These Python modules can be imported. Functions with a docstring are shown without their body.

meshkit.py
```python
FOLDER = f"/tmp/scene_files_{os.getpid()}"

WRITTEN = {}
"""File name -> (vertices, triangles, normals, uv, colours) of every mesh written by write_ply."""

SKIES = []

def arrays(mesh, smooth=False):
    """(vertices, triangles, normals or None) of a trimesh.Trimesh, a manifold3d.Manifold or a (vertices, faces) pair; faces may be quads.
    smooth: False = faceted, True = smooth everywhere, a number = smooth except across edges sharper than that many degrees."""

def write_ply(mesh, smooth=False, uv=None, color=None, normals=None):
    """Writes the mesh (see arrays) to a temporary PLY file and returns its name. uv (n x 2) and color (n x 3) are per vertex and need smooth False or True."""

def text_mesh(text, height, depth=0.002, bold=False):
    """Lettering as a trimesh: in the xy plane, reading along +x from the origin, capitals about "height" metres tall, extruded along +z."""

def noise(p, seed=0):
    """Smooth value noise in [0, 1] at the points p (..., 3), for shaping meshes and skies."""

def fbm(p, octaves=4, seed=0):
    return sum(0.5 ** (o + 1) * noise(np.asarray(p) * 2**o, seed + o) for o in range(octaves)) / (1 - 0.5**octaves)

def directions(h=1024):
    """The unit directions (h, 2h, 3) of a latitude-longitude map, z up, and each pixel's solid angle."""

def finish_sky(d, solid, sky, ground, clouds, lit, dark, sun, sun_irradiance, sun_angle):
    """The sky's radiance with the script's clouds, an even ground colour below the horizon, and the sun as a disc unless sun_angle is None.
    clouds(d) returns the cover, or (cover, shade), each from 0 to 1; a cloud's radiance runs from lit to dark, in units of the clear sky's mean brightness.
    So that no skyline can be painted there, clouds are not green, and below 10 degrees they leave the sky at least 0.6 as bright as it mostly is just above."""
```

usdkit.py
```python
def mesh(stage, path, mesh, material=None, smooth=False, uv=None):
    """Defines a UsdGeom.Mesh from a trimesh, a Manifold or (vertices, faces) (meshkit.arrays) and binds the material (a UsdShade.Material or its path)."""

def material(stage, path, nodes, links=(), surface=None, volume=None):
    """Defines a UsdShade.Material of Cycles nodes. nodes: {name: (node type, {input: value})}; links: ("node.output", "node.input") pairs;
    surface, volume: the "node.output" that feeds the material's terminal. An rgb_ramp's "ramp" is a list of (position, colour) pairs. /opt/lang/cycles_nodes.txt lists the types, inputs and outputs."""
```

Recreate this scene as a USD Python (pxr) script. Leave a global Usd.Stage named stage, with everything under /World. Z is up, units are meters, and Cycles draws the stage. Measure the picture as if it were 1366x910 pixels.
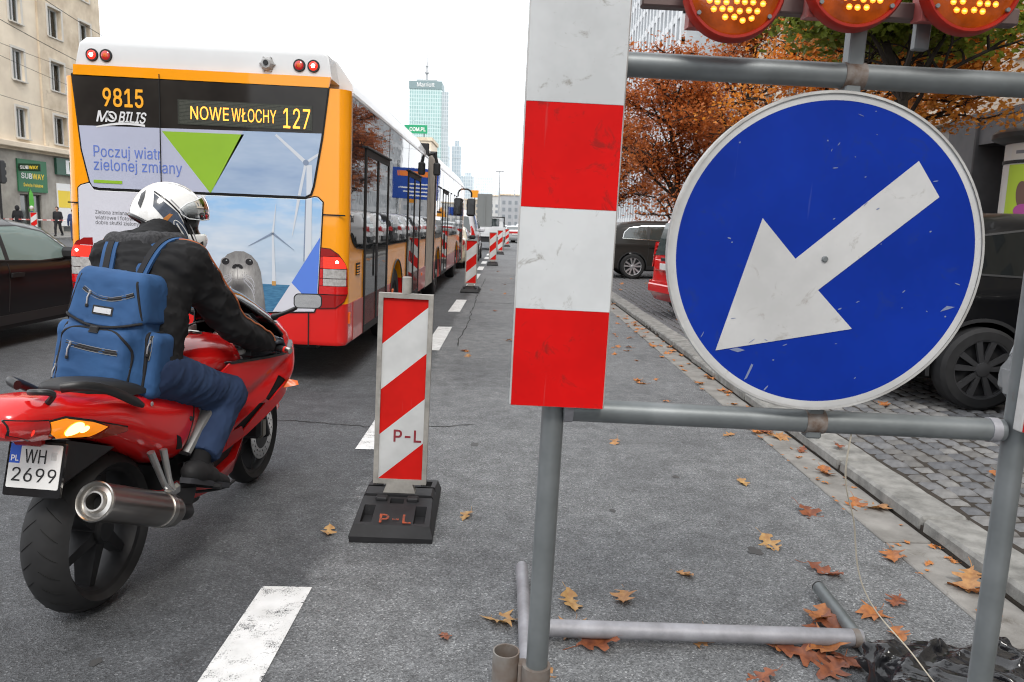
import math, random
import numpy as np
import trimesh, manifold3d
import shapely
from shapely import affinity
from shapely.geometry import Polygon, Point, LineString, box as sbox
from scipy.spatial import Delaunay, ConvexHull
from pxr import Usd, UsdGeom, UsdLux, UsdShade, Gf, Sdf, Vt
import usdkit, meshkit

stage = Usd.Stage.CreateInMemory()
UsdGeom.SetStageUpAxis(stage, UsdGeom.Tokens.z)
UsdGeom.SetStageMetersPerUnit(stage, 1.0)
UsdGeom.Xform.Define(stage, '/World')
UsdGeom.Scope.Define(stage, '/World/Looks')
PI = math.pi
RNG = np.random.default_rng(7)
random.seed(7)

# ------------------------------------------------------------------ camera, sky, sun, exposure
EXPOSURE = 0.4
CLOUD = 15.5            # radiance of the white overcast before the dome's strength
SKY_STRENGTH = 0.10
SUN_INT, SUN_ANGLE = 0.4, 16.0
SUN_EL, SUN_AZ = math.radians(48), math.radians(168)     # azimuth measured from +y towards +x

cam = UsdGeom.Camera.Define(stage, '/World/camera')
pitch, roll, yaw = math.atan(155 / 1010.0), 0.027, 0.009
fw = np.array([math.sin(yaw) * math.cos(pitch), math.cos(yaw) * math.cos(pitch), -math.sin(pitch)])
r0 = np.array([math.cos(yaw), -math.sin(yaw), 0]); u0 = np.cross(r0, fw)
rt = math.cos(roll) * r0 + math.sin(roll) * u0; up = np.cross(rt, fw)
cam.AddTransformOp().Set(Gf.Matrix4d(*rt, 0, *up, 0, *(-fw), 0, 0, 0, 1.55, 1))
cam.CreateHorizontalApertureAttr(36.0); cam.CreateVerticalApertureAttr(36.0 * 682 / 1024)
cam.CreateFocalLengthAttr(36.0 * 1010 / 1366)
cam.CreateClippingRangeAttr(Gf.Vec2f(0.05, 8000))
cam.CreateFStopAttr(7.0); cam.CreateFocusDistanceAttr(3.4)
cam.GetExposureAttr().Set(EXPOSURE) if cam.GetExposureAttr() else cam.CreateExposureAttr(EXPOSURE)

sky = usdkit.material(stage, '/World/Looks/sky', {
    's': ('sky_texture', {'sky_type': 'single_scattering', 'sun_disc': False, 'sun_elevation': SUN_EL, 'sun_rotation': SUN_AZ}),
    'tc': ('texture_coordinate', {}),
    'n': ('noise_texture', {'scale': 2.2, 'detail': 4.0, 'roughness': 0.5}),
    'r': ('rgb_ramp', {'ramp': [(0.3, (CLOUD * .93, CLOUD * .96, CLOUD * 1.0)), (0.7, (CLOUD * 1.0, CLOUD * 1.01, CLOUD * 1.03))]}),
    'm': ('mix_color', {'fac': 0.93, 'use_clamp': False}),
    'b': ('background_shader', {'strength': SKY_STRENGTH}),
}, [('tc.generated', 'n.vector'), ('n.fac', 'r.fac'), ('s.color', 'm.a'), ('r.color', 'm.b'), ('m.result', 'b.color')], surface='b.background')
dome = UsdLux.DomeLight.Define(stage, '/World/sky')
UsdShade.MaterialBindingAPI.Apply(dome.GetPrim()).Bind(sky)
dome.GetPrim().SetCustomDataByKey('kind', 'structure')
sun = UsdLux.DistantLight.Define(stage, '/World/sun')
sun.CreateNormalizeAttr(True); sun.CreateIntensityAttr(SUN_INT); sun.CreateAngleAttr(SUN_ANGLE)
sun.CreateColorAttr(Gf.Vec3f(1.0, 0.95, 0.88))
sd = np.array([math.sin(SUN_AZ) * math.cos(SUN_EL), math.cos(SUN_AZ) * math.cos(SUN_EL), math.sin(SUN_EL)])
sx_ = np.cross([0, 0, 1.0], sd); sx_ /= np.linalg.norm(sx_); sy_ = np.cross(sd, sx_)
sun.AddTransformOp().Set(Gf.Matrix4d(*sx_, 0, *sy_, 0, *sd, 0, 0, 0, 50, 1))

# ------------------------------------------------------------------ scene tree helpers
COUNT = {}
def uniq(parent, name):
    k = (parent, name); n = COUNT.get(k, -1) + 1; COUNT[k] = n
    return f'{parent}/{name}' + (f'_{n:03d}' if n else '')
def pth(o):
    return '/World' if o is None else str(o.GetPath()) if hasattr(o, 'GetPath') else str(o)
def setdata(pr, label=None, cat=None, group=None, kind=None):
    for k, v in (('label', label), ('category', cat), ('group', group), ('kind', kind)):
        if v: pr.SetCustomDataByKey(k, v)
    return pr
def place(pr, loc=(0, 0, 0), rot=(0, 0, 0), scale=None):
    x = UsdGeom.Xformable(pr)
    x.AddTranslateOp().Set(Gf.Vec3d(*map(float, loc)))
    if any(rot): x.AddRotateXYZOp().Set(Gf.Vec3f(*[math.degrees(a) for a in rot]))
    if scale is not None: x.AddScaleOp().Set(Gf.Vec3f(*(np.ones(3) * scale).tolist()))
def thing(name, label, cat, loc=(0, 0, 0), rot=(0, 0, 0), group=None, kind=None, parent=None, scale=None):
    x = UsdGeom.Xform.Define(stage, uniq(pth(parent), name)).GetPrim()
    place(x, loc, rot, scale)
    return setdata(x, label, cat, group, kind)
def grp(parent, name, label=None):
    x = UsdGeom.Xform.Define(stage, uniq(pth(parent), name)).GetPrim()
    return setdata(x, label)
def part(parent, name, mesh, m, smooth=35, label=None, kind=None):
    pr = usdkit.mesh(stage, uniq(pth(parent), name), mesh, m, smooth=smooth).GetPrim()
    return setdata(pr, label, kind=kind)
def single(name, mesh, m, label, cat, loc=(0, 0, 0), rot=(0, 0, 0), group=None, kind=None, smooth=35):
    pr = usdkit.mesh(stage, uniq('/World', name), mesh, m, smooth=smooth).GetPrim()
    place(pr, loc, rot)
    return setdata(pr, label, cat, group, kind)
def struct(name, mesh, m, smooth=False, label=None):
    pr = usdkit.mesh(stage, uniq('/World', name), mesh, m, smooth=smooth).GetPrim()
    return setdata(pr, label, kind='structure')
def copy(src, name, label, loc, rot=(0, 0, 0), cat=None, group=None, scale=None):
    was = src.GetCustomData()
    x = UsdGeom.Xform.Define(stage, uniq('/World', name)).GetPrim()
    x.GetReferences().AddInternalReference(src.GetPath())
    x.SetInstanceable(True)
    xf = UsdGeom.Xformable(x); xf.ClearXformOpOrder()
    m = Gf.Matrix4d(1.0)
    s = np.ones(3) * (1 if scale is None else scale)
    m = Gf.Matrix4d(1.0).SetScale(Gf.Vec3d(*s.tolist()))
    for ax, a in zip(((1, 0, 0), (0, 1, 0), (0, 0, 1)), rot):
        if a: m = m * Gf.Matrix4d().SetRotate(Gf.Rotation(Gf.Vec3d(*ax), math.degrees(a)))
    m = m * Gf.Matrix4d().SetTranslate(Gf.Vec3d(*map(float, loc)))
    xf.AddTransformOp(opSuffix='copy').Set(m)
    return setdata(x, label, cat or was.get('category'), group or was.get('group'))

# ------------------------------------------------------------------ materials
MATS = {}
def pbr(name, col, rough=.5, metal=0., var=0., vs=3., bump=0., bs=40., bd=.01, spec=.3, coat=0., col2=None, ior=1.5, trans=0., stretch=None, emit=None, es=0., island=None, dirt=None, sheen=0.):
    """A principled material with an optional two-tone noise, bump, per-piece variation and dirt blotches."""
    if name in MATS: return MATS[name]
    col = np.array(col, float)
    nd = {'p': ('principled_bsdf', {'base_color': col, 'roughness': rough, 'metallic': metal, 'specular_ior_level': spec, 'coat_weight': coat, 'ior': ior, 'transmission_weight': trans, 'sheen_weight': sheen})}
    ln, cur = [], None
    if var or col2 is not None or bump or dirt or island:
        nd['tc'] = ('texture_coordinate', {})
        src = 'tc.object'
        if stretch:
            nd['mp'] = ('mapping', {'scale': stretch}); ln.append(('tc.object', 'mp.vector')); src = 'mp.vector'
    if var or col2 is not None:
        c2 = np.array(col2, float) if col2 is not None else col * (1 - var)
        nd['n'] = ('noise_texture', {'scale': vs, 'detail': 5., 'roughness': .6})
        nd['r'] = ('rgb_ramp', {'ramp': [(.32, c2), (.68, col)]})
        ln += [(src, 'n.vector'), ('n.fac', 'r.fac')]; cur = 'r.color'
    if island:
        nd['g'] = ('geometry', {}); nd['ri'] = ('rgb_ramp', {'ramp': [(i / max(1, len(island) - 1), c) for i, c in enumerate(island)]})
        ln.append(('g.random_per_island', 'ri.fac'))
        if cur:
            nd['mi'] = ('mix_color', {'blend_type': 'multiply', 'fac': 1.0}); ln += [(cur, 'mi.a'), ('ri.color', 'mi.b')]; cur = 'mi.result'
        else: cur = 'ri.color'
    if dirt:
        dc, amt, ds = dirt
        nd['dn'] = ('noise_texture', {'scale': ds, 'detail': 7., 'roughness': .7, 'distortion': .6})
        nd['dr'] = ('rgb_ramp', {'ramp': [(1 - amt, (0, 0, 0)), (min(1, 1 - amt + .18), (1, 1, 1))]})
        nd['dm'] = ('mix_color', {'a': col, 'b': np.array(dc, float)})
        ln += [('tc.object', 'dn.vector'), ('dn.fac', 'dr.fac'), ('dr.color', 'dm.fac')]
        if cur: ln.append((cur, 'dm.a'))
        cur = 'dm.result'
    if cur: ln.append((cur, 'p.base_color'))
    if bump:
        nd['bn'] = ('noise_texture', {'scale': bs, 'detail': 4., 'roughness': .6}); nd['b'] = ('bump', {'strength': bump, 'distance': bd})
        ln += [(src, 'bn.vector'), ('bn.fac', 'b.height'), ('b.normal', 'p.normal')]
    if emit is not None: nd['p'][1].update({'emission_color': np.array(emit, float), 'emission_strength': es})
    MATS[name] = usdkit.material(stage, f'/World/Looks/{name}', nd, ln, surface='p.BSDF')
    return MATS[name]
def pane_mat(name, tint, ior=1.5, rough=.02):
    if name in MATS: return MATS[name]
    MATS[name] = usdkit.material(stage, f'/World/Looks/{name}', {
        'f': ('fresnel', {'IOR': ior}), 't': ('transparent_bsdf', {'color': tint}), 'g': ('glossy_bsdf', {'color': (1, 1, 1), 'roughness': rough}), 'm': ('mix_closure', {})},
        [('f.fac', 'm.fac'), ('t.BSDF', 'm.closure1'), ('g.BSDF', 'm.closure2')], surface='m.closure')
    return MATS[name]
def leaf_mat(name, cols, trans=.35):
    if name in MATS: return MATS[name]
    MATS[name] = usdkit.material(stage, f'/World/Looks/{name}', {
        'g': ('geometry', {}), 'r': ('rgb_ramp', {'ramp': [(i / (len(cols) - 1), c) for i, c in enumerate(cols)]}),
        'p': ('principled_bsdf', {'roughness': .55, 'specular_ior_level': .35}), 't': ('translucent_bsdf', {}), 'm': ('mix_closure', {'fac': trans})},
        [('g.random_per_island', 'r.fac'), ('r.color', 'p.base_color'), ('r.color', 't.color'), ('p.BSDF', 'm.closure1'), ('t.BSDF', 'm.closure2')], surface='m.closure')
    return MATS[name]

# ------------------------------------------------------------------ mesh helpers (all return trimesh or (v, f))
def TM(v, f): return trimesh.Trimesh(np.asarray(v, float), np.asarray(f), process=False)
def cat(ms):
    V, F, n = [], [], 0
    for m in ms:
        if hasattr(m, 'to_mesh'): v, f, _ = meshkit.arrays(m)
        elif isinstance(m, tuple): v, f, _ = meshkit.arrays(m)
        else: v, f = np.asarray(m.vertices), np.asarray(m.faces)
        V.append(v); F.append(f + n); n += len(v)
    return TM(np.vstack(V), np.vstack(F))
def move(m, loc=(0, 0, 0), rot=None):
    v = np.asarray(m.vertices)
    if rot is not None: v = v @ np.asarray(rot).T
    return TM(v + np.asarray(loc, float), m.faces)
def Rz(a): c, s = math.cos(a), math.sin(a); return np.array([[c, -s, 0], [s, c, 0], [0, 0, 1.]])
def Rx(a): c, s = math.cos(a), math.sin(a); return np.array([[1., 0, 0], [0, c, -s], [0, s, c]])
def Ry(a): c, s = math.cos(a), math.sin(a); return np.array([[c, 0, s], [0, 1., 0], [-s, 0, c]])
def mirror_x(m, x0=0.):
    v = np.array(m.vertices); v[:, 0] = 2 * x0 - v[:, 0]
    return TM(v, np.asarray(m.faces)[:, ::-1])
def hull(pts):
    m = trimesh.convex.convex_hull(np.asarray(pts, float)); return TM(m.vertices, m.faces)
def box(s, c=(0, 0, 0), bev=0.0):
    s = np.asarray(s, float) / 2; c = np.asarray(c, float)
    if bev <= 0:
        m = trimesh.creation.box(2 * s); return TM(m.vertices + c, m.faces)
    bev = min(bev, .95 * s.min()); P = []
    for sg in np.array(np.meshgrid([-1, 1], [-1, 1], [-1, 1])).reshape(3, -1).T:
        for k in range(3):
            q = s - bev; q[k] = s[k]; P.append(sg * q)
    m = hull(np.array(P)); return TM(m.vertices + c, m.faces)
def bx(x0, x1, y0, y1, z0, z1, bev=0.0):
    return box((x1 - x0, y1 - y0, z1 - z0), ((x0 + x1) / 2, (y0 + y1) / 2, (z0 + z1) / 2), bev)
def frames(P):
    T = np.gradient(P, axis=0); T /= np.linalg.norm(T, axis=1, keepdims=True) + 1e-12
    a = np.cross(T[0], [0, 0, 1.] if abs(T[0, 2]) < .9 else [1., 0, 0]); a /= np.linalg.norm(a); A = []
    for t in T:
        a = a - t * (a @ t); a /= np.linalg.norm(a) + 1e-12; A.append(a)
    A = np.array(A); return T, A, np.cross(T, A)
def tube(P, r, n=12, caps=True, flat=1.0):
    P = np.asarray(P, float); r = np.broadcast_to(r, (len(P),)); T, A, B = frames(P)
    an = np.arange(n) * 2 * PI / n
    v = (P[:, None] + r[:, None, None] * (np.cos(an)[None, :, None] * A[:, None] + flat * np.sin(an)[None, :, None] * B[:, None])).reshape(-1, 3)
    i, j = np.meshgrid(np.arange(len(P) - 1), np.arange(n), indexing='ij')
    q = np.stack([i * n + j, i * n + (j + 1) % n, (i + 1) * n + (j + 1) % n, (i + 1) * n + j], -1).reshape(-1, 4)
    f = np.vstack([q[:, :3], q[:, [0, 2, 3]]])
    if caps:
        k = len(v); v = np.vstack([v, P[0], P[-1]]); jj = np.arange(n); e = (len(P) - 1) * n
        f = np.vstack([f, np.stack([np.full(n, k), (jj + 1) % n, jj], 1), np.stack([np.full(n, k + 1), e + jj, e + (jj + 1) % n], 1)])
    return TM(v, f)
def pipe(P, r, th, n=24):
    """An open tube with wall thickness."""
    P = np.asarray(P, float); d = (P[-1] - P[0]) / np.linalg.norm(P[-1] - P[0]); L = np.linalg.norm(P[-1] - P[0])
    return orient(lathe([(r, 0), (r, L), (r - th, L), (r - th, 0), (r, 0)], n), P[0], d)
def spline(P, n=40, closed=False):
    from scipy.interpolate import CubicSpline
    P = np.asarray(P, float)
    if closed: P = np.vstack([P, P[:1]])
    s = np.r_[0, np.cumsum(np.linalg.norm(np.diff(P, axis=0), axis=1))]
    return CubicSpline(s, P, bc_type='periodic' if closed else 'natural')(np.linspace(0, s[-1], n))
def lathe(prof, n=32, a0=0., a1=2 * PI):
    """Turns (r, z) round z."""
    p = np.asarray(prof, float); full = abs(a1 - a0 - 2 * PI) < 1e-6
    an = a0 + (a1 - a0) * np.arange(n if full else n + 1) / n; m = len(an)
    v = np.stack([p[:, None, 0] * np.cos(an), p[:, None, 0] * np.sin(an), np.broadcast_to(p[:, None, 1], (len(p), m))], -1).reshape(-1, 3)
    i, j = np.meshgrid(np.arange(len(p) - 1), np.arange(m if full else m - 1), indexing='ij')
    q = np.stack([i * m + j, i * m + (j + 1) % m, (i + 1) * m + (j + 1) % m, (i + 1) * m + j], -1).reshape(-1, 4)
    return TM(v, np.vstack([q[:, :3], q[:, [0, 2, 3]]]))
def orient(m, loc, axis):
    """Turns a z-built mesh so that z lies along axis, and moves it to loc."""
    z = np.asarray(axis, float); z = z / np.linalg.norm(z)
    x = np.cross([0, 1., 0] if abs(z[1]) < .9 else [0, 0, 1.], z); x /= np.linalg.norm(x)
    return move(m, loc, np.stack([x, np.cross(z, x), z], 1))
def cyl(a, b, r, n=20, bev=0.):
    a, b = np.asarray(a, float), np.asarray(b, float); L = np.linalg.norm(b - a)
    pr = [(0, 0), (r - bev, 0), (r, bev), (r, L - bev), (r - bev, L), (0, L)] if bev else [(0, 0), (r, 0), (r, L), (0, L)]
    return orient(lathe(pr, n), a, b - a)
def prism(poly, d, ex=(1, 0, 0), ey=(0, 0, 1), o=(0, 0, 0)):
    """A 2-D outline in the plane (ex, ey) at o, raised by d along ex x ey."""
    if not hasattr(poly, 'exterior') and not hasattr(poly, 'geoms'): poly = Polygon(poly)
    if not poly.is_valid: poly = poly.buffer(0)
    ms = [trimesh.creation.extrude_polygon(g, d, engine='earcut') for g in getattr(poly, 'geoms', [poly]) if g.area > 1e-9]
    m = cat(ms); ex, ey = np.asarray(ex, float), np.asarray(ey, float)
    return TM(np.asarray(m.vertices) @ np.stack([ex, ey, np.cross(ex, ey)]) + np.asarray(o, float), m.faces)
def resample(ring, h):
    ring = np.asarray(ring, float)
    if np.allclose(ring[0], ring[-1]): ring = ring[:-1]
    out = []
    for a, b in zip(ring, np.roll(ring, -1, axis=0)):
        k = max(1, int(math.ceil(np.linalg.norm(b - a) / h)))
        out += [a + (b - a) * i / k for i in range(k)]
    return np.array(out)
def fill(poly, h):
    rings = [resample(poly.exterior.coords, h)] + [resample(r.coords, h) for r in poly.interiors]
    x0, y0, x1, y1 = poly.bounds
    gx, gy = np.meshgrid(np.arange(x0, x1, h), np.arange(y0, y1, h * .87)); gx = gx + (np.arange(gx.shape[0]) % 2)[:, None] * h / 2
    g = np.stack([gx.ravel(), gy.ravel()], 1)
    inner = poly.buffer(-h * .45)
    g = g[shapely.contains_xy(inner, g[:, 0], g[:, 1])] if not inner.is_empty else g[:0]
    p = np.vstack(rings + [g]); t = Delaunay(p).simplices; c = p[t].mean(1)
    t = t[shapely.contains_xy(poly, c[:, 0], c[:, 1])]
    a = p[t]; ar = (a[:, 1, 0] - a[:, 0, 0]) * (a[:, 2, 1] - a[:, 0, 1]) - (a[:, 1, 1] - a[:, 0, 1]) * (a[:, 2, 0] - a[:, 0, 0])
    t = t[np.abs(ar) > 1e-12]; ar = ar[np.abs(ar) > 1e-12]
    t[ar < 0] = t[ar < 0][:, ::-1]
    return p, t, [len(r) for r in rings]
def patch(poly, fo, fi=None, h=.03, flip=False):
    """A 2-D outline laid on a surface fo: (n, 2) -> (n, 3); with fi, a closed shell between the two."""
    if not hasattr(poly, 'exterior'): poly = Polygon(poly)
    if not poly.is_valid: poly = poly.buffer(0)
    poly = shapely.geometry.polygon.orient(poly)
    p, t, rl = fill(poly, h); n = len(p); V, Fs = [fo(p)], [t]
    if fi is not None:
        V.append(fi(p)); Fs.append(t[:, ::-1] + n); s = 0
        for k in rl:
            i = s + np.arange(k); j = s + (np.arange(k) + 1) % k
            Fs += [np.stack([i, i + n, j], 1), np.stack([j, i + n, j + n], 1)]; s += k
    f = np.vstack(Fs)
    return TM(np.vstack(V), f[:, ::-1] if flip else f)
def loft(secs, caps=True, closed=True):
    """Skin over sections, each (n, 3)."""
    S = np.asarray(secs, float); k, n, _ = S.shape; v = S.reshape(-1, 3)
    i, j = np.meshgrid(np.arange(k - 1), np.arange(n if closed else n - 1), indexing='ij')
    q = np.stack([i * n + j, i * n + (j + 1) % n, (i + 1) * n + (j + 1) % n, (i + 1) * n + j], -1).reshape(-1, 4)
    f = [q[:, :3], q[:, [0, 2, 3]]]
    if caps:
        m = len(v); v = np.vstack([v, S[0].mean(0), S[-1].mean(0)]); a = np.arange(n); e = (k - 1) * n
        f += [np.stack([np.full(n, m), (a + 1) % n, a], 1), np.stack([np.full(n, m + 1), e + a, e + (a + 1) % n], 1)]
    m = TM(v, np.vstack(f))
    if m.volume < 0: m = TM(v, np.vstack(f)[:, ::-1])
    return m
def fix(m):
    return TM(m.vertices, np.asarray(m.faces)[:, ::-1]) if m.volume < 0 else m
def mani(m):
    m = trimesh.Trimesh(m.vertices, m.faces, process=True); m.merge_vertices()
    return manifold3d.Manifold(manifold3d.Mesh(np.asarray(m.vertices, np.float32), np.asarray(m.faces, np.uint32)))
def rough_up(m, amp, sc, seed=0, sub=0.):
    """Pushes the vertices about along their normals."""
    if sub:
        v, f = trimesh.remesh.subdivide_to_size(np.asarray(m.vertices), np.asarray(m.faces), sub); m = trimesh.Trimesh(v, f, process=True)
    v = np.asarray(m.vertices); n = trimesh.Trimesh(v, m.faces, process=False).vertex_normals
    return TM(v + n * (amp * 2 * (meshkit.fbm(v * sc, 4, seed) - .5))[:, None], m.faces)
def text(s, h, ex, ey, o, bold=False, shear=0., depth=.0015, center=False, width=None):
    m = meshkit.text_mesh(s, h, depth, bold); v = np.array(m.vertices)
    if width: v[:, 0] *= width / (v[:, 0].max() - v[:, 0].min())
    v[:, 0] += shear * v[:, 1]
    if center: v[:, 0] -= (v[:, 0].max() + v[:, 0].min()) / 2
    ex, ey = np.asarray(ex, float), np.asarray(ey, float)
    return TM(v @ np.stack([ex, ey, np.cross(ex, ey)]) + np.asarray(o, float), m.faces)
def strip(P, w, z=0.):
    """A flat ribbon of half-width w along plan points P."""
    P = np.asarray(P, float); T = np.gradient(P, axis=0); T /= np.linalg.norm(T, axis=1, keepdims=True); N = np.stack([-T[:, 1], T[:, 0]], 1)
    w = np.broadcast_to(w, (len(P),))[:, None]; a, b = P + N * w, P - N * w; n = len(P)
    v = np.column_stack([np.vstack([a, b]), np.full(2 * n, z)]); i = np.arange(n - 1)
    return TM(v, np.vstack([np.stack([i, i + n, i + 1], 1), np.stack([i + 1, i + n, i + n + 1], 1)]))
def sheet(x0, x1, y0, y1, z, nx=1, ny=1):
    X, Y = np.meshgrid(np.linspace(x0, x1, nx + 1), np.linspace(y0, y1, ny + 1)); v = np.stack([X.ravel(), Y.ravel(), np.full(X.size, z)], 1)
    i, j = np.meshgrid(np.arange(ny), np.arange(nx), indexing='ij'); a = (i * (nx + 1) + j).ravel()
    return TM(v, np.vstack([np.stack([a, a + 1, a + nx + 2], 1), np.stack([a, a + nx + 2, a + nx + 1], 1)]))

# signed distance shapes, meshed by surface nets
def d_cap(P, a, b, ra, rb):
    a, b = np.asarray(a, float), np.asarray(b, float); d = b - a
    t = np.clip(((P - a) @ d) / (d @ d + 1e-12), 0, 1)
    return np.linalg.norm(P - a - t[:, None] * d, axis=1) - (ra + (rb - ra) * t)
def d_ell(P, c, r, R=None):
    q = P - np.asarray(c, float)
    if R is not None: q = q @ R
    r = np.asarray(r, float); k0 = np.linalg.norm(q / r, axis=1); k1 = np.linalg.norm(q / r ** 2, axis=1)
    return k0 * (k0 - 1) / np.maximum(k1, 1e-9)
def d_box(P, c, h, r=0., R=None):
    q = P - np.asarray(c, float)
    if R is not None: q = q @ R
    q = np.abs(q) - (np.asarray(h, float) - r)
    return np.linalg.norm(np.maximum(q, 0), axis=1) + np.minimum(q.max(1), 0) - r
def smin(a, b, k):
    h = np.clip(.5 + .5 * (b - a) / k, 0, 1); return b + (a - b) * h - k * h * (1 - h)
def smax(a, b, k): return -smin(-a, -b, k)
def umin(ds, k):
    o = ds[0]
    for d in ds[1:]: o = smin(o, d, k)
    return o
def nets(f, lo, hi, h):
    lo, hi = np.asarray(lo, float), np.asarray(hi, float); n = np.ceil((hi - lo) / h).astype(int) + 1
    ax = [lo[k] + h * np.arange(n[k]) for k in range(3)]; G = np.stack(np.meshgrid(*ax, indexing='ij'), -1)
    D = f(G.reshape(-1, 3)).reshape(n); S = D < 0
    C = np.zeros(n - 1, int)
    for o in np.ndindex(2, 2, 2): C += S[o[0]:n[0] - 1 + o[0], o[1]:n[1] - 1 + o[1], o[2]:n[2] - 1 + o[2]]
    idx = np.argwhere((C > 0) & (C < 8)); ID = -np.ones(n - 1, int); ID[tuple(idx.T)] = np.arange(len(idx))
    acc, cnt = np.zeros((len(idx), 3)), np.zeros(len(idx))
    cor = list(np.ndindex(2, 2, 2))
    for a in cor:
        for k in range(3):
            if a[k]: continue
            b = list(a); b[k] = 1
            da, db = D[tuple((idx + a).T)], D[tuple((idx + b).T)]; m = (da < 0) != (db < 0)
            t = np.where(m, da / np.where(da == db, 1, da - db), 0); p = np.broadcast_to(np.array(a, float), (len(idx), 3)).copy(); p[:, k] += t
            acc[m] += p[m]; cnt[m] += 1
    v = lo + h * (idx + acc / cnt[:, None]); F = []
    for k in range(3):
        i, j = (k + 1) % 3, (k + 2) % 3
        sl0, sl1 = [slice(None)] * 3, [slice(None)] * 3; sl0[k] = slice(0, n[k] - 1); sl1[k] = slice(1, n[k])
        E = np.argwhere(S[tuple(sl0)] != S[tuple(sl1)]); E = E[(E[:, i] > 0) & (E[:, j] > 0) & (E[:, i] < n[i] - 1) & (E[:, j] < n[j] - 1)]
        q = []
        for di, dj in ((0, 0), (-1, 0), (-1, -1), (0, -1)):
            c = E.copy(); c[:, i] += di; c[:, j] += dj; q.append(ID[tuple(c.T)])
        q = np.stack(q, 1); fl = S[tuple(E.T)]
        q[~fl] = q[~fl][:, ::-1]; F.append(q)
    q = np.vstack(F); q = q[(q >= 0).all(1)]
    m = TM(v, np.vstack([q[:, :3], q[:, [0, 2, 3]]]))
    return fix(m)
def solve_axis(f, P2, k, lo, hi, n=28):
    """On each line along axis k through the 2-D points P2 (the other two axes in order) the outermost root of f, from hi down to lo."""
    o = [i for i in range(3) if i != k]
    def at(t):
        Q = np.zeros((len(P2), 3)); Q[:, o[0]] = P2[:, 0]; Q[:, o[1]] = P2[:, 1]; Q[:, k] = t; return Q
    ts = np.linspace(hi, lo, 60); a = np.full(len(P2), hi, float); b = np.full(len(P2), lo, float); done = np.zeros(len(P2), bool)
    for t0, t1 in zip(ts[:-1], ts[1:]):
        ins = (f(at(np.full(len(P2), t1))) < 0) & ~done; a[ins] = t0; b[ins] = t1; done |= ins
    for _ in range(n):
        m = (a + b) / 2; ins = f(at(m)) < 0; b = np.where(ins, m, b); a = np.where(ins, a, m)
    return at(b)
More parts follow.
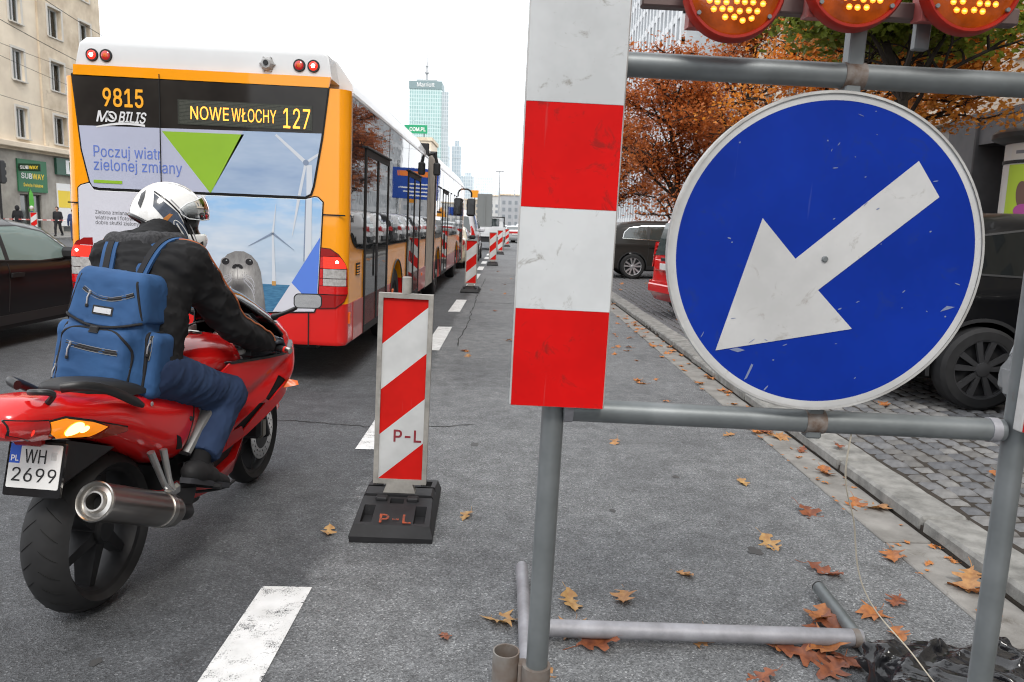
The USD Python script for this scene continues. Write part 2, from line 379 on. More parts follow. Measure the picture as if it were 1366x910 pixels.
# ------------------------------------------------------------------ ground, road, kerb, setts
def asphalt_mat():
    nd = {'g': ('geometry', {}), 'sp': ('separate_xyz', {}),
          'n0': ('noise_texture', {'scale': .7, 'detail': 6., 'roughness': .62, 'distortion': .4}), 'n1': ('noise_texture', {'scale': 7., 'detail': 5., 'roughness': .65}),
          'n2': ('noise_texture', {'scale': 60., 'detail': 3., 'roughness': .7}),
          'v': ('voronoi_texture', {'scale': 160., 'randomness': 1.0}), 'vs': ('separate_color', {}),
          'xa': ('math', {'math_type': 'multiply_add', 'value2': .22}), 'xr': ('map_range', {'from_min': -.76, 'from_max': -.66, 'clamp': True}),
          'side': ('mix_color', {'a': (.080, .084, .090), 'b': (.152, .157, .163)}),
          'r1': ('rgb_ramp', {'ramp': [(.3, (.72, .72, .72)), (.7, (1.22, 1.22, 1.22))]}), 'm1': ('mix_color', {'blend_type': 'multiply', 'fac': 1., 'use_clamp': False}),
          'r0': ('rgb_ramp', {'ramp': [(.28, (.70, .70, .71)), (.5, (.98, .98, .98)), (.72, (1.16, 1.155, 1.14))]}), 'm0': ('mix_color', {'blend_type': 'multiply', 'fac': 1., 'use_clamp': False}),
          'chip': ('rgb_ramp', {'ramp': [(0, (.45, .45, .45)), (.55, (.88, .88, .88)), (.85, (1.10, 1.10, 1.10)), (.96, (1.45, 1.45, 1.43)), (1., (2.1, 2.07, 2.03))]}),
          'm2': ('mix_color', {'blend_type': 'multiply', 'fac': 1., 'use_clamp': False}),
          'ad': ('math', {'math_type': 'add'}), 'b': ('bump', {'strength': .55, 'distance': .006}),
          'p': ('principled_bsdf', {'roughness': .72, 'specular_ior_level': .4})}
    ln = [('g.position', 'sp.vector'), ('g.position', 'n0.vector'), ('g.position', 'n1.vector'), ('g.position', 'n2.vector'), ('g.position', 'v.vector'), ('v.color', 'vs.color'),
          ('n1.fac', 'xa.value1'), ('sp.x', 'xa.value3'), ('xa.value', 'xr.value'), ('xr.result', 'side.fac'),
          ('n1.fac', 'r1.fac'), ('side.result', 'm1.a'), ('r1.color', 'm1.b'), ('n0.fac', 'r0.fac'), ('m1.result', 'm0.a'), ('r0.color', 'm0.b'),
          ('vs.r', 'chip.fac'), ('m0.result', 'm2.a'), ('chip.color', 'm2.b'), ('m2.result', 'p.base_color'),
          ('v.distance', 'ad.value1'), ('n2.fac', 'ad.value2'), ('ad.value', 'b.height'), ('b.normal', 'p.normal')]
    return usdkit.material(stage, '/World/Looks/asphalt', nd, ln, surface='p.BSDF')
def paint_mat(name, hx, hy):
    nd = {'tc': ('texture_coordinate', {}), 's': ('separate_xyz', {}),
          'ax': ('math', {'math_type': 'absolute'}), 'ay': ('math', {'math_type': 'absolute'}), 'dx': ('math', {'math_type': 'subtract', 'value1': hx}), 'dy': ('math', {'math_type': 'subtract', 'value1': hy}),
          'mn': ('math', {'math_type': 'minimum'}), 'n': ('noise_texture', {'scale': 34., 'detail': 7., 'roughness': .75}), 'ns': ('math', {'math_type': 'multiply_add', 'value2': .42, 'value3': -.176}),
          'e': ('math', {'math_type': 'add'}), 'r': ('map_range', {'from_min': -.003, 'from_max': .008, 'clamp': True}), 'ng': ('noise_texture', {'scale': 170., 'detail': 3., 'roughness': .7}), 'n5': ('noise_texture', {'scale': 9., 'detail': 5., 'roughness': .7}), 'n5b': ('math', {'math_type': 'multiply', 'value2': .62}), 'gs': ('math', {'math_type': 'multiply_add', 'value2': .62}), 'gr': ('map_range', {'from_min': .665, 'from_max': .75, 'to_min': 1., 'to_max': 0., 'clamp': True}), 'mm': ('math', {'math_type': 'multiply'}),
          'n3': ('noise_texture', {'scale': 5., 'detail': 5., 'roughness': .6}), 'c': ('rgb_ramp', {'ramp': [(.3, (.50, .50, .49)), (.7, (.70, .70, .70))]}),
          'p': ('principled_bsdf', {'roughness': .6}), 't': ('transparent_bsdf', {}), 'm': ('mix_closure', {})}
    ln = [('tc.object', 's.vector'), ('tc.object', 'n.vector'), ('tc.object', 'n3.vector'), ('s.x', 'ax.value1'), ('s.y', 'ay.value1'), ('ax.value', 'dx.value2'), ('ay.value', 'dy.value2'), ('dx.value', 'mn.value1'), ('dy.value', 'mn.value2'),
          ('n.fac', 'ns.value1'), ('mn.value', 'e.value1'), ('ns.value', 'e.value2'), ('e.value', 'r.value'), ('tc.object', 'ng.vector'), ('tc.object', 'n5.vector'), ('ng.fac', 'n5b.value1'), ('n5.fac', 'gs.value1'), ('n5b.value', 'gs.value3'), ('gs.value', 'gr.value'), ('r.result', 'mm.value1'), ('gr.result', 'mm.value2'), ('mm.value', 'm.fac'), ('n3.fac', 'c.fac'), ('c.color', 'p.base_color'),
          ('t.BSDF', 'm.closure1'), ('p.BSDF', 'm.closure2')]
    return usdkit.material(stage, f'/World/Looks/{name}', nd, ln, surface='m.closure')
ASPH = asphalt_mat()
CONC = pbr('gutter_concrete', (.25, .24, .225), rough=.85, col2=(.15, .143, .133), vs=5., bump=.4, bs=90, bd=.004, dirt=((.085, .075, .06), .42, 9.))
KERB = pbr('kerb_stone', (.27, .265, .25), rough=.8, col2=(.13, .128, .12), vs=9., bump=.6, bs=60, bd=.006, dirt=((.42, .41, .39), .34, 14.))
GROUNDM = pbr('ground_dull', (.1, .1, .098), rough=.9, var=.3, vs=.3)
PAVE = pbr('paving', (.24, .235, .225), rough=.85, var=.35, vs=2., bump=.2, bs=30)
JOINT = pbr('sett_joint', (.045, .037, .030), rough=.95, var=.4, vs=20, bump=.5, bs=120, bd=.005)
struct('ground', sheet(-1500, 1500, -200, 4000, -.02), GROUNDM)
struct('road', sheet(-26, 1.97, -25, 260, 0., 1, 1), ASPH)
DASH = paint_mat('road_paint', .105, 1.08)
for i in range(14):
    y0 = 1.95 + 4.15 * i
    m = sheet(-.105, .105, -1.08, 1.08, 0, 6, 40)
    s = struct('lane_dash', m, DASH); place(s, (-.9 - .006 * i, y0, .004), (0, 0, RNG.normal(0, .004)))
CRACK = pbr('crack_dark', (.018, .017, .016), rough=.95)
def crack(P, w, seed):
    P = spline(P, 60); r = np.random.default_rng(seed); P = P + r.normal(0, .012, P.shape); W = w * (.35 + r.random(60)); W[0] = W[-1] = .0005
    struct('road_crack', strip(P, W, .003), CRACK)
crack([(-2.6, 5.55), (-1.6, 5.72), (-.95, 5.6), (-.2, 5.75)], .007, 1)
crack([(-4.4, 6.3), (-3.4, 5.9), (-2.4, 5.7)], .006, 2)
crack([(-.62, 9.5), (-.6, 12), (-.63, 16), (-.6, 22)], .008, 3)
crack([(-.9, 15.1), (.3, 15.0), (1.9, 15.25)], .014, 4)
crack([(-.9, 20.1), (.3, 20.2), (1.9, 20.05)], .014, 5)
gutter = struct('gutter', sheet(1.958, 2.22, -12, 90, .002), JOINT)
for k in range(44):
    y = -.28 + k * .98
    m = rough_up(bx(1.958 + RNG.normal(0, .004), 2.199, y + .006, y + .972, -.03, .011 + RNG.normal(0, .002), .006), .0025, 9., k, .2)
    part(gutter, 'gutter_slab', m, CONC, smooth=40)
part(gutter, 'gutter_run', bx(1.965, 2.193, 42.9, 90, -.03, .01), CONC, kind='stuff')
kerb = struct('kerb', bx(2.206, 2.455, -12, 90, -.05, .05), JOINT)
for k in range(44):
    y = -.24 + k * 1.0
    m = bx(2.2 + RNG.normal(0, .004), 2.46 + RNG.normal(0, .004), y + .007, y + .993, .012, .095 + RNG.normal(0, .004), .016)
    part(kerb, 'kerb_stone', rough_up(m, .006, 7., 50 + k, .09), KERB, smooth=50)
part(kerb, 'kerb_run', bx(2.2, 2.46, 43.8, 90, .012, .095, .012), KERB, kind='stuff')

# setts of the parking strip: the near ones one by one, the far ones joined
SETTS = [pbr(f'sett_granite_{i}', c, rough=.62, var=.35, vs=16., bump=.5, bs=110, bd=.004) for i, c in enumerate([(.17, .17, .175), (.125, .127, .135), (.21, .205, .20), (.15, .145, .14)])]
SETTFAR = pbr('sett_granite_far', (.16, .16, .162), rough=.65, var=.35, vs=12., island=[(.75, .75, .78), (1., 1., 1.), (1.25, 1.22, 1.18), (.9, .88, .86)])
def sett(sx, sy, h, r):
    c = np.array([(-1, -1), (1, -1), (1, 1), (-1, 1)]) * [sx / 2, sy / 2] + r.normal(0, .005, (4, 2))
    V = np.vstack([np.c_[c, np.full(4, -.03)], np.c_[c, np.full(4, h - .020)], np.c_[c * .72, np.full(4, h - .003)], [[0, 0, h + .003]]]); F = []
    for a in (0, 4):
        for i in range(4):
            j = (i + 1) % 4; F += [(a + i, a + j, a + 4 + j), (a + i, a + 4 + j, a + 4 + i)]
    F += [(8 + i, 8 + (i + 1) % 4, 12) for i in range(4)]
    t = r.normal(0, .02, 2); V[4:, 2] += V[4:, 0] * t[0] + V[4:, 1] * t[1]
    return TM(V, F)
park = struct('cobbled_strip', sheet(2.45, 8.4, -12, 90, .072), JOINT)
cells, rS = [], np.random.default_rng(3)
for i in range(44):
    y = -.2 + rS.random() * .1
    while y < 30:
        L = .135 + rS.normal(0, .012); cells.append((2.535 + i * .134 + .03 * math.sin(y * .35) + rS.normal(0, .004), y + L / 2, .108 + rS.normal(0, .006), L - .029)); y += L
cells = [c for c in cells if c[1] > 2.2 and (c[0] < .62 * c[1] + .8)]
near = sorted(cells, key=lambda c: (c[0] ** 2 + c[1] ** 2) + (0 if .40 < c[0] / c[1] < .76 else 60))[:300]
ns = set(near); far = [c for c in cells if c not in ns]
for k, c in enumerate(near):
    pr = part(park, 'sett', sett(c[2], c[3], .012, rS), SETTS[int(rS.integers(4))], smooth=50); place(pr, (c[0], c[1], .078 + rS.normal(0, .0025)))
V, F, n = [], [], 0
for c in far:
    m = sett(c[2], c[3], .012, rS); V.append(m.vertices + [c[0], c[1], .078 + rS.normal(0, .0025)]); F.append(m.faces + n); n += len(m.vertices)
part(park, 'sett_field', TM(np.vstack(V), np.vstack(F)), SETTFAR, smooth=False, kind='stuff')
struct('pavement_right', bx(8.4, 13.2, -12, 120, -.05, .10), PAVE)
struct('pavement_left', bx(-32, -26, 20, 120, -.05, .12), PAVE)

# ------------------------------------------------------------------ buildings
GLASSD = pbr('glass_dark', (.02, .024, .027), rough=.03, spec=.7, ior=1.6)
GLASSB = pbr('glass_blue', (.10, .17, .21), rough=.06, spec=.9, ior=1.7)
def facade(parent, wall_name, W, H, holes, th, m, ex, o, h=None):
    """A wall W x H with openings, outer face through o along ex, thickness going inward (ey x ex side)."""
    poly = sbox(0, 0, W, H)
    for a in holes: poly = poly.difference(sbox(*a))
    return part(parent, wall_name, prism(poly, th, ex, (0, 0, 1), o), m, smooth=False)
STUC = pbr('stucco_cream', (.76, .66, .52), rough=.9, col2=(.60, .51, .40), vs=.45, bump=.15, bs=12, dirt=((.40, .33, .25), .30, .55), stretch=None)
STUC2 = pbr('stucco_stained', (.70, .60, .46), rough=.9, col2=(.46, .37, .27), vs=.7, dirt=((.28, .215, .155), .40, .7))
STONE = pbr('plinth_stone', (.45, .42, .37), rough=.85, col2=(.26, .24, .215), vs=.8, dirt=((.12, .11, .1), .35, 1.2))
FRAME = pbr('window_white', (.62, .62, .61), rough=.5)
REVEAL = pbr('reveal_pale', (.55, .52, .47), rough=.8)
CURT = pbr('curtain_pale', (.74, .72, .67), rough=.9, var=.5, vs=2., stretch=(1, 6, .3))
# the corner building on the left; its street face runs along y at x = -32
lb = thing('apartment_building', 'tall cream stuccoed apartment building with shops behind the bus, far left', 'building', (-32, 42.0, 0), (0, 0, 0))
wins = []
for z in (6.3, 9.95, 13.55, 17.1, 20.6):
    for y, w in ((1.3, 1.25), (4.6, 1.25), (8.75, 1.2), (12.7, 1.6), (16.6, 1.5)): wins.append((y, z, y + w, z + 1.95))
shops = [(1.5, .2, 6.2, 3.2), (8.5, .2, 9.55, 2.7), (9.75, .2, 10.8, 2.7), (13.2, .2, 16.6, 3.1)]
ey_ = (0, 1, 0)
def lw(y0, y1, z0, z1, holes, m, x=0., th=.3, name='wall'):
    poly = sbox(y0, z0, y1, z1)
    for a in holes: poly = poly.difference(sbox(*a))
    return part(lb, name, prism(poly, th, ey_, (0, 0, 1), (x - th, 0, 0)), m, smooth=False)
lw(0, 11.6, 6.0, 24, wins, STUC); lw(11.6, 19.3, 6.0, 24, wins, STUC2, x=.12)
lw(0, 19.3, 0, 5.45, shops, STONE, x=.05, name='plinth')
part(lb, 'cornice', bx(-.3, .55, 0, 19.4, 5.62, 5.98, .04), STUC); part(lb, 'cornice', bx(-.3, .3, 0, 19.35, 5.45, 5.62), STUC2)
part(lb, 'wall', bx(-14, .1, 19.3, 19.6, 0, 24), STUC2, smooth=False); part(lb, 'wall', bx(-14, -.75, 0, 19.28, 0, 24), pbr('room_dark', (.05, .045, .04), rough=.9), smooth=False)
part(lb, 'roof', bx(-14, .6, -.2, 19.9, 24, 24.5, .05), STUC2)
for k, (y0, z0, y1, z1) in enumerate(wins):
    x = -.16
    w = grp(lb, 'window'); fr = sbox(y0, z0, y1, z1).difference(sbox(y0 + .1, z0 + .1, (y0 + y1) / 2 - .04, z1 - .1)).difference(sbox((y0 + y1) / 2 + .04, z0 + .1, y1 - .1, z1 - .1))
    part(w, 'frame', prism(fr, .08, ey_, (0, 0, 1), (x - .08, 0, 0)), FRAME, smooth=False)
    part(w, 'pane', prism(sbox(y0 + .05, z0 + .05, y1 - .05, z1 - .05), .02, ey_, (0, 0, 1), (x - .07, 0, 0)), pane_mat('pane_far', (.75, .8, .8)), smooth=False)
    if k % 7 != 3: part(w, 'curtain', prism(sbox(y0 + .05, z0 + .05, y1 - (.05 if k % 5 else .45), z1 - .05), .02, ey_, (0, 0, 1), (x - .12, 0, 0)), CURT, smooth=False)
    part(w, 'sill', bx(-.1, .2, y0 - .08, y1 + .08, z0 - .08, z0 - .003), REVEAL, smooth=False)
    rv = sbox(y0 - .16, z0 - .02, y1 + .16, z1 + .16).difference(sbox(y0, z0 - .1, y1, z1))
    part(w, 'surround', prism(rv, .05, ey_, (0, 0, 1), (.003 if y0 < 11.6 else .123, 0, 0)), REVEAL, smooth=False)
for a in shops:
    s = grp(lb, 'shop_window'); f = sbox(*a).difference(sbox(a[0] + .1, a[1] + .05, a[2] - .1, a[3] - .1))
    part(s, 'frame', prism(f, .12, ey_, (0, 0, 1), (-.2, 0, 0)), pbr('shop_frame', (.06, .06, .055), rough=.5), smooth=False)
    part(s, 'pane', prism(sbox(a[0] + .05, a[1], a[2] - .05, a[3] - .05), .02, ey_, (0, 0, 1), (-.16, 0, 0)), pbr('shop_glass', (.055, .06, .055), rough=.05, spec=.8, ior=1.6), smooth=False)
GRN = pbr('sign_green', (.035, .16, .075), rough=.5); YEL = pbr('sign_yellow', (.85, .62, .05), rough=.5); WHT = pbr('white_paint', (.78, .78, .77), rough=.5); BLK = pbr('black_plastic', (.02, .02, .021), rough=.5)
sg = thing('shop_sign', 'green shop sign board with white and yellow lettering over the doorway', 'sign', (-31.93, 50.2, 0))
part(sg, 'board', bx(.0, .1, .1, 3.2, 2.85, 4.95), GRN)
T = lambda par, s, h, y, z, m, x=.105, w=None, b=True: part(par, 'lettering', text(s, h, (0, 1, 0), (0, 0, 1), (x, y, z), b, width=w), m, smooth=False)
T(sg, 'SUB', .34, .35, 3.72, WHT, w=1.15); T(sg, 'WAY', .34, 1.55, 3.72, YEL, w=1.3); T(sg, 'Świeże i lokalne', .2, .55, 3.2, YEL, w=2.1)
sg2 = thing('projecting_sign', 'small dark projecting shop sign with white and yellow lettering', 'sign', (-31.9, 50.3, 4.15))
part(sg2, 'board', bx(.1, 1.5, 0, .12, 0, .48, .02), pbr('sign_dark', (.015, .04, .02), rough=.4)); part(sg2, 'bracket', bx(-.03, .1, .03, .09, .18, .3), BLK)
part(sg2, 'lettering', text('SUB', .2, (1, 0, 0), (0, 0, 1), (.2, -.006, .14), True, width=.55), WHT, smooth=False); part(sg2, 'lettering', text('WAY', .2, (1, 0, 0), (0, 0, 1), (.78, -.006, .14), True, width=.6), YEL, smooth=False)
sg3 = thing('shop_sign', 'dark green and white shop sign high beside the bus roof line', 'sign', (-31.93, 54.5, 4.2))
part(sg3, 'board', bx(0, .18, 0, 2.6, 0, 1.15), pbr('sign_green2', (.03, .09, .06), rough=.4)); part(sg3, 'panel', bx(.18, .2, 1.1, 2.5, .1, 1.05), WHT); part(sg3, 'lettering', text('U', .7, (0, 1, 0), (0, 0, 1), (.203, 1.4, .22), True), GRN, smooth=False)
ps = thing('shop_poster', 'tall yellow and white poster on the plinth wall next to the bus', 'poster', (-31.95, 54.6, .6))
part(ps, 'sheet', bx(0, .05, 0, 1.7, 0, 3.0), WHT); part(ps, 'print', bx(.05, .055, .1, 1.6, 1.3, 2.5), YEL, smooth=False)
fl = thing('feather_flag', 'green feather flag banner by the shop window', 'banner', (-30.6, 49.2, .12))
part(fl, 'pole', tube([(0, 0, 0), (0, 0, 2.4), (.05, .1, 2.9)], .03, 8), BLK)
part(fl, 'banner', patch(Polygon([(0.03, .5), (.55, .6), (.6, 2.0), (.4, 2.6), (.12, 2.95), (.03, 2.9)]), lambda p: np.c_[.05 * np.sin(p[:, 1] * 3), p[:, 0], p[:, 1]], lambda p: np.c_[.05 * np.sin(p[:, 1] * 3) - .01, p[:, 0], p[:, 1]], .1), pbr('flag_green', (.12, .5, .06), rough=.6, dirt=((.6, .7, .1), .4, 1.5)))

# right side: cream stone building with dark portal, pale lattice office, glass slab
CREAM = pbr('stone_cream', (.56, .50, .41), rough=.85, col2=(.42, .37, .30), vs=.6, dirt=((.32, .28, .22), .3, .5))
DARKS = pbr('stone_dark', (.075, .075, .078), rough=.45, col2=(.045, .045, .047), vs=1.5, dirt=((.14, .14, .14), .3, 3.))
GREYS = pbr('stone_grey', (.36, .35, .33), rough=.8, col2=(.24, .235, .225), vs=1.2)
rb = thing('stone_building', 'cream stone building with dark polished entrance pier behind the advertising column', 'building', (13.2, 0, 0))
hl = [(y, z, y + 1.6, z + 2.3) for z in (6.3, 10.1, 13.9, 17.7, 21.5) for y in (2., 5.4, 8.8, 12.2, 15.6, 19, 22.4, 25.8, 29.2, 32.6, 36, 39.4, 42.8)]
poly = sbox(0, 5.2, 46, 26)
for a in hl: poly = poly.difference(sbox(*a))
part(rb, 'wall', prism(poly, .35, (0, -1, 0), (0, 0, 1), (0, 0, 0)) if False else move(prism(poly, .35, (0, 1, 0), (0, 0, 1), (0, 0, 0))), CREAM, smooth=False)
part(rb, 'wall', bx(.8, 12, -.2, 46, 0, 26), pbr('room_dark', (.05, .045, .04)), smooth=False); part(rb, 'wall', bx(.0, 12, 46, 46.4, 0, 26), CREAM, smooth=False)
for k, a in enumerate(hl):
    w = grp(rb, 'window'); fr = sbox(*a).difference(sbox(a[0] + .1, a[1] + .1, a[0] + .75, a[3] - .1)).difference(sbox(a[0] + .85, a[1] + .1, a[2] - .1, a[3] - .1))
    part(w, 'frame', prism(fr, .08, (0, 1, 0), (0, 0, 1), (.2, 0, 0)), FRAME, smooth=False); part(w, 'pane', bx(.25, .27, a[0], a[2], a[1], a[3]), GLASSD, smooth=False)
    part(w, 'sill', bx(-.12, .2, a[0] - .1, a[2] + .1, a[1] - .12, a[1] - .002), CREAM, smooth=False)
part(rb, 'cornice', bx(-.35, .3, 0, 46, 4.85, 5.2, .04), CREAM, smooth=False); part(rb, 'cornice', bx(-.6, .3, 0, 46.5, 26, 26.6, .06), CREAM)
part(rb, 'plinth', bx(0, .6, 22.2, 46, 0, 4.85), GREYS, smooth=False)
part(rb, 'plinth', bx(.15, .6, 0, 17.2, 0, 4.85), GREYS, smooth=False)
for y in (17.2, 20.9): part(rb, 'pier', bx(-.7, .6, y, y + 1.3, .1, 4.85, .03), DARKS)
part(rb, 'lintel', bx(-.6, .5, 18.5, 20.9, 4.0, 4.84), DARKS); part(rb, 'door', bx(.3, .4, 18.5, 20.9, .1, 4.0), GLASSD, smooth=False)
lo = thing('lattice_office', 'pale office building with slanting white lattice grid behind the red oak', 'building', (11.4, 54, 0))
WLAT = pbr('lattice_white', (.68, .69, .70), rough=.6, var=.12, vs=.6)
part(lo, 'wall', bx(.35, 14, 0, 46, 0, 40), GLASSB, smooth=False)
for k in range(31): part(lo, 'fin', bx(0, .34, k * 1.53, k * 1.53 + .55, 0, 40), WLAT, smooth=False)
for k in range(21): part(lo, 'band', bx(.06, .34, 0, 46.4, k * 2.0, k * 2.0 + .5), WLAT, smooth=False)
part(lo, 'wall', bx(.3, 14, -.35, 0, 0, 40), WLAT, smooth=False)
gs = thing('glass_block', 'light blue glass office block between lattice office and trees', 'building', (14.6, 47, 0))
part(gs, 'wall', bx(0, 10, 0, 6.2, 0, 34), pbr('glass_pale', (.30, .40, .46), rough=.12, spec=.8), smooth=False)
for k in range(12): part(gs, 'band', bx(-.06, .0, -.06, 6.2, k * 3., k * 3. + .4), pbr('metal_grey', (.3, .32, .34), rough=.4), smooth=False)
for k in range(5): part(gs, 'mullion', bx(-.1, -.002, k * 1.5, k * 1.5 + .14, 0, 34), pbr('metal_grey', (.3, .32, .34)), smooth=False)
for k in range(8): part(gs, 'mullion', bx(k * 1.4, k * 1.4 + .12, -.1, -.002, 0, 34), pbr('metal_grey', (.3, .32, .34)), smooth=False)

# far towers at the end of the avenue
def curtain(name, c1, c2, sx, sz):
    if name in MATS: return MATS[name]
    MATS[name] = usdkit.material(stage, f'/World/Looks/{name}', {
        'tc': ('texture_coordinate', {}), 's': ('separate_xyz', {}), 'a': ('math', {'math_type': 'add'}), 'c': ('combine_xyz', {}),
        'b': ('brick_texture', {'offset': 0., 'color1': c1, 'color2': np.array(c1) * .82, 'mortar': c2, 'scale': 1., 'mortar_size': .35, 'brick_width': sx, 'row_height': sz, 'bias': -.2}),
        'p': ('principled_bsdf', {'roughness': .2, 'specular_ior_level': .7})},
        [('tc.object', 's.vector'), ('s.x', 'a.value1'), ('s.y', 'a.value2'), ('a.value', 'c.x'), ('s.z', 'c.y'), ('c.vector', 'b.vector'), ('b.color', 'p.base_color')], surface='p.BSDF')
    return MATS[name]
CT = curtain('curtain_green', (.27, .42, .41), (.45, .57, .56), 2.2, 3.4)
tw = thing('glass_tower', 'tall green glass hotel tower with white name band and mast, end of avenue', 'tower', (-95, 730, 0))
part(tw, 'wall', bx(0, 30, 0, 30, 0, 124), CT, smooth=False); part(tw, 'wall', bx(30, 36.5, 1.5, 30, 0, 122), curtain('curtain_grey', (.31, .37, .39), (.46, .50, .52), 2., 3.4), smooth=False)
part(tw, 'name_band', bx(-.3, 30.3, -.6, 30, 124, 131), pbr('tower_band', (.20, .27, .28), rough=.5), smooth=False)
part(tw, 'lettering', text('Marriott', 3.8, (1, 0, 0), (0, 0, 1), (7, -.9, 125.8), False, width=16), WHT, smooth=False)
part(tw, 'base', bx(-2, 40, -3, 30, 0, 24), pbr('tower_base', (.33, .36, .37), rough=.6), smooth=False)
part(tw, 'band', bx(-.4, 31, -.5, 30, 38, 42.5), pbr('tower_band2', (.22, .25, .26), rough=.6), smooth=False)
part(tw, 'mast', cat([tube([(15, 12, 131), (15, 12, 158)], [1.2, .45], 8), cyl((15, 12, 140), (15, 12, 141), 2.6, 10), cyl((15, 12, 146), (15, 12, 146.6), 1.7, 10)]), pbr('mast_grey', (.35, .36, .37), rough=.6))
part(tw, 'penthouse', bx(6, 25, 6, 25, 131, 133.5), pbr('tower_base', (.33, .36, .37)), smooth=False)
for nm_, lab, x, y, w, d, h, c1, c2 in (
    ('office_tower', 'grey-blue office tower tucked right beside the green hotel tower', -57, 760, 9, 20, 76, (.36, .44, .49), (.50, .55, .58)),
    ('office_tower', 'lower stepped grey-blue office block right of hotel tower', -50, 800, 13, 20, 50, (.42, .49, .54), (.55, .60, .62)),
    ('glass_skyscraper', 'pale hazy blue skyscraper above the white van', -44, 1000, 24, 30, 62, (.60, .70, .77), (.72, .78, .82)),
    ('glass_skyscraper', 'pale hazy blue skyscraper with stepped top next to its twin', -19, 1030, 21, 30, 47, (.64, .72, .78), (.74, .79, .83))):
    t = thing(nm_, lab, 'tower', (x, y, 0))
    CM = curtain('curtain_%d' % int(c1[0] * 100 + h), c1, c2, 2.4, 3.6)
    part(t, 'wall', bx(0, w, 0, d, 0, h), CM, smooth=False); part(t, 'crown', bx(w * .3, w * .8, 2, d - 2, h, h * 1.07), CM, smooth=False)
hr = thing('corner_house', 'cream low house carrying a green billboard on its roof, beside the bus roof', 'building', (-33, 236, 0))
part(hr, 'wall', bx(0, 9, 0, 20, 0, 26), STUC, smooth=False); part(hr, 'roof', bx(-.4, 9.4, -.4, 20.4, 26, 27), STUC2, smooth=False)
bl = thing('billboard', 'small green rooftop billboard with white web address lettering', 'billboard', (-32.3, 237, 27))
part(bl, 'panel', bx(0, 7, 0, .5, 1.2, 3.7), pbr('billboard_green', (.02, .28, .13), rough=.5), smooth=False); part(bl, 'leg', cyl((1, .25, 0), (1, .25, 1.2), .15, 8), BLK); part(bl, 'leg', cyl((6, .25, 0), (6, .25, 1.2), .15, 8), BLK)
part(bl, 'lettering', text('.COM.PL', 1.1, (1, 0, 0), (0, 0, 1), (1.2, -.06, 1.9), True, width=5.2), WHT, smooth=False)

# brown block behind the viewer, which the bus's rear glass mirrors
br = thing('brown_building', 'dark brown town house behind the viewer, mirrored in the bus rear window', 'building', (-46, -34, 0))
BRN = pbr('brick_brown', (.13, .095, .075), rough=.9, var=.35, vs=.8)
part(br, 'wall', bx(0, 30, 0, 10, 0, 13.2), BRN, smooth=False); part(br, 'cornice', bx(-.4, 30.5, -.4, 10.6, 13.2, 13.9, .1), BRN); part(br, 'roof', hull([(x, y, z) for x, y, z in ((0, 0, 13.9), (29, 0, 13.9), (0, 10, 13.9), (29, 10, 13.9), (2, 4, 17), (26, 4, 17))]), pbr('roof_brown', (.06, .045, .04), rough=.9), smooth=False)
for i in range(9):
    for j in range(4): part(br, 'window', bx(1.2 + 3.2 * i, 2.7 + 3.2 * i, 10.0, 10.06, 1.2 + 3.1 * j, 3.2 + 3.1 * j), REVEAL if (i + j) % 3 == 0 else GLASSD, smooth=False)

rb2 = thing('stone_building', 'long cream stone building continuing behind the viewer, mirrored in the parked cars', 'building', (13.2, -52, 0))
part(rb2, 'wall', bx(0, 12, 0, 50, 0, 24), CREAM, smooth=False); part(rb2, 'plinth', bx(-.15, 0, 0, 50, 0, 4.8), GREYS, smooth=False); part(rb2, 'cornice', bx(-.6, 12, -.3, 50.3, 24, 24.7), CREAM, smooth=False)
for i in range(14):
    for j in range(5): part(rb2, 'window', bx(-.04, .0, 1.2 + 3.5 * i, 2.8 + 3.5 * i, 6.2 + 3.6 * j, 8.4 + 3.6 * j), GLASSD, smooth=False)
    if i % 2: part(rb2, 'shop_window', bx(-.2, -.152, .8 + 3.5 * i, 3.6 + 3.5 * i, .8, 3.6), GLASSD, smooth=False)
ROADSPOT = pbr('oil_stain', (.055, .054, .054), rough=.6)
rq = np.random.default_rng(31)
for k, (x, y, r) in enumerate(((-.98, 2.62, .03), (.62, 4.0, .02), (-1.9, 3.4, .05), (-.2, 5.2, .04), (.9, 6.4, .06), (1.1, 4.6, .025), (-2.6, 4.6, .07), (.2, 7.6, .05), (1.25, 3.5, .045), (-1.4, 2.45, .02))):
    a = np.linspace(0, 2 * PI, 15)[:-1]; q = r * (.6 + .7 * rq.random(14)); pg = Polygon(np.c_[x + q * np.cos(a) * .7, y + q * np.sin(a)]).buffer(.004)
    struct('road_stain', prism(pg, .0006, (1, 0, 0), (0, 1, 0), (0, 0, .0022)), ROADSPOT)
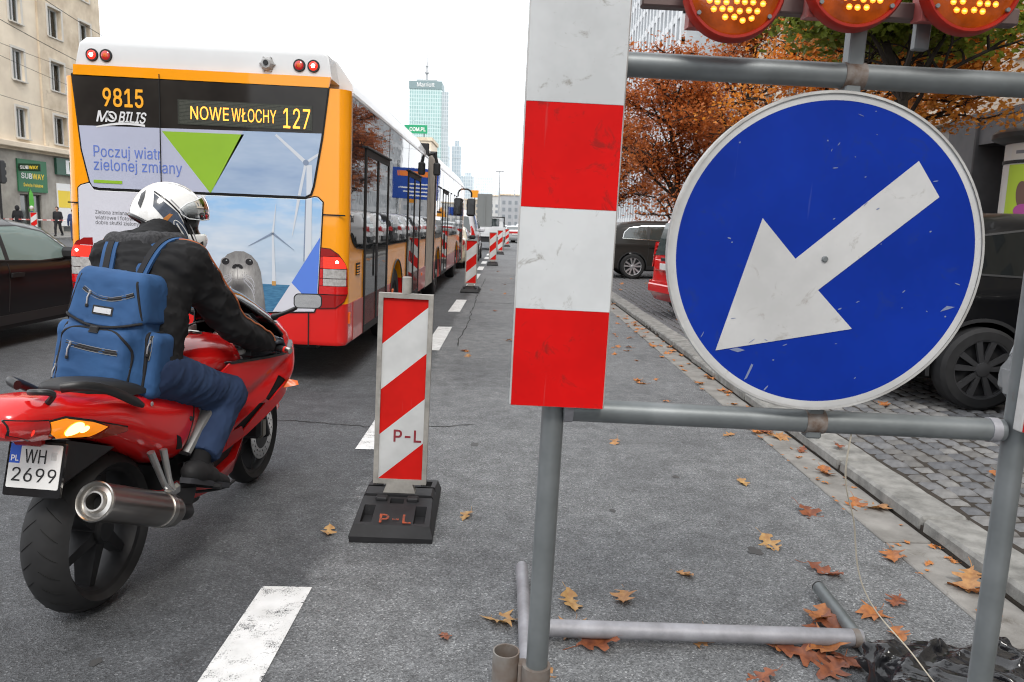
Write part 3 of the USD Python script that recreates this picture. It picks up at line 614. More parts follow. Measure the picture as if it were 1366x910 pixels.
# ------------------------------------------------------------------ warning stand in the foreground
GALV = pbr('galvanised', (.20, .215, .222), rough=.45, metal=.45, col2=(.12, .132, .135), vs=4., bump=.12, bs=55, bd=.003, dirt=((.13, .085, .05), .36, 6.), stretch=(1, 1, 1))
GALV2 = pbr('galvanised_pale', (.32, .32, .345), rough=.55, metal=.3, col2=(.20, .198, .21), vs=9., bump=.15, bs=70, bd=.003)
RUST = pbr('rusty_steel', (.13, .075, .045), rough=.8, metal=.2, col2=(.2, .19, .18), vs=9., bump=.3, bs=60, bd=.004)
def worn(name, col, dirtc, amt, seed):
    """Reflective sheeting with grime, grey scuffs and fine scratches."""
    nd = {'tc': ('texture_coordinate', {}), 'mp': ('mapping', {'location': (seed, seed * 2., 0)}), 'ms': ('mapping', {'scale': (40., 40., 2.2), 'rotation': (0, .35, 0)}),
          'n1': ('noise_texture', {'scale': 3.5, 'detail': 6., 'roughness': .62}), 'r1': ('rgb_ramp', {'ramp': [(.36, np.array(col) * .80), (.66, col)]}),
          'n2': ('noise_texture', {'scale': 14., 'detail': 8., 'roughness': .72, 'distortion': .8}), 'r2': ('rgb_ramp', {'ramp': [(1 - amt, (0, 0, 0)), (1 - amt + .1, (.85, .85, .85))]}),
          'n3': ('noise_texture', {'scale': 1., 'detail': 3., 'roughness': .6}), 'r3': ('rgb_ramp', {'ramp': [(.69, (0, 0, 0)), (.76, (.45, .45, .45))]}),
          'a': ('mix_color', {'b': dirtc}), 'b': ('mix_color', {'b': np.array(dirtc) * 1.3 + .05}), 'p': ('principled_bsdf', {'roughness': .5, 'specular_ior_level': .09})}
    ln = [('tc.object', 'mp.vector'), ('mp.vector', 'n1.vector'), ('mp.vector', 'n2.vector'), ('mp.vector', 'ms.vector'), ('ms.vector', 'n3.vector'), ('n1.fac', 'r1.fac'), ('n2.fac', 'r2.fac'), ('n3.fac', 'r3.fac'),
          ('r1.color', 'a.a'), ('r2.color', 'a.fac'), ('a.result', 'b.a'), ('r3.color', 'b.fac'), ('b.result', 'p.base_color')]
    return usdkit.material(stage, f'/World/Looks/{name}', nd, ln, surface='p.BSDF')
BRED = worn('board_red', (.56, .005, .005), (.26, .012, .010), .43, 1.); BWHT = worn('board_white', (.54, .555, .565), (.24, .23, .21), .42, 2.)
SBLUE = worn('sign_blue', (.004, .027, .275), (.010, .03, .20), .42, 3.); SWHT = worn('sign_white', (.50, .50, .50), (.30, .285, .27), .40, 5.)
ALU = pbr('aluminium_edge', (.5, .5, .49), rough=.5, metal=.3, col2=(.33, .32, .31), vs=12.)
AMB = pbr('amber_lens', (.34, .055, .003), rough=.12, spec=.4, coat=.1, emit=(1., .17, .008), es=.10, col2=(.08, .012, .002), vs=17., bump=.2, bs=70, bd=.004)
LEDM = pbr('led_lit', (.9, .5, .1), emit=(1., .46, .06), es=6.); LEDG = pbr('led_halo', (.7, .2, .02), emit=(1., .22, .012), es=1.8)
LRIM = pbr('lamp_rim', (.36, .014, .004), rough=.4, var=.5, vs=8.); LBOX = pbr('lamp_box_red', (.38, .10, .095), rough=.6, col2=(.30, .06, .05), vs=11., dirt=((.36, .26, .25), .4, 9.))
fr = thing('warning_stand', 'steel tube traffic stand with blue arrow sign, striped board and amber lamps', 'road sign', (.082, 1.95, 0), (0, .023, 0))
PX = (.02, 1.25); TR = .0300
def tb(name, P, r, m=GALV, **k): return part(fr, name, tube(P, r, 24), m, smooth=40, **k)
tb('post', [(PX[0], 0, .12), (PX[0] + .01, 0, 2.42)], TR); tb('post', [(PX[1] + .02, .0, .10), (PX[1] - .01, 0, 2.42)], TR)
tb('crossbar', [(PX[0] + .03, 0, 1.953), (PX[1] - .03, 0, 1.953)], TR); tb('crossbar', [(PX[0] + .03, 0, 1.073), (PX[1] - .03, 0, 1.073)], TR)
tb('crossbar', [(PX[0] + .03, 0, 2.37), (PX[1] - .03, 0, 2.37)], TR)
for x, z in ((PX[0] + .05, 1.953), (PX[1] - .05, 1.953), (PX[0] + .05, 1.073), (PX[1] - .05, 1.073)):
    part(fr, 'weld', rough_up(cyl((x - .018, 0, z), (x + .006, 0, z), TR + .003, 18), .002, 60.), GALV2)
SLV = pbr('sleeve_rusty', (.20, .195, .185), rough=.6, metal=.2, col2=(.10, .055, .032), vs=6., dirt=((.09, .05, .03), .42, 9.), bump=.2, bs=50, bd=.003)
tb('sleeve', [(PX[0], 0, .0), (PX[0], 0, .34)], .04, SLV)
part(fr, 'sleeve', pipe([(PX[0] - .085, .03, .0), (PX[0] - .085, .03, .36)], .038, .004), SLV); part(fr, 'sleeve', pipe([(PX[1], 0, .0), (PX[1], 0, .30)], .04, .004), GALV)
part(fr, 'gusset', bx(PX[0] - .05, PX[0] - .03, .005, .045, .02, .33), RUST)
# base frame on the ground: two runners and a tie
tb('runner', [(PX[0] - .0, -.55, .04), (PX[0] + .0, .58, .045), (PX[0] - .005, 1.2, .062)], .026, GALV2); tb('runner', [(PX[1] + .015, -.55, .03), (PX[1] + .05, .5, .04), (PX[1] + .04, 1.10, .075)], .026)
part(fr, 'runner_cap', cyl((PX[1] + .04, 1.098, .075), (PX[1] + .04, 1.106, .0755), .0262, 20), pbr('tube_mouth', (.03, .03, .03), rough=.9))
tb('tie_bar', [(PX[0] + .08, .70, .058), (PX[1] + .04, .70, .073)], .032, GALV2); part(fr, 'weld', rough_up(cyl((PX[1] + .005, .70, .07), (PX[1] + .03, .70, .071), .0355, 18), .003, 60.), RUST)
# clamp stalk that carries the sign
part(fr, 'stalk', bx(.694, .734, -.02, .02, 1.03, 2.10, .004), GALV)
for z in (1.953, 1.073): part(fr, 'rust_collar', rough_up(cyl((.690, 0, z), (.742, 0, z), TR + .0025, 24), .0012, 50.), pbr('rust_stain', (.10, .06, .04), rough=.8, col2=(.22, .21, .20), vs=30.))
# striped boards
def board(x0, z0, x1, label=None):
    b = grp(fr, 'striped_board', label); hs = .25; n = 6
    part(b, 'backing', bx(x0, x1, -.068, -.034, z0, z0 + n * hs, .003), ALU)
    for k in range(n):
        part(b, 'red_band' if k % 2 == 0 else 'white_band', bx(x0 + .004, x1 - .004, -.071, -.066, z0 + k * hs + (.002 if k == 0 else 0), z0 + (k + 1) * hs - .0008), BRED if k % 2 == 0 else BWHT, smooth=False)
    return b
board(-.093, 1.094, .149)
board(1.224, 1.085, 1.466)
# round blue sign
sg = grp(fr, 'round_sign'); cx, cz, R = .678, 1.512, .392
def disc(r, y0, y1, n=96, bev=.003): return move(cyl((cx, y1, cz), (cx, y0, cz), r, n, bev))
part(sg, 'back_plate', disc(R, -.048, -.03), ALU, smooth=30)
part(sg, 'rim', prism(Point(cx, cz).buffer(R - .001, 48).difference(Point(cx, cz).buffer(R - .018, 48)), .002, (1, 0, 0), (0, 0, 1), (0, -.048, 0)), SWHT, smooth=False)
part(sg, 'blue_face', prism(Point(cx, cz).buffer(R - .0175, 48), .0016, (1, 0, 0), (0, 0, 1), (0, -.048, 0)), SBLUE, smooth=False)
rmE = orient(lathe([(R, -.02), (R + .005, -.016), (R + .006, 0), (R + .004, .006), (R - .002, .006)], 96), (cx, -.048, cz), (0, -1, 0)); part(sg, 'edge', rmE, ALU, smooth=40)
arrow = Polygon([(.425, 1.258), (.512, 1.595), (.604, 1.499), (.882, 1.752), (.944, 1.668), (.669, 1.424), (.766, 1.330)])
part(sg, 'arrow', prism(arrow, .0012, (1, 0, 0), (0, 0, 1), (0, -.0496, 0)), SWHT, smooth=False)
part(sg, 'bolt', cyl((.677, -.046, 1.502), (.677, -.056, 1.502), .008, 10, .002), GALV)
SCR = pbr('scuff_grey', (.16, .19, .30), rough=.8)
rs = np.random.default_rng(5); ms = []
for k in range(34):
    a, q = rs.random() * 2 * PI, R * .93 * math.sqrt(rs.random()); x, z = cx + q * math.cos(a), cz + q * math.sin(a)
    L, w, t = .002 + .009 * rs.random() ** 3, .0006 + .0014 * rs.random(), rs.normal(.3, .5)
    ring = [(x + L * math.cos(u) * math.cos(t) - w * math.sin(u) * math.sin(t), z + L * math.cos(u) * math.sin(t) + w * math.sin(u) * math.cos(t)) for u in np.linspace(0, 2 * PI, 9)[:-1] + rs.normal(0, .2, 8)]
    pg = Polygon(ring).buffer(0)
    if pg.area > 1e-8: ms.append(prism(pg, .0006, (1, 0, 0), (0, 0, 1), (0, -.0508 if arrow.contains(Point(x, z)) else -.0496, 0)))
for pts in ([(.505, 1.185), (.512, 1.19), (.525, 1.225), (.52, 1.228)], [(.985, 1.385), (1.0, 1.4), (1.02, 1.398), (1.003, 1.391)], [(.46, 1.262), (.482, 1.256), (.50, 1.262), (.48, 1.268)]): ms.append(prism(Polygon(pts), .0006, (1, 0, 0), (0, 0, 1), (0, -.0496, 0)))
part(sg, 'scuff', cat(ms), SCR, smooth=False, kind='stuff')
# amber flashing lamps on a bar
part(fr, 'lamp_bar', bx(.18, 1.1, -.018, .018, 2.088, 2.128, .004), pbr('bar_brown', (.12, .085, .08), rough=.5, metal=.3))
part(fr, 'bar_strut', bx(.856, .892, -.012, .012, 2.022, 2.09, .003), GALV)
for lx, lz in ((.383, 2.117), (.665, 2.155), (.935, 2.160)):
    l = grp(fr, 'warning_lamp'); r = .118
    part(l, 'lens', orient(lathe([(0, .022), (.04, .0205), (.08, .016), (.104, .006), (.107, 0)], 48), (lx, -.088, lz), (0, -1, 0)), AMB, smooth=60)
    part(l, 'rim', orient(lathe([(.104, .004), (.107, .012), (.113, .012), (r, .004), (r + .001, -.02), (.10, -.03)], 48), (lx, -.088, lz), (0, -1, 0)), LRIM, smooth=40)
    c = np.array([(-.085, -.085), (.085, -.085), (.085, .07), (-.085, .07)])
    part(l, 'housing', hull([(lx + a * .9 - .02, -.062, lz + b) for a, b in c] + [(lx + a * .75 - .03, -.004, lz + b * .8 - .01) for a, b in c]), LBOX)
    leds, hal = [], []
    for i in range(-4, 5):
        for j in range(-4, 5):
            x, z = i * .0205 + (j % 2) * .010 + rs.normal(0, .0016), j * .0175 + rs.normal(0, .0014)
            if x * x + z * z < .080 ** 2 and rs.random() < .93:
                y = -.088 - .0215 + .9 * (x * x + z * z)
                leds.append(hull([(lx + x + a, y + c_, lz + z + b) for a, b, c_ in ((-.0075, .0004, 0), (.0062, -.0005, 0), (-.002, .0024, 0), (.003, .0026, 0), (-.003, -.0022, 0), (.003, -.0024, 0), (0, 0, -.003))]))
                hal.append(cyl((lx + x, y + .0005, lz + z), (lx + x, y - .0008, lz + z), .0072, 8))
    part(l, 'led', cat(leds), LEDM, smooth=False, kind='stuff'); part(l, 'led_glow', cat(hal), LEDG, smooth=False, kind='stuff')
    for a in (-2.5, -.65, .65, 2.5): part(l, 'screw', cyl((lx + .103 * math.cos(a), -.098, lz + .103 * math.sin(a)), (lx + .103 * math.cos(a), -.104, lz + .103 * math.sin(a)), .005, 8), GALV)

# cord hanging from the lower bar
single('cord', tube(spline([(.923, 1.94, 1.032), (.932, 1.97, .9), (1.003, 2.05, .753), (1.1, 2.15, .501), (1.18, 2.15, .381), (1.242, 2.1, .314), (1.30, 2.05, .24), (1.42, 2.03, .16)], 50), .0022, 6), pbr('cord_pale', (.42, .38, .31), rough=.9), 'thin pale cord hanging from the lower bar down to the black bag', 'cord')
# black plastic bag weighing the runner down
def fbag(P):
    Q = P.copy(); n1 = meshkit.fbm(Q * [5, 9, 6], 3, 1) - .5; n2 = meshkit.fbm(Q @ Rz(.6) * [3, 13, 8], 2, 5) - .5
    d = umin([d_box(Q, (1.52, 2.20, .085), (.25, .20, .11), .07), d_cap(Q, (1.33, 2.44, .08), (1.62, 2.28, .12), .055, .07), d_cap(Q, (1.68, 2.2, .1), (1.66, 2.02, .22), .06, .05)], .05)
    return d + .05 * n1 + .06 * np.abs(n2) * 2 - .05 * np.abs(meshkit.fbm(Q @ Rz(-.7) * [5, 22, 14], 2, 8) - .5) * 2 - .002
bagm = nets(fbag, (1.1, 1.85, -.02), (1.95, 2.62, .36), .0065)
single('plastic_bag', bagm, pbr('bag_black', (.006, .006, .007), rough=.13, spec=.55, bump=.12, bs=20, bd=.01, stretch=(.7, 3.2, 1.6)), 'crumpled glossy black plastic bag tied on the stand runner', 'plastic bag', smooth=True)

# ------------------------------------------------------------------ striped delineator posts
DRED = worn('delineator_red', (.55, .012, .009), (.22, .03, .025), .30, 7.); DWHT = worn('delineator_white', (.56, .57, .57), (.30, .29, .27), .34, 9.)
PLG = pbr('plastic_grey', (.33, .315, .29), rough=.6, var=.4, vs=12., dirt=((.16, .15, .14), .38, 18.)); RUB = pbr('rubber_base', (.022, .022, .024), rough=.6, var=.35, vs=9., bump=.2, bs=80, bd=.003, dirt=((.075, .072, .068), .36, 12.))
ORGP = pbr('paint_orange', (.30, .055, .02), rough=.7, dirt=((.028, .028, .029), .56, 38.)); MAROON = pbr('paint_maroon', (.22, .03, .04), rough=.7)
def delineator(name, label, loc, rot, detail=True, flip=False):
    t = thing(name, label, 'traffic delineator', loc, rot, group='red and white delineators along the lane line')
    w, z0, h = .115, .205, .96
    # base: low block with raised shoulders, wheel-shaped pockets and a handle slot
    b = mani(hull([(sx * x, sy * y, z) for x, y, z in ((.20, .36, 0), (.205, .365, .03), (.185, .34, .085), (.18, .10, .125), (.17, .05, .135)) for sx in (-1, 1) for sy in (-1, 1)]))
    for sx in (-1, 1):
        for sy in (-1, 1): b -= mani(bx(sx * .13 - .028, sx * .13 + .028, sy * .22 - .10, sy * .22 + .06, .06, .3))
    b -= mani(bx(-.035, .035, -.14, -.09, .085, .3)); b -= mani(bx(-.3, .3, .07, .11, .10, .2)); b -= mani(bx(-.3, .3, -.075, -.05, .112, .2))
    part(t, 'base', meshkit.arrays(b)[:2], RUB, smooth=30)
    for sx in (-1, 1): part(t, 'base_lug', box((.06, .05, .022), (sx * .08, -.1, .132), .006), RUB)
    part(t, 'foot', hull([(sx * x, sy * y, z) for x, y, z in ((.09, .03, .12), (.06, .025, .20)) for sx in (-1, 1) for sy in (-1, 1)]), PLG)
    o = sbox(-w - .024, z0 - .024, w + .024, z0 + h + .024).buffer(.012).buffer(-.012)
    part(t, 'frame', patch(o.difference(sbox(-w, z0, w, z0 + h)), lambda p: np.c_[p[:, 0], np.full(len(p), -.022), p[:, 1]], lambda p: np.c_[p[:, 0], np.full(len(p), .022), p[:, 1]], .06), PLG, smooth=30)
    part(t, 'back_panel', bx(-w - .002, w + .002, -.006, .012, z0 - .002, z0 + h + .002), DWHT, smooth=False)
    pan = sbox(-w, z0, w, z0 + h); k = .25 * h
    for i in range(-2, 4):
        zz = z0 + i * k
        q = Polygon([(-w, zz), (w, zz + .2), (w, zz + .2 + k), (-w, zz + k)]).intersection(pan)
        if q.area > 1e-5: part(t, 'red_stripe' if i % 2 else 'white_stripe', prism(q, .002, (1, 0, 0), (0, 0, 1), (0, -.006, 0)), DRED if i % 2 else DWHT, smooth=False)
    if detail:
        part(t, 'peg', cyl((0, 0, z0 + h + .02), (0, 0, z0 + h + .11), .024, 16, .004), PLG)
        part(t, 'lettering', text('P-L', .062, (1, 0, 0), (0, 0, 1), (-.048, -.009, z0 + .205), True, width=.145, depth=.001), MAROON, smooth=False)
        part(t, 'base_lettering', text('P-L', .045, (1, 0, 0), (0, .8, .6), (-.07, -.333, .094), True, width=.155, depth=.004), ORGP, smooth=False)
    return t
delineator('traffic_delineator', 'nearest red and white delineator on a black rubber base, lettered P-L', (-.545, 3.86, 0), (0, .030, .03))
d2 = delineator('traffic_delineator', 'second nearest red and white delineator beside the bus front', (-.83, 17.4, 0), (0, .012, -.03), False)
for k, (x, y, l) in enumerate(((-.56, 29., 'third delineator, in front of the white pickup truck'), (-.4, 40., 'fourth delineator, just right of the pickup tail'), (-.06, 54., 'last small delineator before the distant queue of cars'), (.45, 70., 'tiny farthest delineator near the edge of the big striped board'))):
    copy(d2, 'traffic_delineator', l, (x, y, 0), (0, 0, .03 * k), scale=(1.05, 1, 1.05))
copy(d2, 'traffic_delineator', 'delineator on the far left pavement among the pedestrians', (-27.5, 44.6, .05), (0, 0, .2), scale=(1.4, 1, 1.25), group='pavement delineators')

# ------------------------------------------------------------------ fallen leaves
def oak(L, seed, maple=False):
    r = np.random.default_rng(seed); pts = []
    if maple:
        for a, q in ((-90, .12), (-62, .42), (-40, .36), (-15, .95), (-4, .52), (14, .62), (38, .72), (52, 1.0), (66, .58), (78, .72), (90, 1.08)): pts.append((q * math.cos(math.radians(a)) * .5, .3 + q * math.sin(math.radians(a)) * .62))
        pts = [(0, .18)] + pts[1:]
    else:
        for t, w in ((0, .02), (.1, .05), (.2, .20), (.26, .24), (.3, .09), (.38, .12), (.47, .36), (.54, .33), (.56, .13), (.66, .14), (.74, .30), (.80, .25), (.80, .10), (.9, .12), (.97, .06), (1., 0)): pts.append((w, t))
    pts = np.array(pts); pts += r.normal(0, .014, pts.shape); ring = np.vstack([pts, (pts * [-1, 1] + r.normal(0, .012, pts.shape))[::-1]])
    pg = Polygon(ring).buffer(0).buffer(.008); pg = pg if hasattr(pg, 'exterior') else max(pg.geoms, key=lambda g: g.area)
    c1, c2, c3, ph = r.uniform(.15, .75), r.uniform(-.25, .5), r.uniform(.03, .09), r.random() * 6
    def f(p, off=0.):
        x, y = p[:, 0], p[:, 1] - .5
        z = c1 * x * x + c2 * y * y + c3 * np.sin(9 * y + ph) * np.abs(x) * 2 - .06 * np.exp(-(x / .03) ** 2) + .03 * np.sin(5 * x + 7 * y + ph)
        return np.c_[x * L, y * L, z * L + off]
    m = patch(pg, f, None, .085); z = m.vertices[:, 2]; st = tube([(0, -.5 * L, f(np.array([[0, 0.]]))[0, 2]), (.03 * L, -.66 * L, .02 * L), (.08 * L, -.8 * L, .05 * L)], .009 * L, 4, False)
    m = cat([m, st]); return TM(m.vertices - [0, 0, np.percentile(m.vertices[:, 2], 6)], m.faces)
def dleaf(name, c, c2):
    if name in MATS: return MATS[name]
    MATS[name] = usdkit.material(stage, f'/World/Looks/{name}', {'tc': ('texture_coordinate', {}), 'n': ('noise_texture', {'scale': 28., 'detail': 4.}), 'r': ('rgb_ramp', {'ramp': [(.35, c2), (.62, c)]}),
        'p': ('principled_bsdf', {'roughness': .55}), 't': ('translucent_bsdf', {}), 'm': ('mix_closure', {'fac': .12})}, [('tc.object', 'n.vector'), ('n.fac', 'r.fac'), ('r.color', 'p.base_color'), ('r.color', 't.color'), ('p.BSDF', 'm.closure1'), ('t.BSDF', 'm.closure2')], surface='m.closure')
    return MATS[name]
LM = [dleaf('leaf_orange', (.38, .14, .04), (.22, .075, .025)), dleaf('leaf_rust', (.24, .075, .03), (.12, .035, .018)), dleaf('leaf_tan', (.40, .205, .075), (.26, .12, .045)), dleaf('leaf_red', (.24, .075, .035), (.13, .04, .02)), dleaf('leaf_yellow', (.42, .25, .09), (.30, .15, .05))]
LEAVES = [  # x, y, length, turn, colour, maple, label
    (.82, 5.33, .12, 1.2, 2, 0, 'small tan leaf on the asphalt just under the lower bar, left half'), (1.73, 5.61, .11, .4, 2, 0, 'small tan leaf on asphalt just left of the gutter below the sign'), (1.5, 4.51, .12, 1.6, 4, 0, 'pale yellowish leaf on open asphalt well below the sign'),
    (2.1, 4.72, .19, 1.4, 0, 0, 'orange oak leaf in the gutter nearest the stand cord top'), (1.72, 4.01, .19, 1.9, 1, 0, 'brown oak leaf on asphalt near the gutter edge, left of the cord'), (1.35, 3.59, .16, 1.7, 4, 0, 'yellow-tan oak leaf with a dark wet patch, mid asphalt'),
    (2.03, 4.13, .17, 1.3, 0, 0, 'orange leaf in gutter right beside the cord'), (2.15, 4.09, .16, 2.4, 2, 1, 'tan maple leaf in gutter touching the orange one'), (1.91, 3.47, .16, 1.2, 0, 0, 'orange leaf on the asphalt edge right of the cord'), (1.5, 3.29, .17, 2.3, 3, 0, 'dark red-brown leaf beyond the angled tube end'),
    (.84, 3.23, .10, 2.2, 2, 0, 'small tan curled leaf on asphalt beyond the tie bar'), (.30, 2.95, .15, 1.75, 4, 0, 'tan oak leaf just behind the tie bar by the left post'), (.53, 3.0, .16, 1.4, 2, 0, 'tan oak leaf behind the tie bar, second from the left post'), (.39, 2.63, .19, 3.3, 1, 0, 'big reddish-brown oak leaf standing before the tie bar'),
    (.28, 2.71, .13, 1.1, 2, 1, 'tan maple leaf right beside the left post before the tie bar'), (.02, 2.78, .17, 2.0, 4, 1, 'pale tan curled maple leaf left of the left post'), (1.53, 2.9, .15, .6, 0, 1, 'bright orange maple leaf just right of the angled tube'), (1.57, 2.75, .12, 1.4, 0, 0, 'orange leaf on asphalt right behind the black bag'),
    (1.31, 2.86, .19, .9, 0, 0, 'orange leaf wedged left of the angled tube end'), (1.21, 2.62, .18, .4, 0, 1, 'orange leaf lying against the front of the tie bar'), (1.14, 2.58, .21, 2.7, 1, 0, 'large brown oak leaf in front of the tie bar near the bag'), (1.28, 2.56, .15, 1.9, 3, 0, 'red-brown leaf between tie bar and black bag'),
    (1.22, 2.73, .17, 1.1, 1, 0, 'brown oak leaf behind the right end of the tie bar'), (1.06, 2.63, .15, 2.6, 0, 0, 'orange-brown oak leaf in front of the tie bar, left of the big pair'), (1.20, 2.50, .17, .7, 1, 0, 'brown leaf nearest the bottom edge left of the bag'), (1.33, 2.80, .14, 2.2, 1, 1, 'dull brown maple leaf under the angled tube'), (1.70, 3.02, .13, .9, 1, 0, 'small brown leaf behind the bag on asphalt'),
    (.78, 2.67, .12, 1.3, 2, 0, 'tan leaf partly under the middle of the tie bar'), (-.18, 3.86, .11, 1.2, 4, 0, 'small pale leaf right of the nearest delineator base'), (-.86, 3.61, .11, 1.7, 4, 0, 'small tan leaf left of the nearest delineator base'), (-.2, 2.66, .08, 1.9, 1, 0, 'small brown leaf scrap left of the pipe sleeves'), (.93, 2.44, .12, .3, 1, 0, 'brown leaf at the bottom edge before the tie bar'),
    (2.06, 3.13, .19, 2.1, 0, 0, 'orange oak leaf in gutter nearest the right post'), (2.11, 3.18, .21, .95, 2, 0, 'long curled tan leaf leaning on the kerb by the right post'), (.15, 2.45, .14, 2.9, 2, 0, 'tan leaf at the foot of the left post, bottom edge'), (.20, 2.72, .10, 3.1, 0, 0, 'orange leaf hidden partly behind the left post foot'), (2.02, 2.9, .13, 1.2, 0, 0, 'small orange leaf in gutter right of the right post'),
    (2.04, 5.71, .17, 1.5, 3, 0, 'brown leaf in gutter under the sign support'), (2.1, 5.52, .17, 2.0, 2, 1, 'tan maple leaf in gutter just right of the sign support'), (2.13, 5.2, .11, 1.0, 1, 0, 'small brown leaf in gutter nearer than the tan maple leaf'), (-.5, 9.21, .15, 1.5, 1, 0, 'dark brown leaf on asphalt right of the third lane dash'), (-.44, 8.8, .13, 1.3, 2, 0, 'tan leaf beside the dark leaf past the lane dash'), (-.2, 13.6, .14, 1.5, 1, 0, 'dark leaf farther up the lane'),
    (.17, 8.3, .1, 1., 2, 0, 'small tan leaf alone in the middle of the closed lane'), (3.07, 4.52, .13, 1.1, 0, 0, 'orange leaf lying on the grey setts near the grey car'), (2.3, 5.0, .12, 1.2, 3, 0, 'red-brown leaf on top of the kerb stone'), (3.3, 6.4, .13, 1.9, 0, 0, 'orange leaf on setts under the black car tail')]
for x, y, L, a, c, mp, lab in LEAVES:
    z = .002 if x < 1.95 else .013 if x < 2.2 else .1 if x < 2.46 else .095
    k = int(1000 * abs(x) + 77 * y)
    tilt = (0.22 * math.sin(k), .2 * math.cos(1.7 * k), a + PI / 2)
    single('oak_leaf' if not mp else 'maple_leaf', oak(L, k, mp), LM[c], lab, 'leaf', (x, y, z + .004 + (.016 if 'against' in lab or 'leaning' in lab or 'standing' in lab or 'wedged' in lab else 0)), tilt, group='fallen leaves', smooth=True)
rl = np.random.default_rng(21); ms = []
protos = [oak(1., s, s % 3 == 0) for s in range(8)]
for k in range(330):
    y = 3.2 + 26 * rl.random() ** 1.3; u = rl.random()
    if u < .58: x, z = rl.uniform(1.93, 2.19), .015
    elif u < .70: x, z = rl.uniform(1.2, 1.95), .004
    elif u < .76: x, z = rl.uniform(-.6, 1.6), .004
    else: x, z = rl.uniform(2.5, 2.5 + min(5, y * .5)), .096
    if z == .004 and y < 5.8: continue
    L = rl.uniform(.05, .135) if y > 5.5 or z > .05 else rl.uniform(.02, .05)
    ms.append(move(TM(protos[k % 8].vertices * [L, L, L * 1.2], protos[k % 8].faces), (x, y, z), Rz(rl.random() * 6.3) @ Rx(rl.normal(0, .15)) @ Ry(rl.normal(0, .15))))
lit = single('leaf_litter', cat(ms), leaf_mat('litter', [(.40, .15, .04), (.22, .075, .03), (.45, .26, .11), (.13, .055, .03), (.33, .11, .04)], .1), 'small scattered brown and orange leaves along gutter and setts', 'leaf litter', kind='stuff', smooth=True)
# ------------------------------------------------------------------ articulated bus (local: x 0 = right side, -2.55 = left; y 0 = rear; z up)
BYEL = pbr('bus_yellow', (.86, .315, .003), rough=.22, coat=.6, var=.06, vs=1.5, dirt=((.55, .24, .03), .27, 2.))
BREDP = pbr('bus_red', (.62, .012, .010), rough=.25, coat=.6, var=.12, vs=2., dirt=((.30, .02, .02), .27, 3.))
BWH = pbr('bus_white', (.62, .63, .64), rough=.35, coat=.4, var=.08, vs=1.5, dirt=((.42, .41, .38), .33, 1.6))
BSKIRT = pbr('bus_skirt_dull', (.40, .075, .065), rough=.35, coat=.3, col2=(.28, .06, .055), vs=2., dirt=((.2, .13, .11), .4, 4.))
SEAM = pbr('seam_black', (.008, .008, .008), rough=.6)
BGL = pbr('bus_glass', (.018, .02, .021), rough=.012, ior=2.4, spec=.5, bump=.05, bs=1.3, bd=.02)
RGL = pbr('bus_rear_glass', (.030, .027, .024), rough=.05, ior=1.5, spec=.25, col2=(.016, .014, .013), vs=2.2)
TYRE = pbr('tyre', (.019, .019, .020), rough=.72, var=.3, vs=14., bump=.15, bs=90, bd=.002)
BELL = pbr('bellows_grey', (.30, .275, .25), rough=.85, var=.25, vs=6.)
LMPR = pbr('lamp_red', (.50, .008, .008), rough=.1, coat=.6, spec=.7, bump=.35, bs=60, bd=.003); LMPD = pbr('lamp_red_dark', (.26, .008, .008), rough=.12, coat=.5)
LMPON = pbr('lamp_red_lit', (.7, .03, .02), emit=(1., .04, .02), es=.55, rough=.2, bump=.35, bs=60); LMPW = pbr('lamp_clear', (.44, .43, .42), rough=.12, spec=.8, col2=(.27, .26, .25), vs=30., bump=.4, bs=70)
LMPHOT = pbr('lamp_hot', (1., .8, .7), emit=(1., .55, .42), es=7.)
ORR = pbr('reflector_orange', (.75, .13, .01), rough=.25)
bus = thing('articulated_bus', 'yellow, red and white articulated city bus seen from behind, advert on its back', 'bus', (-1.5, 7.0, 0), (0, .022, 0))
def rounded(x0, x1, y0, y1, z0, z1, r, rz=.0):
    P = []
    for cx, sx in ((x0 + r, -1), (x1 - r, 1)):
        for cy, sy in ((y0 + r, -1), (y1 - r, 1)):
            for a in np.linspace(0, PI / 2, 6):
                for z, k in ((z0 + .02, -.02), (z0 + .06, 0), (z1, 0)): P.append((cx + sx * (r + k) * math.cos(a), cy + sy * (r + k) * math.sin(a), z))
    return hull(P)
def section(y0, y1, wheels, r0=.11, r1=.03):
    body = mani(rounded(-2.55, 0, y0, y1, .36, 2.70, r0))
    for wy in wheels:
        body -= mani(cyl((-3, wy, .48), (1, wy, .48), .56, 28))
    ws = lambda a, b: meshkit.arrays(body.trim_by_plane((0, 0, 1), a).trim_by_plane((0, 0, -1), -b))[:2]
    part(bus, 'skirt_panel', ws(.30, .775), BSKIRT if y0 > .5 else BREDP, smooth=30); part(bus, 'side_panel', ws(.775, 2.72), BYEL, smooth=30)
section(0.0, 6.75, [3.2]); section(8.3, 18.05, [9.1, 15.0], .05)
# the red bumper only belongs to the tail; the skirt further on is duller
part(bus, 'skirt_panel', bx(-.02, .006, .30, 2.56, .40, .773), BSKIRT, smooth=False); part(bus, 'skirt_panel', bx(-.02, .006, 3.85, 6.74, .40, .773), BSKIRT, smooth=False)
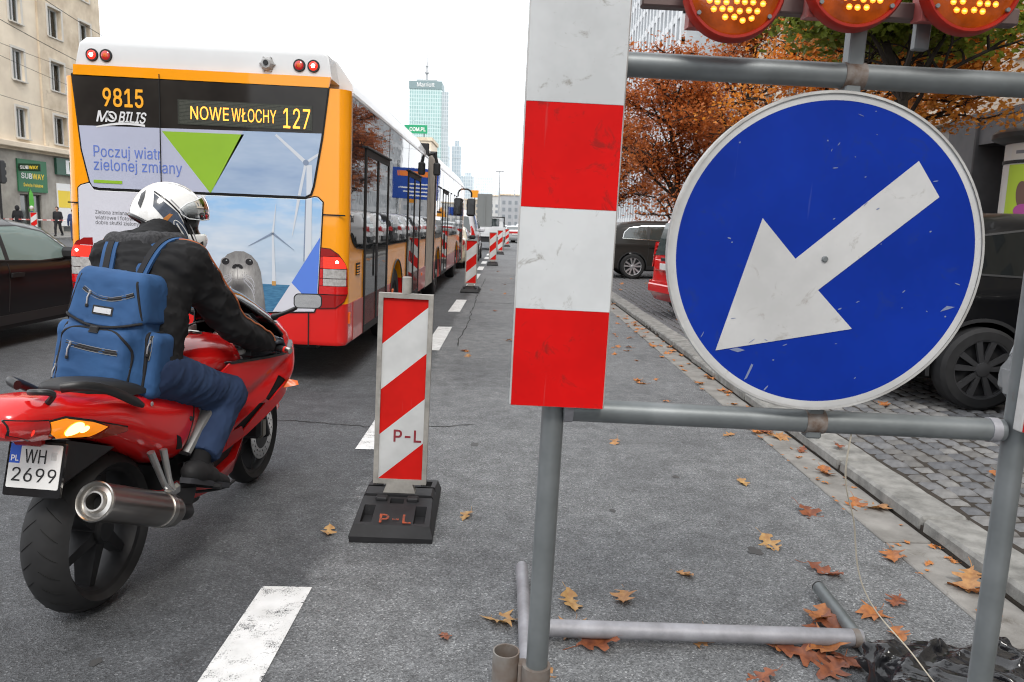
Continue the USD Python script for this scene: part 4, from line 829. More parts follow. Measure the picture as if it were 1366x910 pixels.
# white roof cowl
def roof(y0, y1, ztop=3.045):
    P = []
    for y, dz, ins in ((y0, 0, .0), (y1, 0, 0)):
        P += [(-2.53 + ins, y, 2.66), (-.02 - ins, y, 2.66), (-2.50, y, 2.80), (-.05, y, 2.80), (-2.36, y, ztop - .05), (-.19, y, ztop - .05), (-2.28, y, ztop - .012), (-.27, y, ztop - .012), (-2.15, y, ztop), (-.40, y, ztop)]
    return hull(P)
part(bus, 'roof', roof(.34, 6.7), BWH); part(bus, 'roof', roof(8.3, 18.0), BWH)
P = []
for y, k in ((.0, 0), (.02, .02), (.4, .02)):
    P += [(-2.44, y + .03, 2.785), (-.165, y + .03, 2.785), (-2.385 - k, y + .03, 2.97 + k), (-.225 + k, y + .03, 2.97 + k), (-2.33 - k, y + .045, 3.025 + k * .8), (-.28 + k, y + .045, 3.025 + k * .8), (-2.2, y + .06, 3.035 + k), (-.4, y + .06, 3.035 + k)]
part(bus, 'rear_cowl', hull(P), BWH)
for y0, y1, s_ in ((.42, 2.4, .13), (2.8, 5.2, .12), (9.5, 12.5, .14)): part(bus, 'roof_unit', bx(-1.9, -.6, y0, y1, 3.03, 3.03 + s_, .05), BWH)
part(bus, 'roof_rail', bx(-.035, .012, .12, 6.7, 2.655, 2.70, .008), BWH); part(bus, 'roof_rail', bx(-.035, .012, 8.3, 18, 2.655, 2.70, .008), BWH)
# ---- the tail; helpers work on the rear plane, x and z local, photographs of the true panel outlines
def rp(name, poly, m, y, th=.003, par=bus, **k):
    poly = Polygon(poly) if not hasattr(poly, 'geoms') and not hasattr(poly, 'exterior') else poly
    if poly.is_empty: return None
    return part(par, name, prism(poly, th, (1, 0, 0), (0, 0, 1), (0, y, 0)), m, smooth=False, **k)
def W(pts): return [(x + 1.5, z + .022 * (x + 1.5)) for x, z in pts]
def bev_panel(name, poly, m, y0, y1, par=bus):
    return part(par, name, prism(poly, y0 - y1, (1, 0, 0), (0, 0, 1), (0, y0, 0)), m, smooth=False)
band = Polygon([(-2.44, 2.70), (-.185, 2.70), (-.168, 2.795), (-2.435, 2.795)])
bev_panel('yellow_band', band, BYEL, .02, -.012)
winP = Polygon(W([(-3.946, 2.762), (-3.886, 2.117), (-3.822, 1.83), (-3.80, 1.79), (-3.738, 1.778), (-1.884, 1.75), (-1.835, 1.775), (-1.811, 1.853), (-1.741, 2.274), (-1.689, 2.708)]))
bev_panel('window_seal', winP.buffer(.013), SEAM, .02, -.008); rw = bev_panel('rear_window', winP, RGL, .02, -.012)
lowP = Polygon(W([(-3.905, 1.80), (-3.83, 1.822), (-3.79, 1.765), (-3.738, 1.757), (-1.884, 1.728), (-1.80, 1.75), (-1.77, 1.745), (-1.728, 1.705), (-1.767, .78), (-1.796, .705), (-2.3, .69), (-3.6, .735), (-3.90, .75), (-3.935, .80), (-3.93, 1.775)]))
bev_panel('panel_seal', lowP.buffer(.011), SEAM, .02, -.008); ep = bev_panel('engine_cover', lowP, WHT, .02, -.011)
# print on the window: lilac left, green triangle, grey-blue sky right
PL_ = pbr('print_lilac', (.40, .42, .53), rough=.3, var=.08, vs=1.5); PG = pbr('print_green', (.24, .42, .03), rough=.3, var=.1, vs=2.); PS = pbr('print_sky', (.36, .44, .56), rough=.25, col2=(.21, .30, .46), vs=1.6, stretch=(.6, 1, 2.2))
PT = pbr('print_text_blue', (.11, .17, .47), rough=.35); PWH = pbr('print_white', (.56, .56, .62), rough=.3, var=.06, vs=1.2)
dark_z = Polygon([(-3, 2.263), (.2, 2.312), (.2, 1.5), (-3, 1.5)])
prz = winP.buffer(-.004).intersection(dark_z)
tri = Polygon(W([(-3.165, 2.294), (-2.432, 2.284), (-2.738, 1.757)]))
skyw = prz.intersection(Polygon(W([(-2.432, 2.33), (-1.5, 2.33), (-1.5, 1.6), (-2.738, 1.6), (-2.738, 1.757)]) ))
rp('print_lilac', prz.difference(tri).difference(skyw), PL_, -.012, par=rw); rp('print_green_triangle', tri.intersection(prz), PG, -.012, par=rw); rp('print_sky', skyw, PS, -.012, par=rw)
xw, zw = np.array([1., 0, 0]), np.array([0, 0, 1.])
lk = dict(smooth=False)
tilt = (1, 0, -.0)
def ltr(par, s, h, x, z, m, y=-.016, w=None, b=False, sh=0., nm='lettering', d=.0015): return part(par, nm, text(s, h, (1, 0, 0), (0, 0, 1), (x, y, z), b, sh, d, width=w), m, **lk)
ltr(rw, 'Poczuj wiatr', .098, -2.287, 2.008, PT, w=.605); ltr(rw, 'zielonej zmiany', .098, -2.287, 1.890, PT, w=.79)
rp('print_green_bar', [(-2.285, 1.775), (-2.03, 1.775), (-2.03, 1.802), (-2.285, 1.802)], PG, -.016, par=rw)
OYE = pbr('print_amber', (.82, .36, .02), rough=.4); LWH = pbr('print_grey_white', (.62, .62, .63), rough=.4)
ltr(rw, '9815', .15, -2.195, 2.452, OYE, w=.36, b=True); mo = ltr(rw, 'M', .092, -2.255, 2.315, LWH, w=.095, b=True, sh=.22); ltr(rw, 'BILIS', .092, -2.055, 2.315, LWH, w=.235, b=True, sh=.22)
ring = Point(-2.108, 2.361).buffer(.047, 24)
rp('emblem', ring.difference(Point(-2.108, 2.361).buffer(.032, 24)).union(Polygon([(-2.133, 2.375), (-2.118, 2.385), (-2.083, 2.347), (-2.098, 2.337)])).union(Point(-2.108, 2.361).buffer(.012)), LWH, -.0145, par=rw)
xs = np.linspace(-2.245, -1.815, 24); t_ = np.linspace(0, 1, 24)
rp('emblem_swoosh', Polygon(list(zip(xs, 2.270 + .045 * np.sin(PI * t_ * .75))) + list(zip(xs[::-1], (2.262 + .036 * np.sin(PI * t_ * .75) + .0 * t_)[::-1]))).buffer(.002), LWH, -.0145, par=rw)
rp('window_joint', sbox(-1.681, 1.78, -1.674, 2.745), SEAM, -.018, .006, par=rw)
# destination display, lit dots
DSP = pbr('display_dark', (.045, .048, .038), rough=.3, col2=(.025, .027, .022), vs=40.); AMBL = pbr('display_amber', (.9, .4, .05), emit=(1., .36, .05), es=1.25); AMBE = pbr('display_amber_edge', (.6, .1, .03), emit=(1., .13, .03), es=.9)
dp = grp(bus, 'destination_display')
part(dp, 'screen', prism(sbox(-1.52, 2.325, -.325, 2.54), .004, (1, 0, 0), (0, 0, 1), (0, -.0125, 0)), DSP, smooth=False)
for k in range(17): part(dp, 'dot_row', prism(sbox(-1.505, 2.337 + k * .0118, -.34, 2.3395 + k * .0118), .001, (1, 0, 0), (0, 0, 1), (0, -.0165, 0)), pbr('display_row', (.10, .105, .085), rough=.5), smooth=False)

ltr(dp, 'NOWE', .112, -1.415, 2.374, AMBL, y=-.0192, w=.34); ltr(dp, 'WŁOCHY', .112, -1.043, 2.374, AMBL, y=-.0192, w=.396); ltr(dp, '127', .172, -.596, 2.337, AMBL, y=-.0192, w=.238)
# ---- the engine cover print: white left, sky and sea, turbines, seal, triangles
PSK = usdkit.material(stage, '/World/Looks/print_cloud_sky', {'tc': ('texture_coordinate', {}), 'mp': ('mapping', {'scale': (1.3, 1., 4.5)}), 'n': ('noise_texture', {'scale': 1.7, 'detail': 5., 'roughness': .55}), 's': ('separate_xyz', {}),
    'h': ('map_range', {'from_min': 1.0, 'from_max': 1.8, 'clamp': True}), 'hr': ('rgb_ramp', {'ramp': [(0, (.34, .42, .52)), (.45, (.40, .50, .62)), (1, (.17, .40, .70))]}), 'cr': ('rgb_ramp', {'ramp': [(.42, (0, 0, 0)), (.70, (.75, .75, .75))]}),
    'm': ('mix_color', {'b': (.56, .60, .66)}), 'p': ('principled_bsdf', {'roughness': .3})},
    [('tc.object', 'mp.vector'), ('mp.vector', 'n.vector'), ('tc.object', 's.vector'), ('s.z', 'h.value'), ('h.result', 'hr.fac'), ('n.fac', 'cr.fac'), ('cr.color', 'm.fac'), ('hr.color', 'm.a'), ('m.result', 'p.base_color')], surface='p.BSDF')
PSEA = pbr('print_sea', (.07, .20, .33), rough=.3, col2=(.03, .11, .22), vs=14., stretch=(1, 1, 5)); PBL = pbr('print_blue', (.09, .19, .60), rough=.3); SEAL = usdkit.material(stage, '/World/Looks/print_seal', {'tc': ('texture_coordinate', {}), 's': ('separate_xyz', {}),
    'mz': ('vector_math', {'math_type': 'subtract', 'vector2': (-.982, 0, 1.02)}), 'ms': ('vector_math', {'math_type': 'multiply', 'vector2': (7.2, 0, 9.5)}), 'ml': ('vector_math', {'math_type': 'length'}), 'mr': ('rgb_ramp', {'ramp': [(.25, (.50, .49, .475)), (.75, (.29, .283, .276)), (1., (.24, .236, .232))]}),
    'ex': ('vector_math', {'math_type': 'subtract', 'vector2': (-.982, 0, .93)}), 'es': ('vector_math', {'math_type': 'multiply', 'vector2': (3.4, 0, 2.5)}), 'el': ('vector_math', {'math_type': 'length'}), 'er': ('rgb_ramp', {'ramp': [(.35, (1.12, 1.12, 1.12)), (.75, (.82, .82, .83)), (1., (.42, .42, .44))]}),
    'cx': ('vector_math', {'math_type': 'subtract', 'vector2': (-.99, 0, .885)}), 'cs': ('vector_math', {'math_type': 'multiply', 'vector2': (6.5, 0, 9.)}), 'cl': ('vector_math', {'math_type': 'length'}), 'cr': ('rgb_ramp', {'ramp': [(.2, (.24, .23, .24)), (1., (1., 1., 1.))]}),
    'n': ('noise_texture', {'scale': 26., 'detail': 7., 'roughness': .7}), 'nm': ('mapping', {'scale': (1.6, 1., .55), 'rotation': (0, .3, 0)}), 'nr': ('rgb_ramp', {'ramp': [(.3, (.66, .65, .65)), (.7, (1.16, 1.15, 1.14))]}),
    'a': ('mix_color', {'blend_type': 'multiply', 'fac': 1., 'use_clamp': False}), 'b': ('mix_color', {'blend_type': 'multiply', 'fac': 1., 'use_clamp': False}), 'c': ('mix_color', {'blend_type': 'multiply', 'fac': 1., 'use_clamp': False}), 'p': ('principled_bsdf', {'roughness': .4, 'specular_ior_level': .3})},
    [('tc.object', 'mz.vector1'), ('mz.vector', 'ms.vector1'), ('ms.vector', 'ml.vector1'), ('ml.value', 'mr.fac'), ('tc.object', 'ex.vector1'), ('ex.vector', 'es.vector1'), ('es.vector', 'el.vector1'), ('el.value', 'er.fac'), ('tc.object', 'cx.vector1'), ('cx.vector', 'cs.vector1'), ('cs.vector', 'cl.vector1'), ('cl.value', 'cr.fac'),
     ('tc.object', 'nm.vector'), ('nm.vector', 'n.vector'), ('n.fac', 'nr.fac'), ('mr.color', 'a.a'), ('er.color', 'a.b'), ('a.result', 'b.a'), ('nr.color', 'b.b'), ('b.result', 'c.a'), ('cr.color', 'c.b'), ('c.result', 'p.base_color')], surface='p.BSDF'); SEALD = pbr('print_seal_dark', (.018, .017, .018), rough=.3); SEALM = pbr('print_seal_mid', (.17, .16, .16), rough=.4, col2=(.28, .27, .27), vs=20.)
lp = lowP.buffer(-.003); diag = Polygon(W([(-2.738, 1.80), (-1.5, 1.80), (-1.5, .5), (-3.55, .5)]))
rp('print_white', lp.difference(diag), PWH, -.011, par=ep); skyp = lp.intersection(diag); rp('print_sky', skyp, PSK, -.011, par=ep)
sea = skyp.intersection(sbox(-3, .5, .1, .935)); rp('print_sea', sea, PSEA, -.014, .0012, par=ep)
wtri = skyp.intersection(Polygon(W([(-2.003, .968), (-2.20, .66), (-1.74, .66), (-1.76, .72)]))); btri = skyp.intersection(Polygon(W([(-1.72, 1.43), (-2.003, .968), (-1.765, .72), (-1.70, .74)])))
rp('print_white_triangle', wtri, PWH, -.0152, .0012, par=ep); rp('print_blue_triangle', btri, PBL, -.0152, .0012, par=ep)
def bar2(a, b, wa, wb):
    a, b = np.array(a), np.array(b); d = (b - a) / np.linalg.norm(b - a); n = np.array([-d[1], d[0]])
    return Polygon([a + n * wa, b + n * wb, b - n * wb, a - n * wa])
TUR = pbr('print_turbine', (.52, .55, .60), rough=.35); TURS = pbr('print_turbine_shade', (.19, .24, .33), rough=.35)
hx, hz = W([(-2.176, 1.416)])[0]
for bpt, m in (((-2.146, 1.68), TUR), ((-2.398, 1.295), TURS), ((-1.98, 1.267), TURS)): rp('print_blade', bar2((hx, hz), W([bpt])[0], .010, .0015), m, -.0165, .001, par=ep)
rp('print_tower', bar2((hx, hz - .01), (hx + .012, .945), .008, .017), TUR, -.0165, .001, par=ep); rp('print_tower_foot', sbox(hx - .006, .925, hx + .030, .965), pbr('print_ochre', (.45, .25, .08)), -.0176, .001, par=ep)
rp('print_tower', lp.intersection(bar2((-.345, 1.9), (-.355, 1.16), .024, .030)).difference(btri), TUR, -.0165, .001, par=ep); rp('print_tower_shade', lp.intersection(bar2((-.374, 1.9), (-.390, 1.16), .004, .006)).difference(btri), TURS, -.0166, .001, par=ep)
rp('print_blade', lp.intersection(bar2(W([(-1.93, 1.80)])[0], W([(-1.998, 1.40)])[0], .016, .003)), TUR, -.0165, .001, par=ep)
h2 = W([(-1.879, 2.053)])[0]; wz = prz
for a, b, w0, w1 in ((h2, W([(-2.15, 2.29)])[0], .017, .010), (h2, W([(-1.75, 2.14)])[0], .012, .010), (h2, W([(-1.937, 1.76)])[0], .011, .013), ((h2[0] + .03, h2[1] - .02), (h2[0] + .035, 1.74), .024, .028)):
    rp('print_turbine_arm', wz.intersection(bar2(a, b, w0, w1)), TUR, -.0155, .001, par=rw)
rp('print_hub', Point(*h2).buffer(.026), TURS, -.0168, .001, par=rw)
# seal: outline, face parts, whiskers
sealP = Polygon(W([(-2.75, .70), (-2.74, .86), (-2.70, .99), (-2.675, 1.07), (-2.645, 1.15), (-2.59, 1.215), (-2.52, 1.245), (-2.44, 1.245), (-2.37, 1.21), (-2.315, 1.145), (-2.285, 1.06), (-2.27, .95), (-2.255, .85), (-2.24, .70)])).buffer(.03).buffer(-.03).intersection(lp)
sl = rp('print_seal', sealP, SEAL, -.0158, .0012, par=ep)
def el(cx, cz, a, b, t=0.):
    return affinity.translate(affinity.rotate(affinity.scale(Point(0, 0).buffer(1, 16), a, b), t), *W([(cx, cz)])[0])
for sx, t in ((-1, 14), (1, -14)):
    ec = (-2.497 + sx * .108, 1.150); rp('print_seal_feature', el(ec[0], ec[1], .046, .038, t), SEALM, -.0172, .001, par=ep); rp('print_seal_eye', el(ec[0], ec[1] - .001, .035, .030, t), SEALD, -.0182, .001, par=ep); rp('print_seal_glint', el(ec[0] + .008, ec[1] + .010, .006, .004), pbr('print_glint', (.5, .52, .55)), -.0192, .001, par=ep)
    rp('print_seal_feature', el(-2.497 + sx * .026, 1.108, .034, .026, -sx * 22), SEALM, -.0172, .001, par=ep); rp('print_seal_nostril', el(-2.497 + sx * .026, 1.106, .027, .016, -sx * 40), SEALD, -.0182, .001, par=ep)
    for k in range(9): rp('print_seal_spot', el(-2.497 + sx * (.045 + .018 * (k % 3)), 1.055 - .017 * (k // 3) - .004 * (k % 2), .0035, .0028), SEALM, -.0172, .001, par=ep)
mz = [(x, .992 - .010 * math.cos((x + 2.497) * 30)) for x in np.linspace(-2.565, -2.430, 14)]
rp('print_seal_mouth', LineString(W(mz)).buffer(.007).union(LineString(W([(-2.497, 1.092), (-2.497, .988)])).buffer(.0022)), SEALM, -.0176, .001, par=ep)
wk = [LineString(W([(-2.497 + s * .055, 1.035 - k * .012), (-2.497 + s * (.12 + .02 * (k % 2)), 1.015 - k * .026), (-2.497 + s * .155, .955 - k * .032)])).buffer(.0011) for s in (-1, 1) for k in range(6)]
rp('print_whiskers', shapely.union_all(wk), PWH, -.0192, .0008, par=ep)
GTX = pbr('print_text_grey', (.12, .12, .13), rough=.5)
for k, s in enumerate(('Zielona zmiana się rozkręca,', 'wiatrowe i fotowoltaiczne', 'dobre skutki zielonych inw')): ltr(ep, s, .034, -2.285, 1.497 - .045 * k + (.002 if k == 0 else 0), GTX, y=-.0145, w=(.545, .53, .52)[k], d=.001)
# ---- bumper seams, lamps, camera, corner joints
rp('seam', sbox(-.352, .37, -.342, .70), SEAM, -.004, .006); rp('seam', sbox(-2.21, .37, -2.20, .70), SEAM, -.004, .006)
rp('seam', sbox(-.235, 1.585, -.02, 1.597), SEAM, -.003, .006); rp('seam', sbox(-2.53, 1.585, -2.40, 1.597), SEAM, -.003, .006)
def seam_curve(P, r=.004): part(bus, 'seam', tube(P, r, 6), SEAM)
seam_curve([(.0035, .10, 1.592), (.0035, .26, 1.592)]); 
def corner(p):
    """Wraps rear-plane outline coordinates (distance round the corner, z) on the rounded right rear corner."""
    s, z = p[:, 0], p[:, 1]; r = .11; x = np.empty(len(p)); y = np.empty(len(p)); a = np.clip((s + r) / r, 0, PI / 2)
    flat = s < -r; side = s > r * (PI / 2 - 1)
    x = np.where(flat, s, np.where(side, 0, -r + r * np.sin(a))); y = np.where(flat, 0, np.where(side, s - r * (PI / 2 - 1) + r, r - r * np.cos(a)))
    nx, ny = np.where(flat, 0, np.where(side, 1, np.sin(a))), np.where(flat, -1, np.where(side, 0, -np.cos(a)))
    return np.c_[x, y, z], np.c_[nx, ny, 0 * z]
def cpatch(par, name, poly, m, o0, o1, mirror=False, h=.03):
    f = lambda off: (lambda p: (lambda a: a[0] + a[1] * off)(corner(p)))
    q = patch(poly if hasattr(poly, 'exterior') else Polygon(poly), f(o1), f(o0), h)
    if mirror: q = mirror_x(q, -1.275)
    return part(par, name, q, m, smooth=40)
lampO = Polygon([(-.235, 1.285), (-.155, 1.28), (-.085, 1.235), (-.03, 1.16), (0.0, 1.10), (.01, .873), (-.03, .80), (-.10, .745), (-.256, .735)]).buffer(.012).buffer(-.012)
for mir in (False, True):
    l = grp(bus, 'tail_lamp'); cpatch(l, 'housing', lampO.buffer(.008), pbr('lamp_housing', (.05, .01, .01), rough=.4), -.01, .010, mir)
    for z0, z1, x0, m, nm2 in ((1.215, 1.30, -.3, LMPD, 'red_lens'), (1.105, 1.210, -.215, LMPON, 'lit_lens'), (1.015, 1.098, -.213, LMPW, 'clear_lens'), (.945, 1.008, -.213, LMPW, 'clear_lens'), (.868, .94, -.3, LMPR, 'red_lens'), (.70, .858, -.3, LMPD, 'red_lens')):
        pg = lampO.intersection(sbox(x0, z0, -.012 if nm2 in ('lit_lens', 'clear_lens') else .2, z1))
        if not pg.is_empty: cpatch(l, nm2, pg, m, .006, .018 if m is not LMPD else .015, mir)
    for z0, z1 in ((1.105, 1.21), (1.015, 1.098), (.945, 1.008)): cpatch(l, 'red_lens', lampO.intersection(sbox(-.3, z0, -.217, z1)), LMPR, .006, .016, mir)
    pg = lampO.intersection(sbox(-.010, .945, .2, 1.215)); cpatch(l, 'red_lens', pg, LMPD, .006, .016, mir)
    cpatch(l, 'bulb', Point(-.09, 1.165).buffer(.014), LMPHOT, .017, .020, mir)
for lx, on in ((-2.286, 1), (-2.163, 0), (-.455, 0), (-.329, 1)):
    l = grp(bus, 'roof_lamp'); z = 2.888
    part(l, 'ring', orient(lathe([(.04, 0), (.04, .012), (.052, .012), (.056, .0)], 28), (lx, .028, z), (0, -1, 0)), BLK, smooth=30)
    part(l, 'lens', orient(lathe([(0, .02), (.02, .019), (.036, .015), (.045, .006)], 28), (lx, .028, z), (0, -1, 0)), LMPON if on else LMPR, smooth=60)
    if on: part(l, 'bulb', orient(lathe([(0, .024), (.014, .023), (.02, .018)], 14), (lx, .028, z), (0, -1, 0)), LMPHOT)
    else: part(l, 'bulb', orient(lathe([(0, .0225), (.014, .0222), (.022, .018)], 8), (lx, .028, z), (0, -1, 0)), pbr('lamp_orange', (.6, .12, .02), rough=.3))
cm = grp(bus, 'rear_camera'); part(cm, 'housing', cat([orient(lathe([(.062, 0), (.06, .02), (.048, .035), (.04, .05), (.0, .052)], 8), (-.737, .03, 2.885), (0, -1, 0))]), pbr('camera_grey', (.40, .40, .40), rough=.45, var=.3, vs=20.))
part(cm, 'lens', cyl((-.737, -.02, 2.89), (-.737, -.032, 2.89), .022, 16), BLK)
for a in range(6): part(cm, 'screw', cyl((-.737 + .062 * math.cos(a * 1.05), .03, 2.885 + .062 * math.sin(a * 1.05)), (-.737 + .062 * math.cos(a * 1.05), .012, 2.885 + .062 * math.sin(a * 1.05)), .009, 8), pbr('camera_grey', (.4, .4, .4)))
cpatch(bus, 'side_marker', Polygon([(.055, .585), (.11, .585), (.11, .69), (.055, .69)]), ORR, .0, .012)
# ---- right side: glass, doors
def side(name, y0, y1, z0, z1, m, x=.004, th=.008, par=bus): return part(par, name, bx(x - th, x, y0, y1, z0, z1), m, smooth=False)
def sidep(name, poly, m, x0, th, par=bus): return part(par, name, prism(poly, th, (0, 1, 0), (0, 0, 1), (x0, 0, 0)), m, smooth=False)
q = Polygon([(.135, 1.42), (.24, 1.34), (.42, 1.29), (.79, 1.265), (.79, 2.655), (.135, 2.655)])
sidep('side_window', q, BGL, -.002, .006); seam_curve([(.004, .135, 1.42), (.004, .24, 1.34), (.004, .42, 1.288), (.004, .79, 1.263)], .005)
def sdoor(y0, y1, z0=.40, z1=2.27):
    d = grp(bus, 'door'); fr_ = sbox(y0, z0, y1, z1); ym = (y0 + y1) / 2
    for a, b in ((y0 + .055, ym - .035), (ym + .035, y1 - .055)): fr_ = fr_.difference(sbox(a, z0 + .07, b, z1 - .07).buffer(.0))
    sidep('frame', fr_, SEAM, -.005, .020, d)
    for a, b in ((y0 + .055, ym - .035), (ym + .035, y1 - .055)): sidep('leaf_glass', sbox(a - .01, z0 + .06, b + .01, z1 - .06), BGL, -.005, .011, d)
    part(d, 'gutter', bx(0, .035, y0 - .03, y1 + .03, z1, z1 + .02, .004), BLK); part(d, 'handle', bx(.012, .03, y0 + .62, y0 + .65, .95, 1.3, .004), BLK)
sdoor(.80, 2.30); sdoor(4.10, 5.62); sdoor(9.98, 11.45); sdoor(16.2, 17.3)
side('window_strip', .80, 2.30, 2.30, 2.655, BGL); side('side_window', 2.33, 4.07, 1.265, 2.655, BGL); side('window_strip', 4.10, 5.62, 2.30, 2.655, BGL); side('side_window', 5.65, 6.70, 1.265, 2.655, BGL)
side('side_window', 8.4, 9.95, 1.24, 2.655, BGL); side('window_strip', 9.98, 11.45, 2.30, 2.655, BGL); side('side_window', 11.48, 12.9, 1.24, 2.655, BGL); side('side_window', 12.92, 14.6, 1.24, 2.655, BGL); side('side_window', 14.62, 16.17, 1.24, 2.655, BGL)
for y in (8.62, 9.2, 12.1, 13.3, 14.1): side('vent_sash', y, y + .5, 1.75, 2.3, SEAM, .008, .004); side('sash_glass', y + .04, y + .46, 1.79, 2.26, BGL, .010, .003)
for y in (2.315, 4.085, 5.635, 9.965, 11.465, 12.91, 14.61, 16.185): side('seam', y - .008, y + .008, 1.27, 2.65, SEAM, .006, .004)
side('side_vent', .42, .60, 1.02, 1.14, SEAM, .008, .01)
for k in range(4): part(bus, 'vent_slat', bx(.004, .016, .43, .59, 1.032 + k * .026, 1.043 + k * .026), BYEL, smooth=False)
for y in (2.75, 3.75, 6.1): part(bus, 'reflector', bx(0, .016, y, y + .09, .64, .69, .003), ORR)
# bellows
for y0, y1, z1, nb in ((6.74, 8.31, 2.96, 22),):
    S = []
    for k in range(nb * 2 + 1):
        y = y0 + (y1 - y0) * k / (nb * 2); d = .0 if k % 2 == 0 else .055
        a, b = -2.49 + d, -.05 - d + .03; S.append([(a, y, .36), (b, y, .36), (b, y, z1 - .2 - d), (b - .14, y, z1 - d), (a + .14, y, z1 - d), (a, y, z1 - .2 - d)])
    part(bus, 'bellows', loft(S), BELL, smooth=False)
for y in (6.74, 8.28): part(bus, 'bellows_frame', bx(-2.53, .004, y - .03, y + .03, .35, 2.93, .01), BLK)
# wheels in the arches
def bwheel(y, x=-.03):
    w = grp(bus, 'wheel'); prf = [(.24, -.28), (.40, -.28), (.47, -.25), (.485, -.2), (.485, -.08), (.47, -.03), (.43, 0), (.29, .0), (.27, -.02), (.27, -.06)]
    part(w, 'tyre', orient(lathe(prf, 40), (x, y, .485), (1, 0, 0)), TYRE, smooth=35)
    part(w, 'rim', orient(lathe([(.29, -.01), (.27, -.02), (.25, -.08), (.16, -.10), (.15, -.03), (.10, -.02), (.09, .03), (0, .03)], 32), (x, y, .485), (1, 0, 0)), pbr('rim_dull', (.10, .10, .10), rough=.5, metal=.5, dirt=((.05, .045, .04), .5, 8.)), smooth=35)
    part(bus, 'arch_lip', orient(lathe([(.555, -.02), (.575, .0), (.575, .012), (.548, .012), (.548, -.3)], 30, -.1 - PI / 2 * 0, PI + .1), (.0, y, .485), (1, 0, 0)) if False else tube([(.004, y + .565 * math.cos(a), .485 + .565 * math.sin(a)) for a in np.linspace(-.1, PI + .1, 30)], .012, 6), BLK)
for y in (3.2, 9.1, 15.0): bwheel(y)
part(bus, 'underbody', bx(-2.35, -.35, .3, 6.4, .30, .45), SEAM, smooth=False); part(bus, 'underbody', bx(-2.35, -.35, 8.6, 17.6, .28, .45), SEAM, smooth=False)
part(bus, 'wheel', orient(lathe([(.24, -.28), (.47, -.25), (.485, -.1), (.43, 0), (.0, 0)], 30), (-2.52, 3.2, .485), (-1, 0, 0)), TYRE)
# mirrors on arms
def bmirror(y, z, s):
    m = grp(bus, 'mirror'); part(m, 'arm', tube(spline([(-.12, y - .05, z + .52), (.05, y + .0, z + .58), (.20, y + .03, z + .5), (.22, y + .03, z + .33)], 14), .028, 8), BLK)
    part(m, 'housing', box((.26 * s, .14, .52 * s), (.22, y + .03, z), .05), BLK); part(m, 'glass', box((.21 * s, .004, .42 * s), (.22, y - .043, z)), pbr('mirror_dark', (.05, .055, .06), rough=.03, metal=.3))
bmirror(18.15, 2.08, 1.1)
part(bus, 'side_camera', cat([tube([(-.02, 6.9, 2.75), (.10, 6.9, 2.78), (.14, 6.9, 2.6)], .03, 8), box((.12, .12, .22), (.14, 6.9, 2.5), .02)]), BLK)

for y0, y1 in ((.8, 6.7), (8.4, 17.9)): part(bus, 'side_window', bx(-2.556, -2.548, y0, y1, 1.26, 2.655), BGL, smooth=False)
# ------------------------------------------------------------------ motorcycle (local: x right, y forward from the rear axle, z up)
MRED = pbr('bike_red', (.58, .008, .008), rough=.2, coat=.55, spec=.3, var=.12, vs=3.); MBLK = pbr('bike_black', (.013, .013, .014), rough=.42, spec=.5, var=.2, vs=20., bump=.05, bs=150); MDARK = pbr('bike_dark_metal', (.028, .028, .03), rough=.5, metal=.4, var=.4, vs=15.)
ALUB = pbr('bracket_alu', (.50, .50, .50), rough=.3, metal=.9, var=.2, vs=18.); STEEL = pbr('can_steel', (.36, .345, .33), rough=.27, metal=1., col2=(.22, .20, .185), vs=4., bump=.06, bs=60, stretch=(1, .25, 1)); CHR = pbr('chrome', (.55, .53, .50), rough=.28, metal=1., var=.3, vs=30.)
VINYL = pbr('seat_vinyl', (.018, .018, .019), rough=.5, bump=.3, bs=320, bd=.0015); BLKG = pbr('gloss_black', (.01, .01, .011), rough=.15, coat=.5)
ABLENS = pbr('amber_lens_bike', (.75, .22, .01), rough=.1, coat=.7, emit=(1., .28, .01), es=.55); AHOT = pbr('amber_hot', (1., .6, .1), emit=(1., .55, .10), es=6.)
BP, BA = (-1.63, 2.86, 0.), -.085
bk = thing('motorcycle', 'red sport touring motorcycle ridden away from the viewer, registration WH 2699', 'motorcycle', BP, (0, .022, BA))
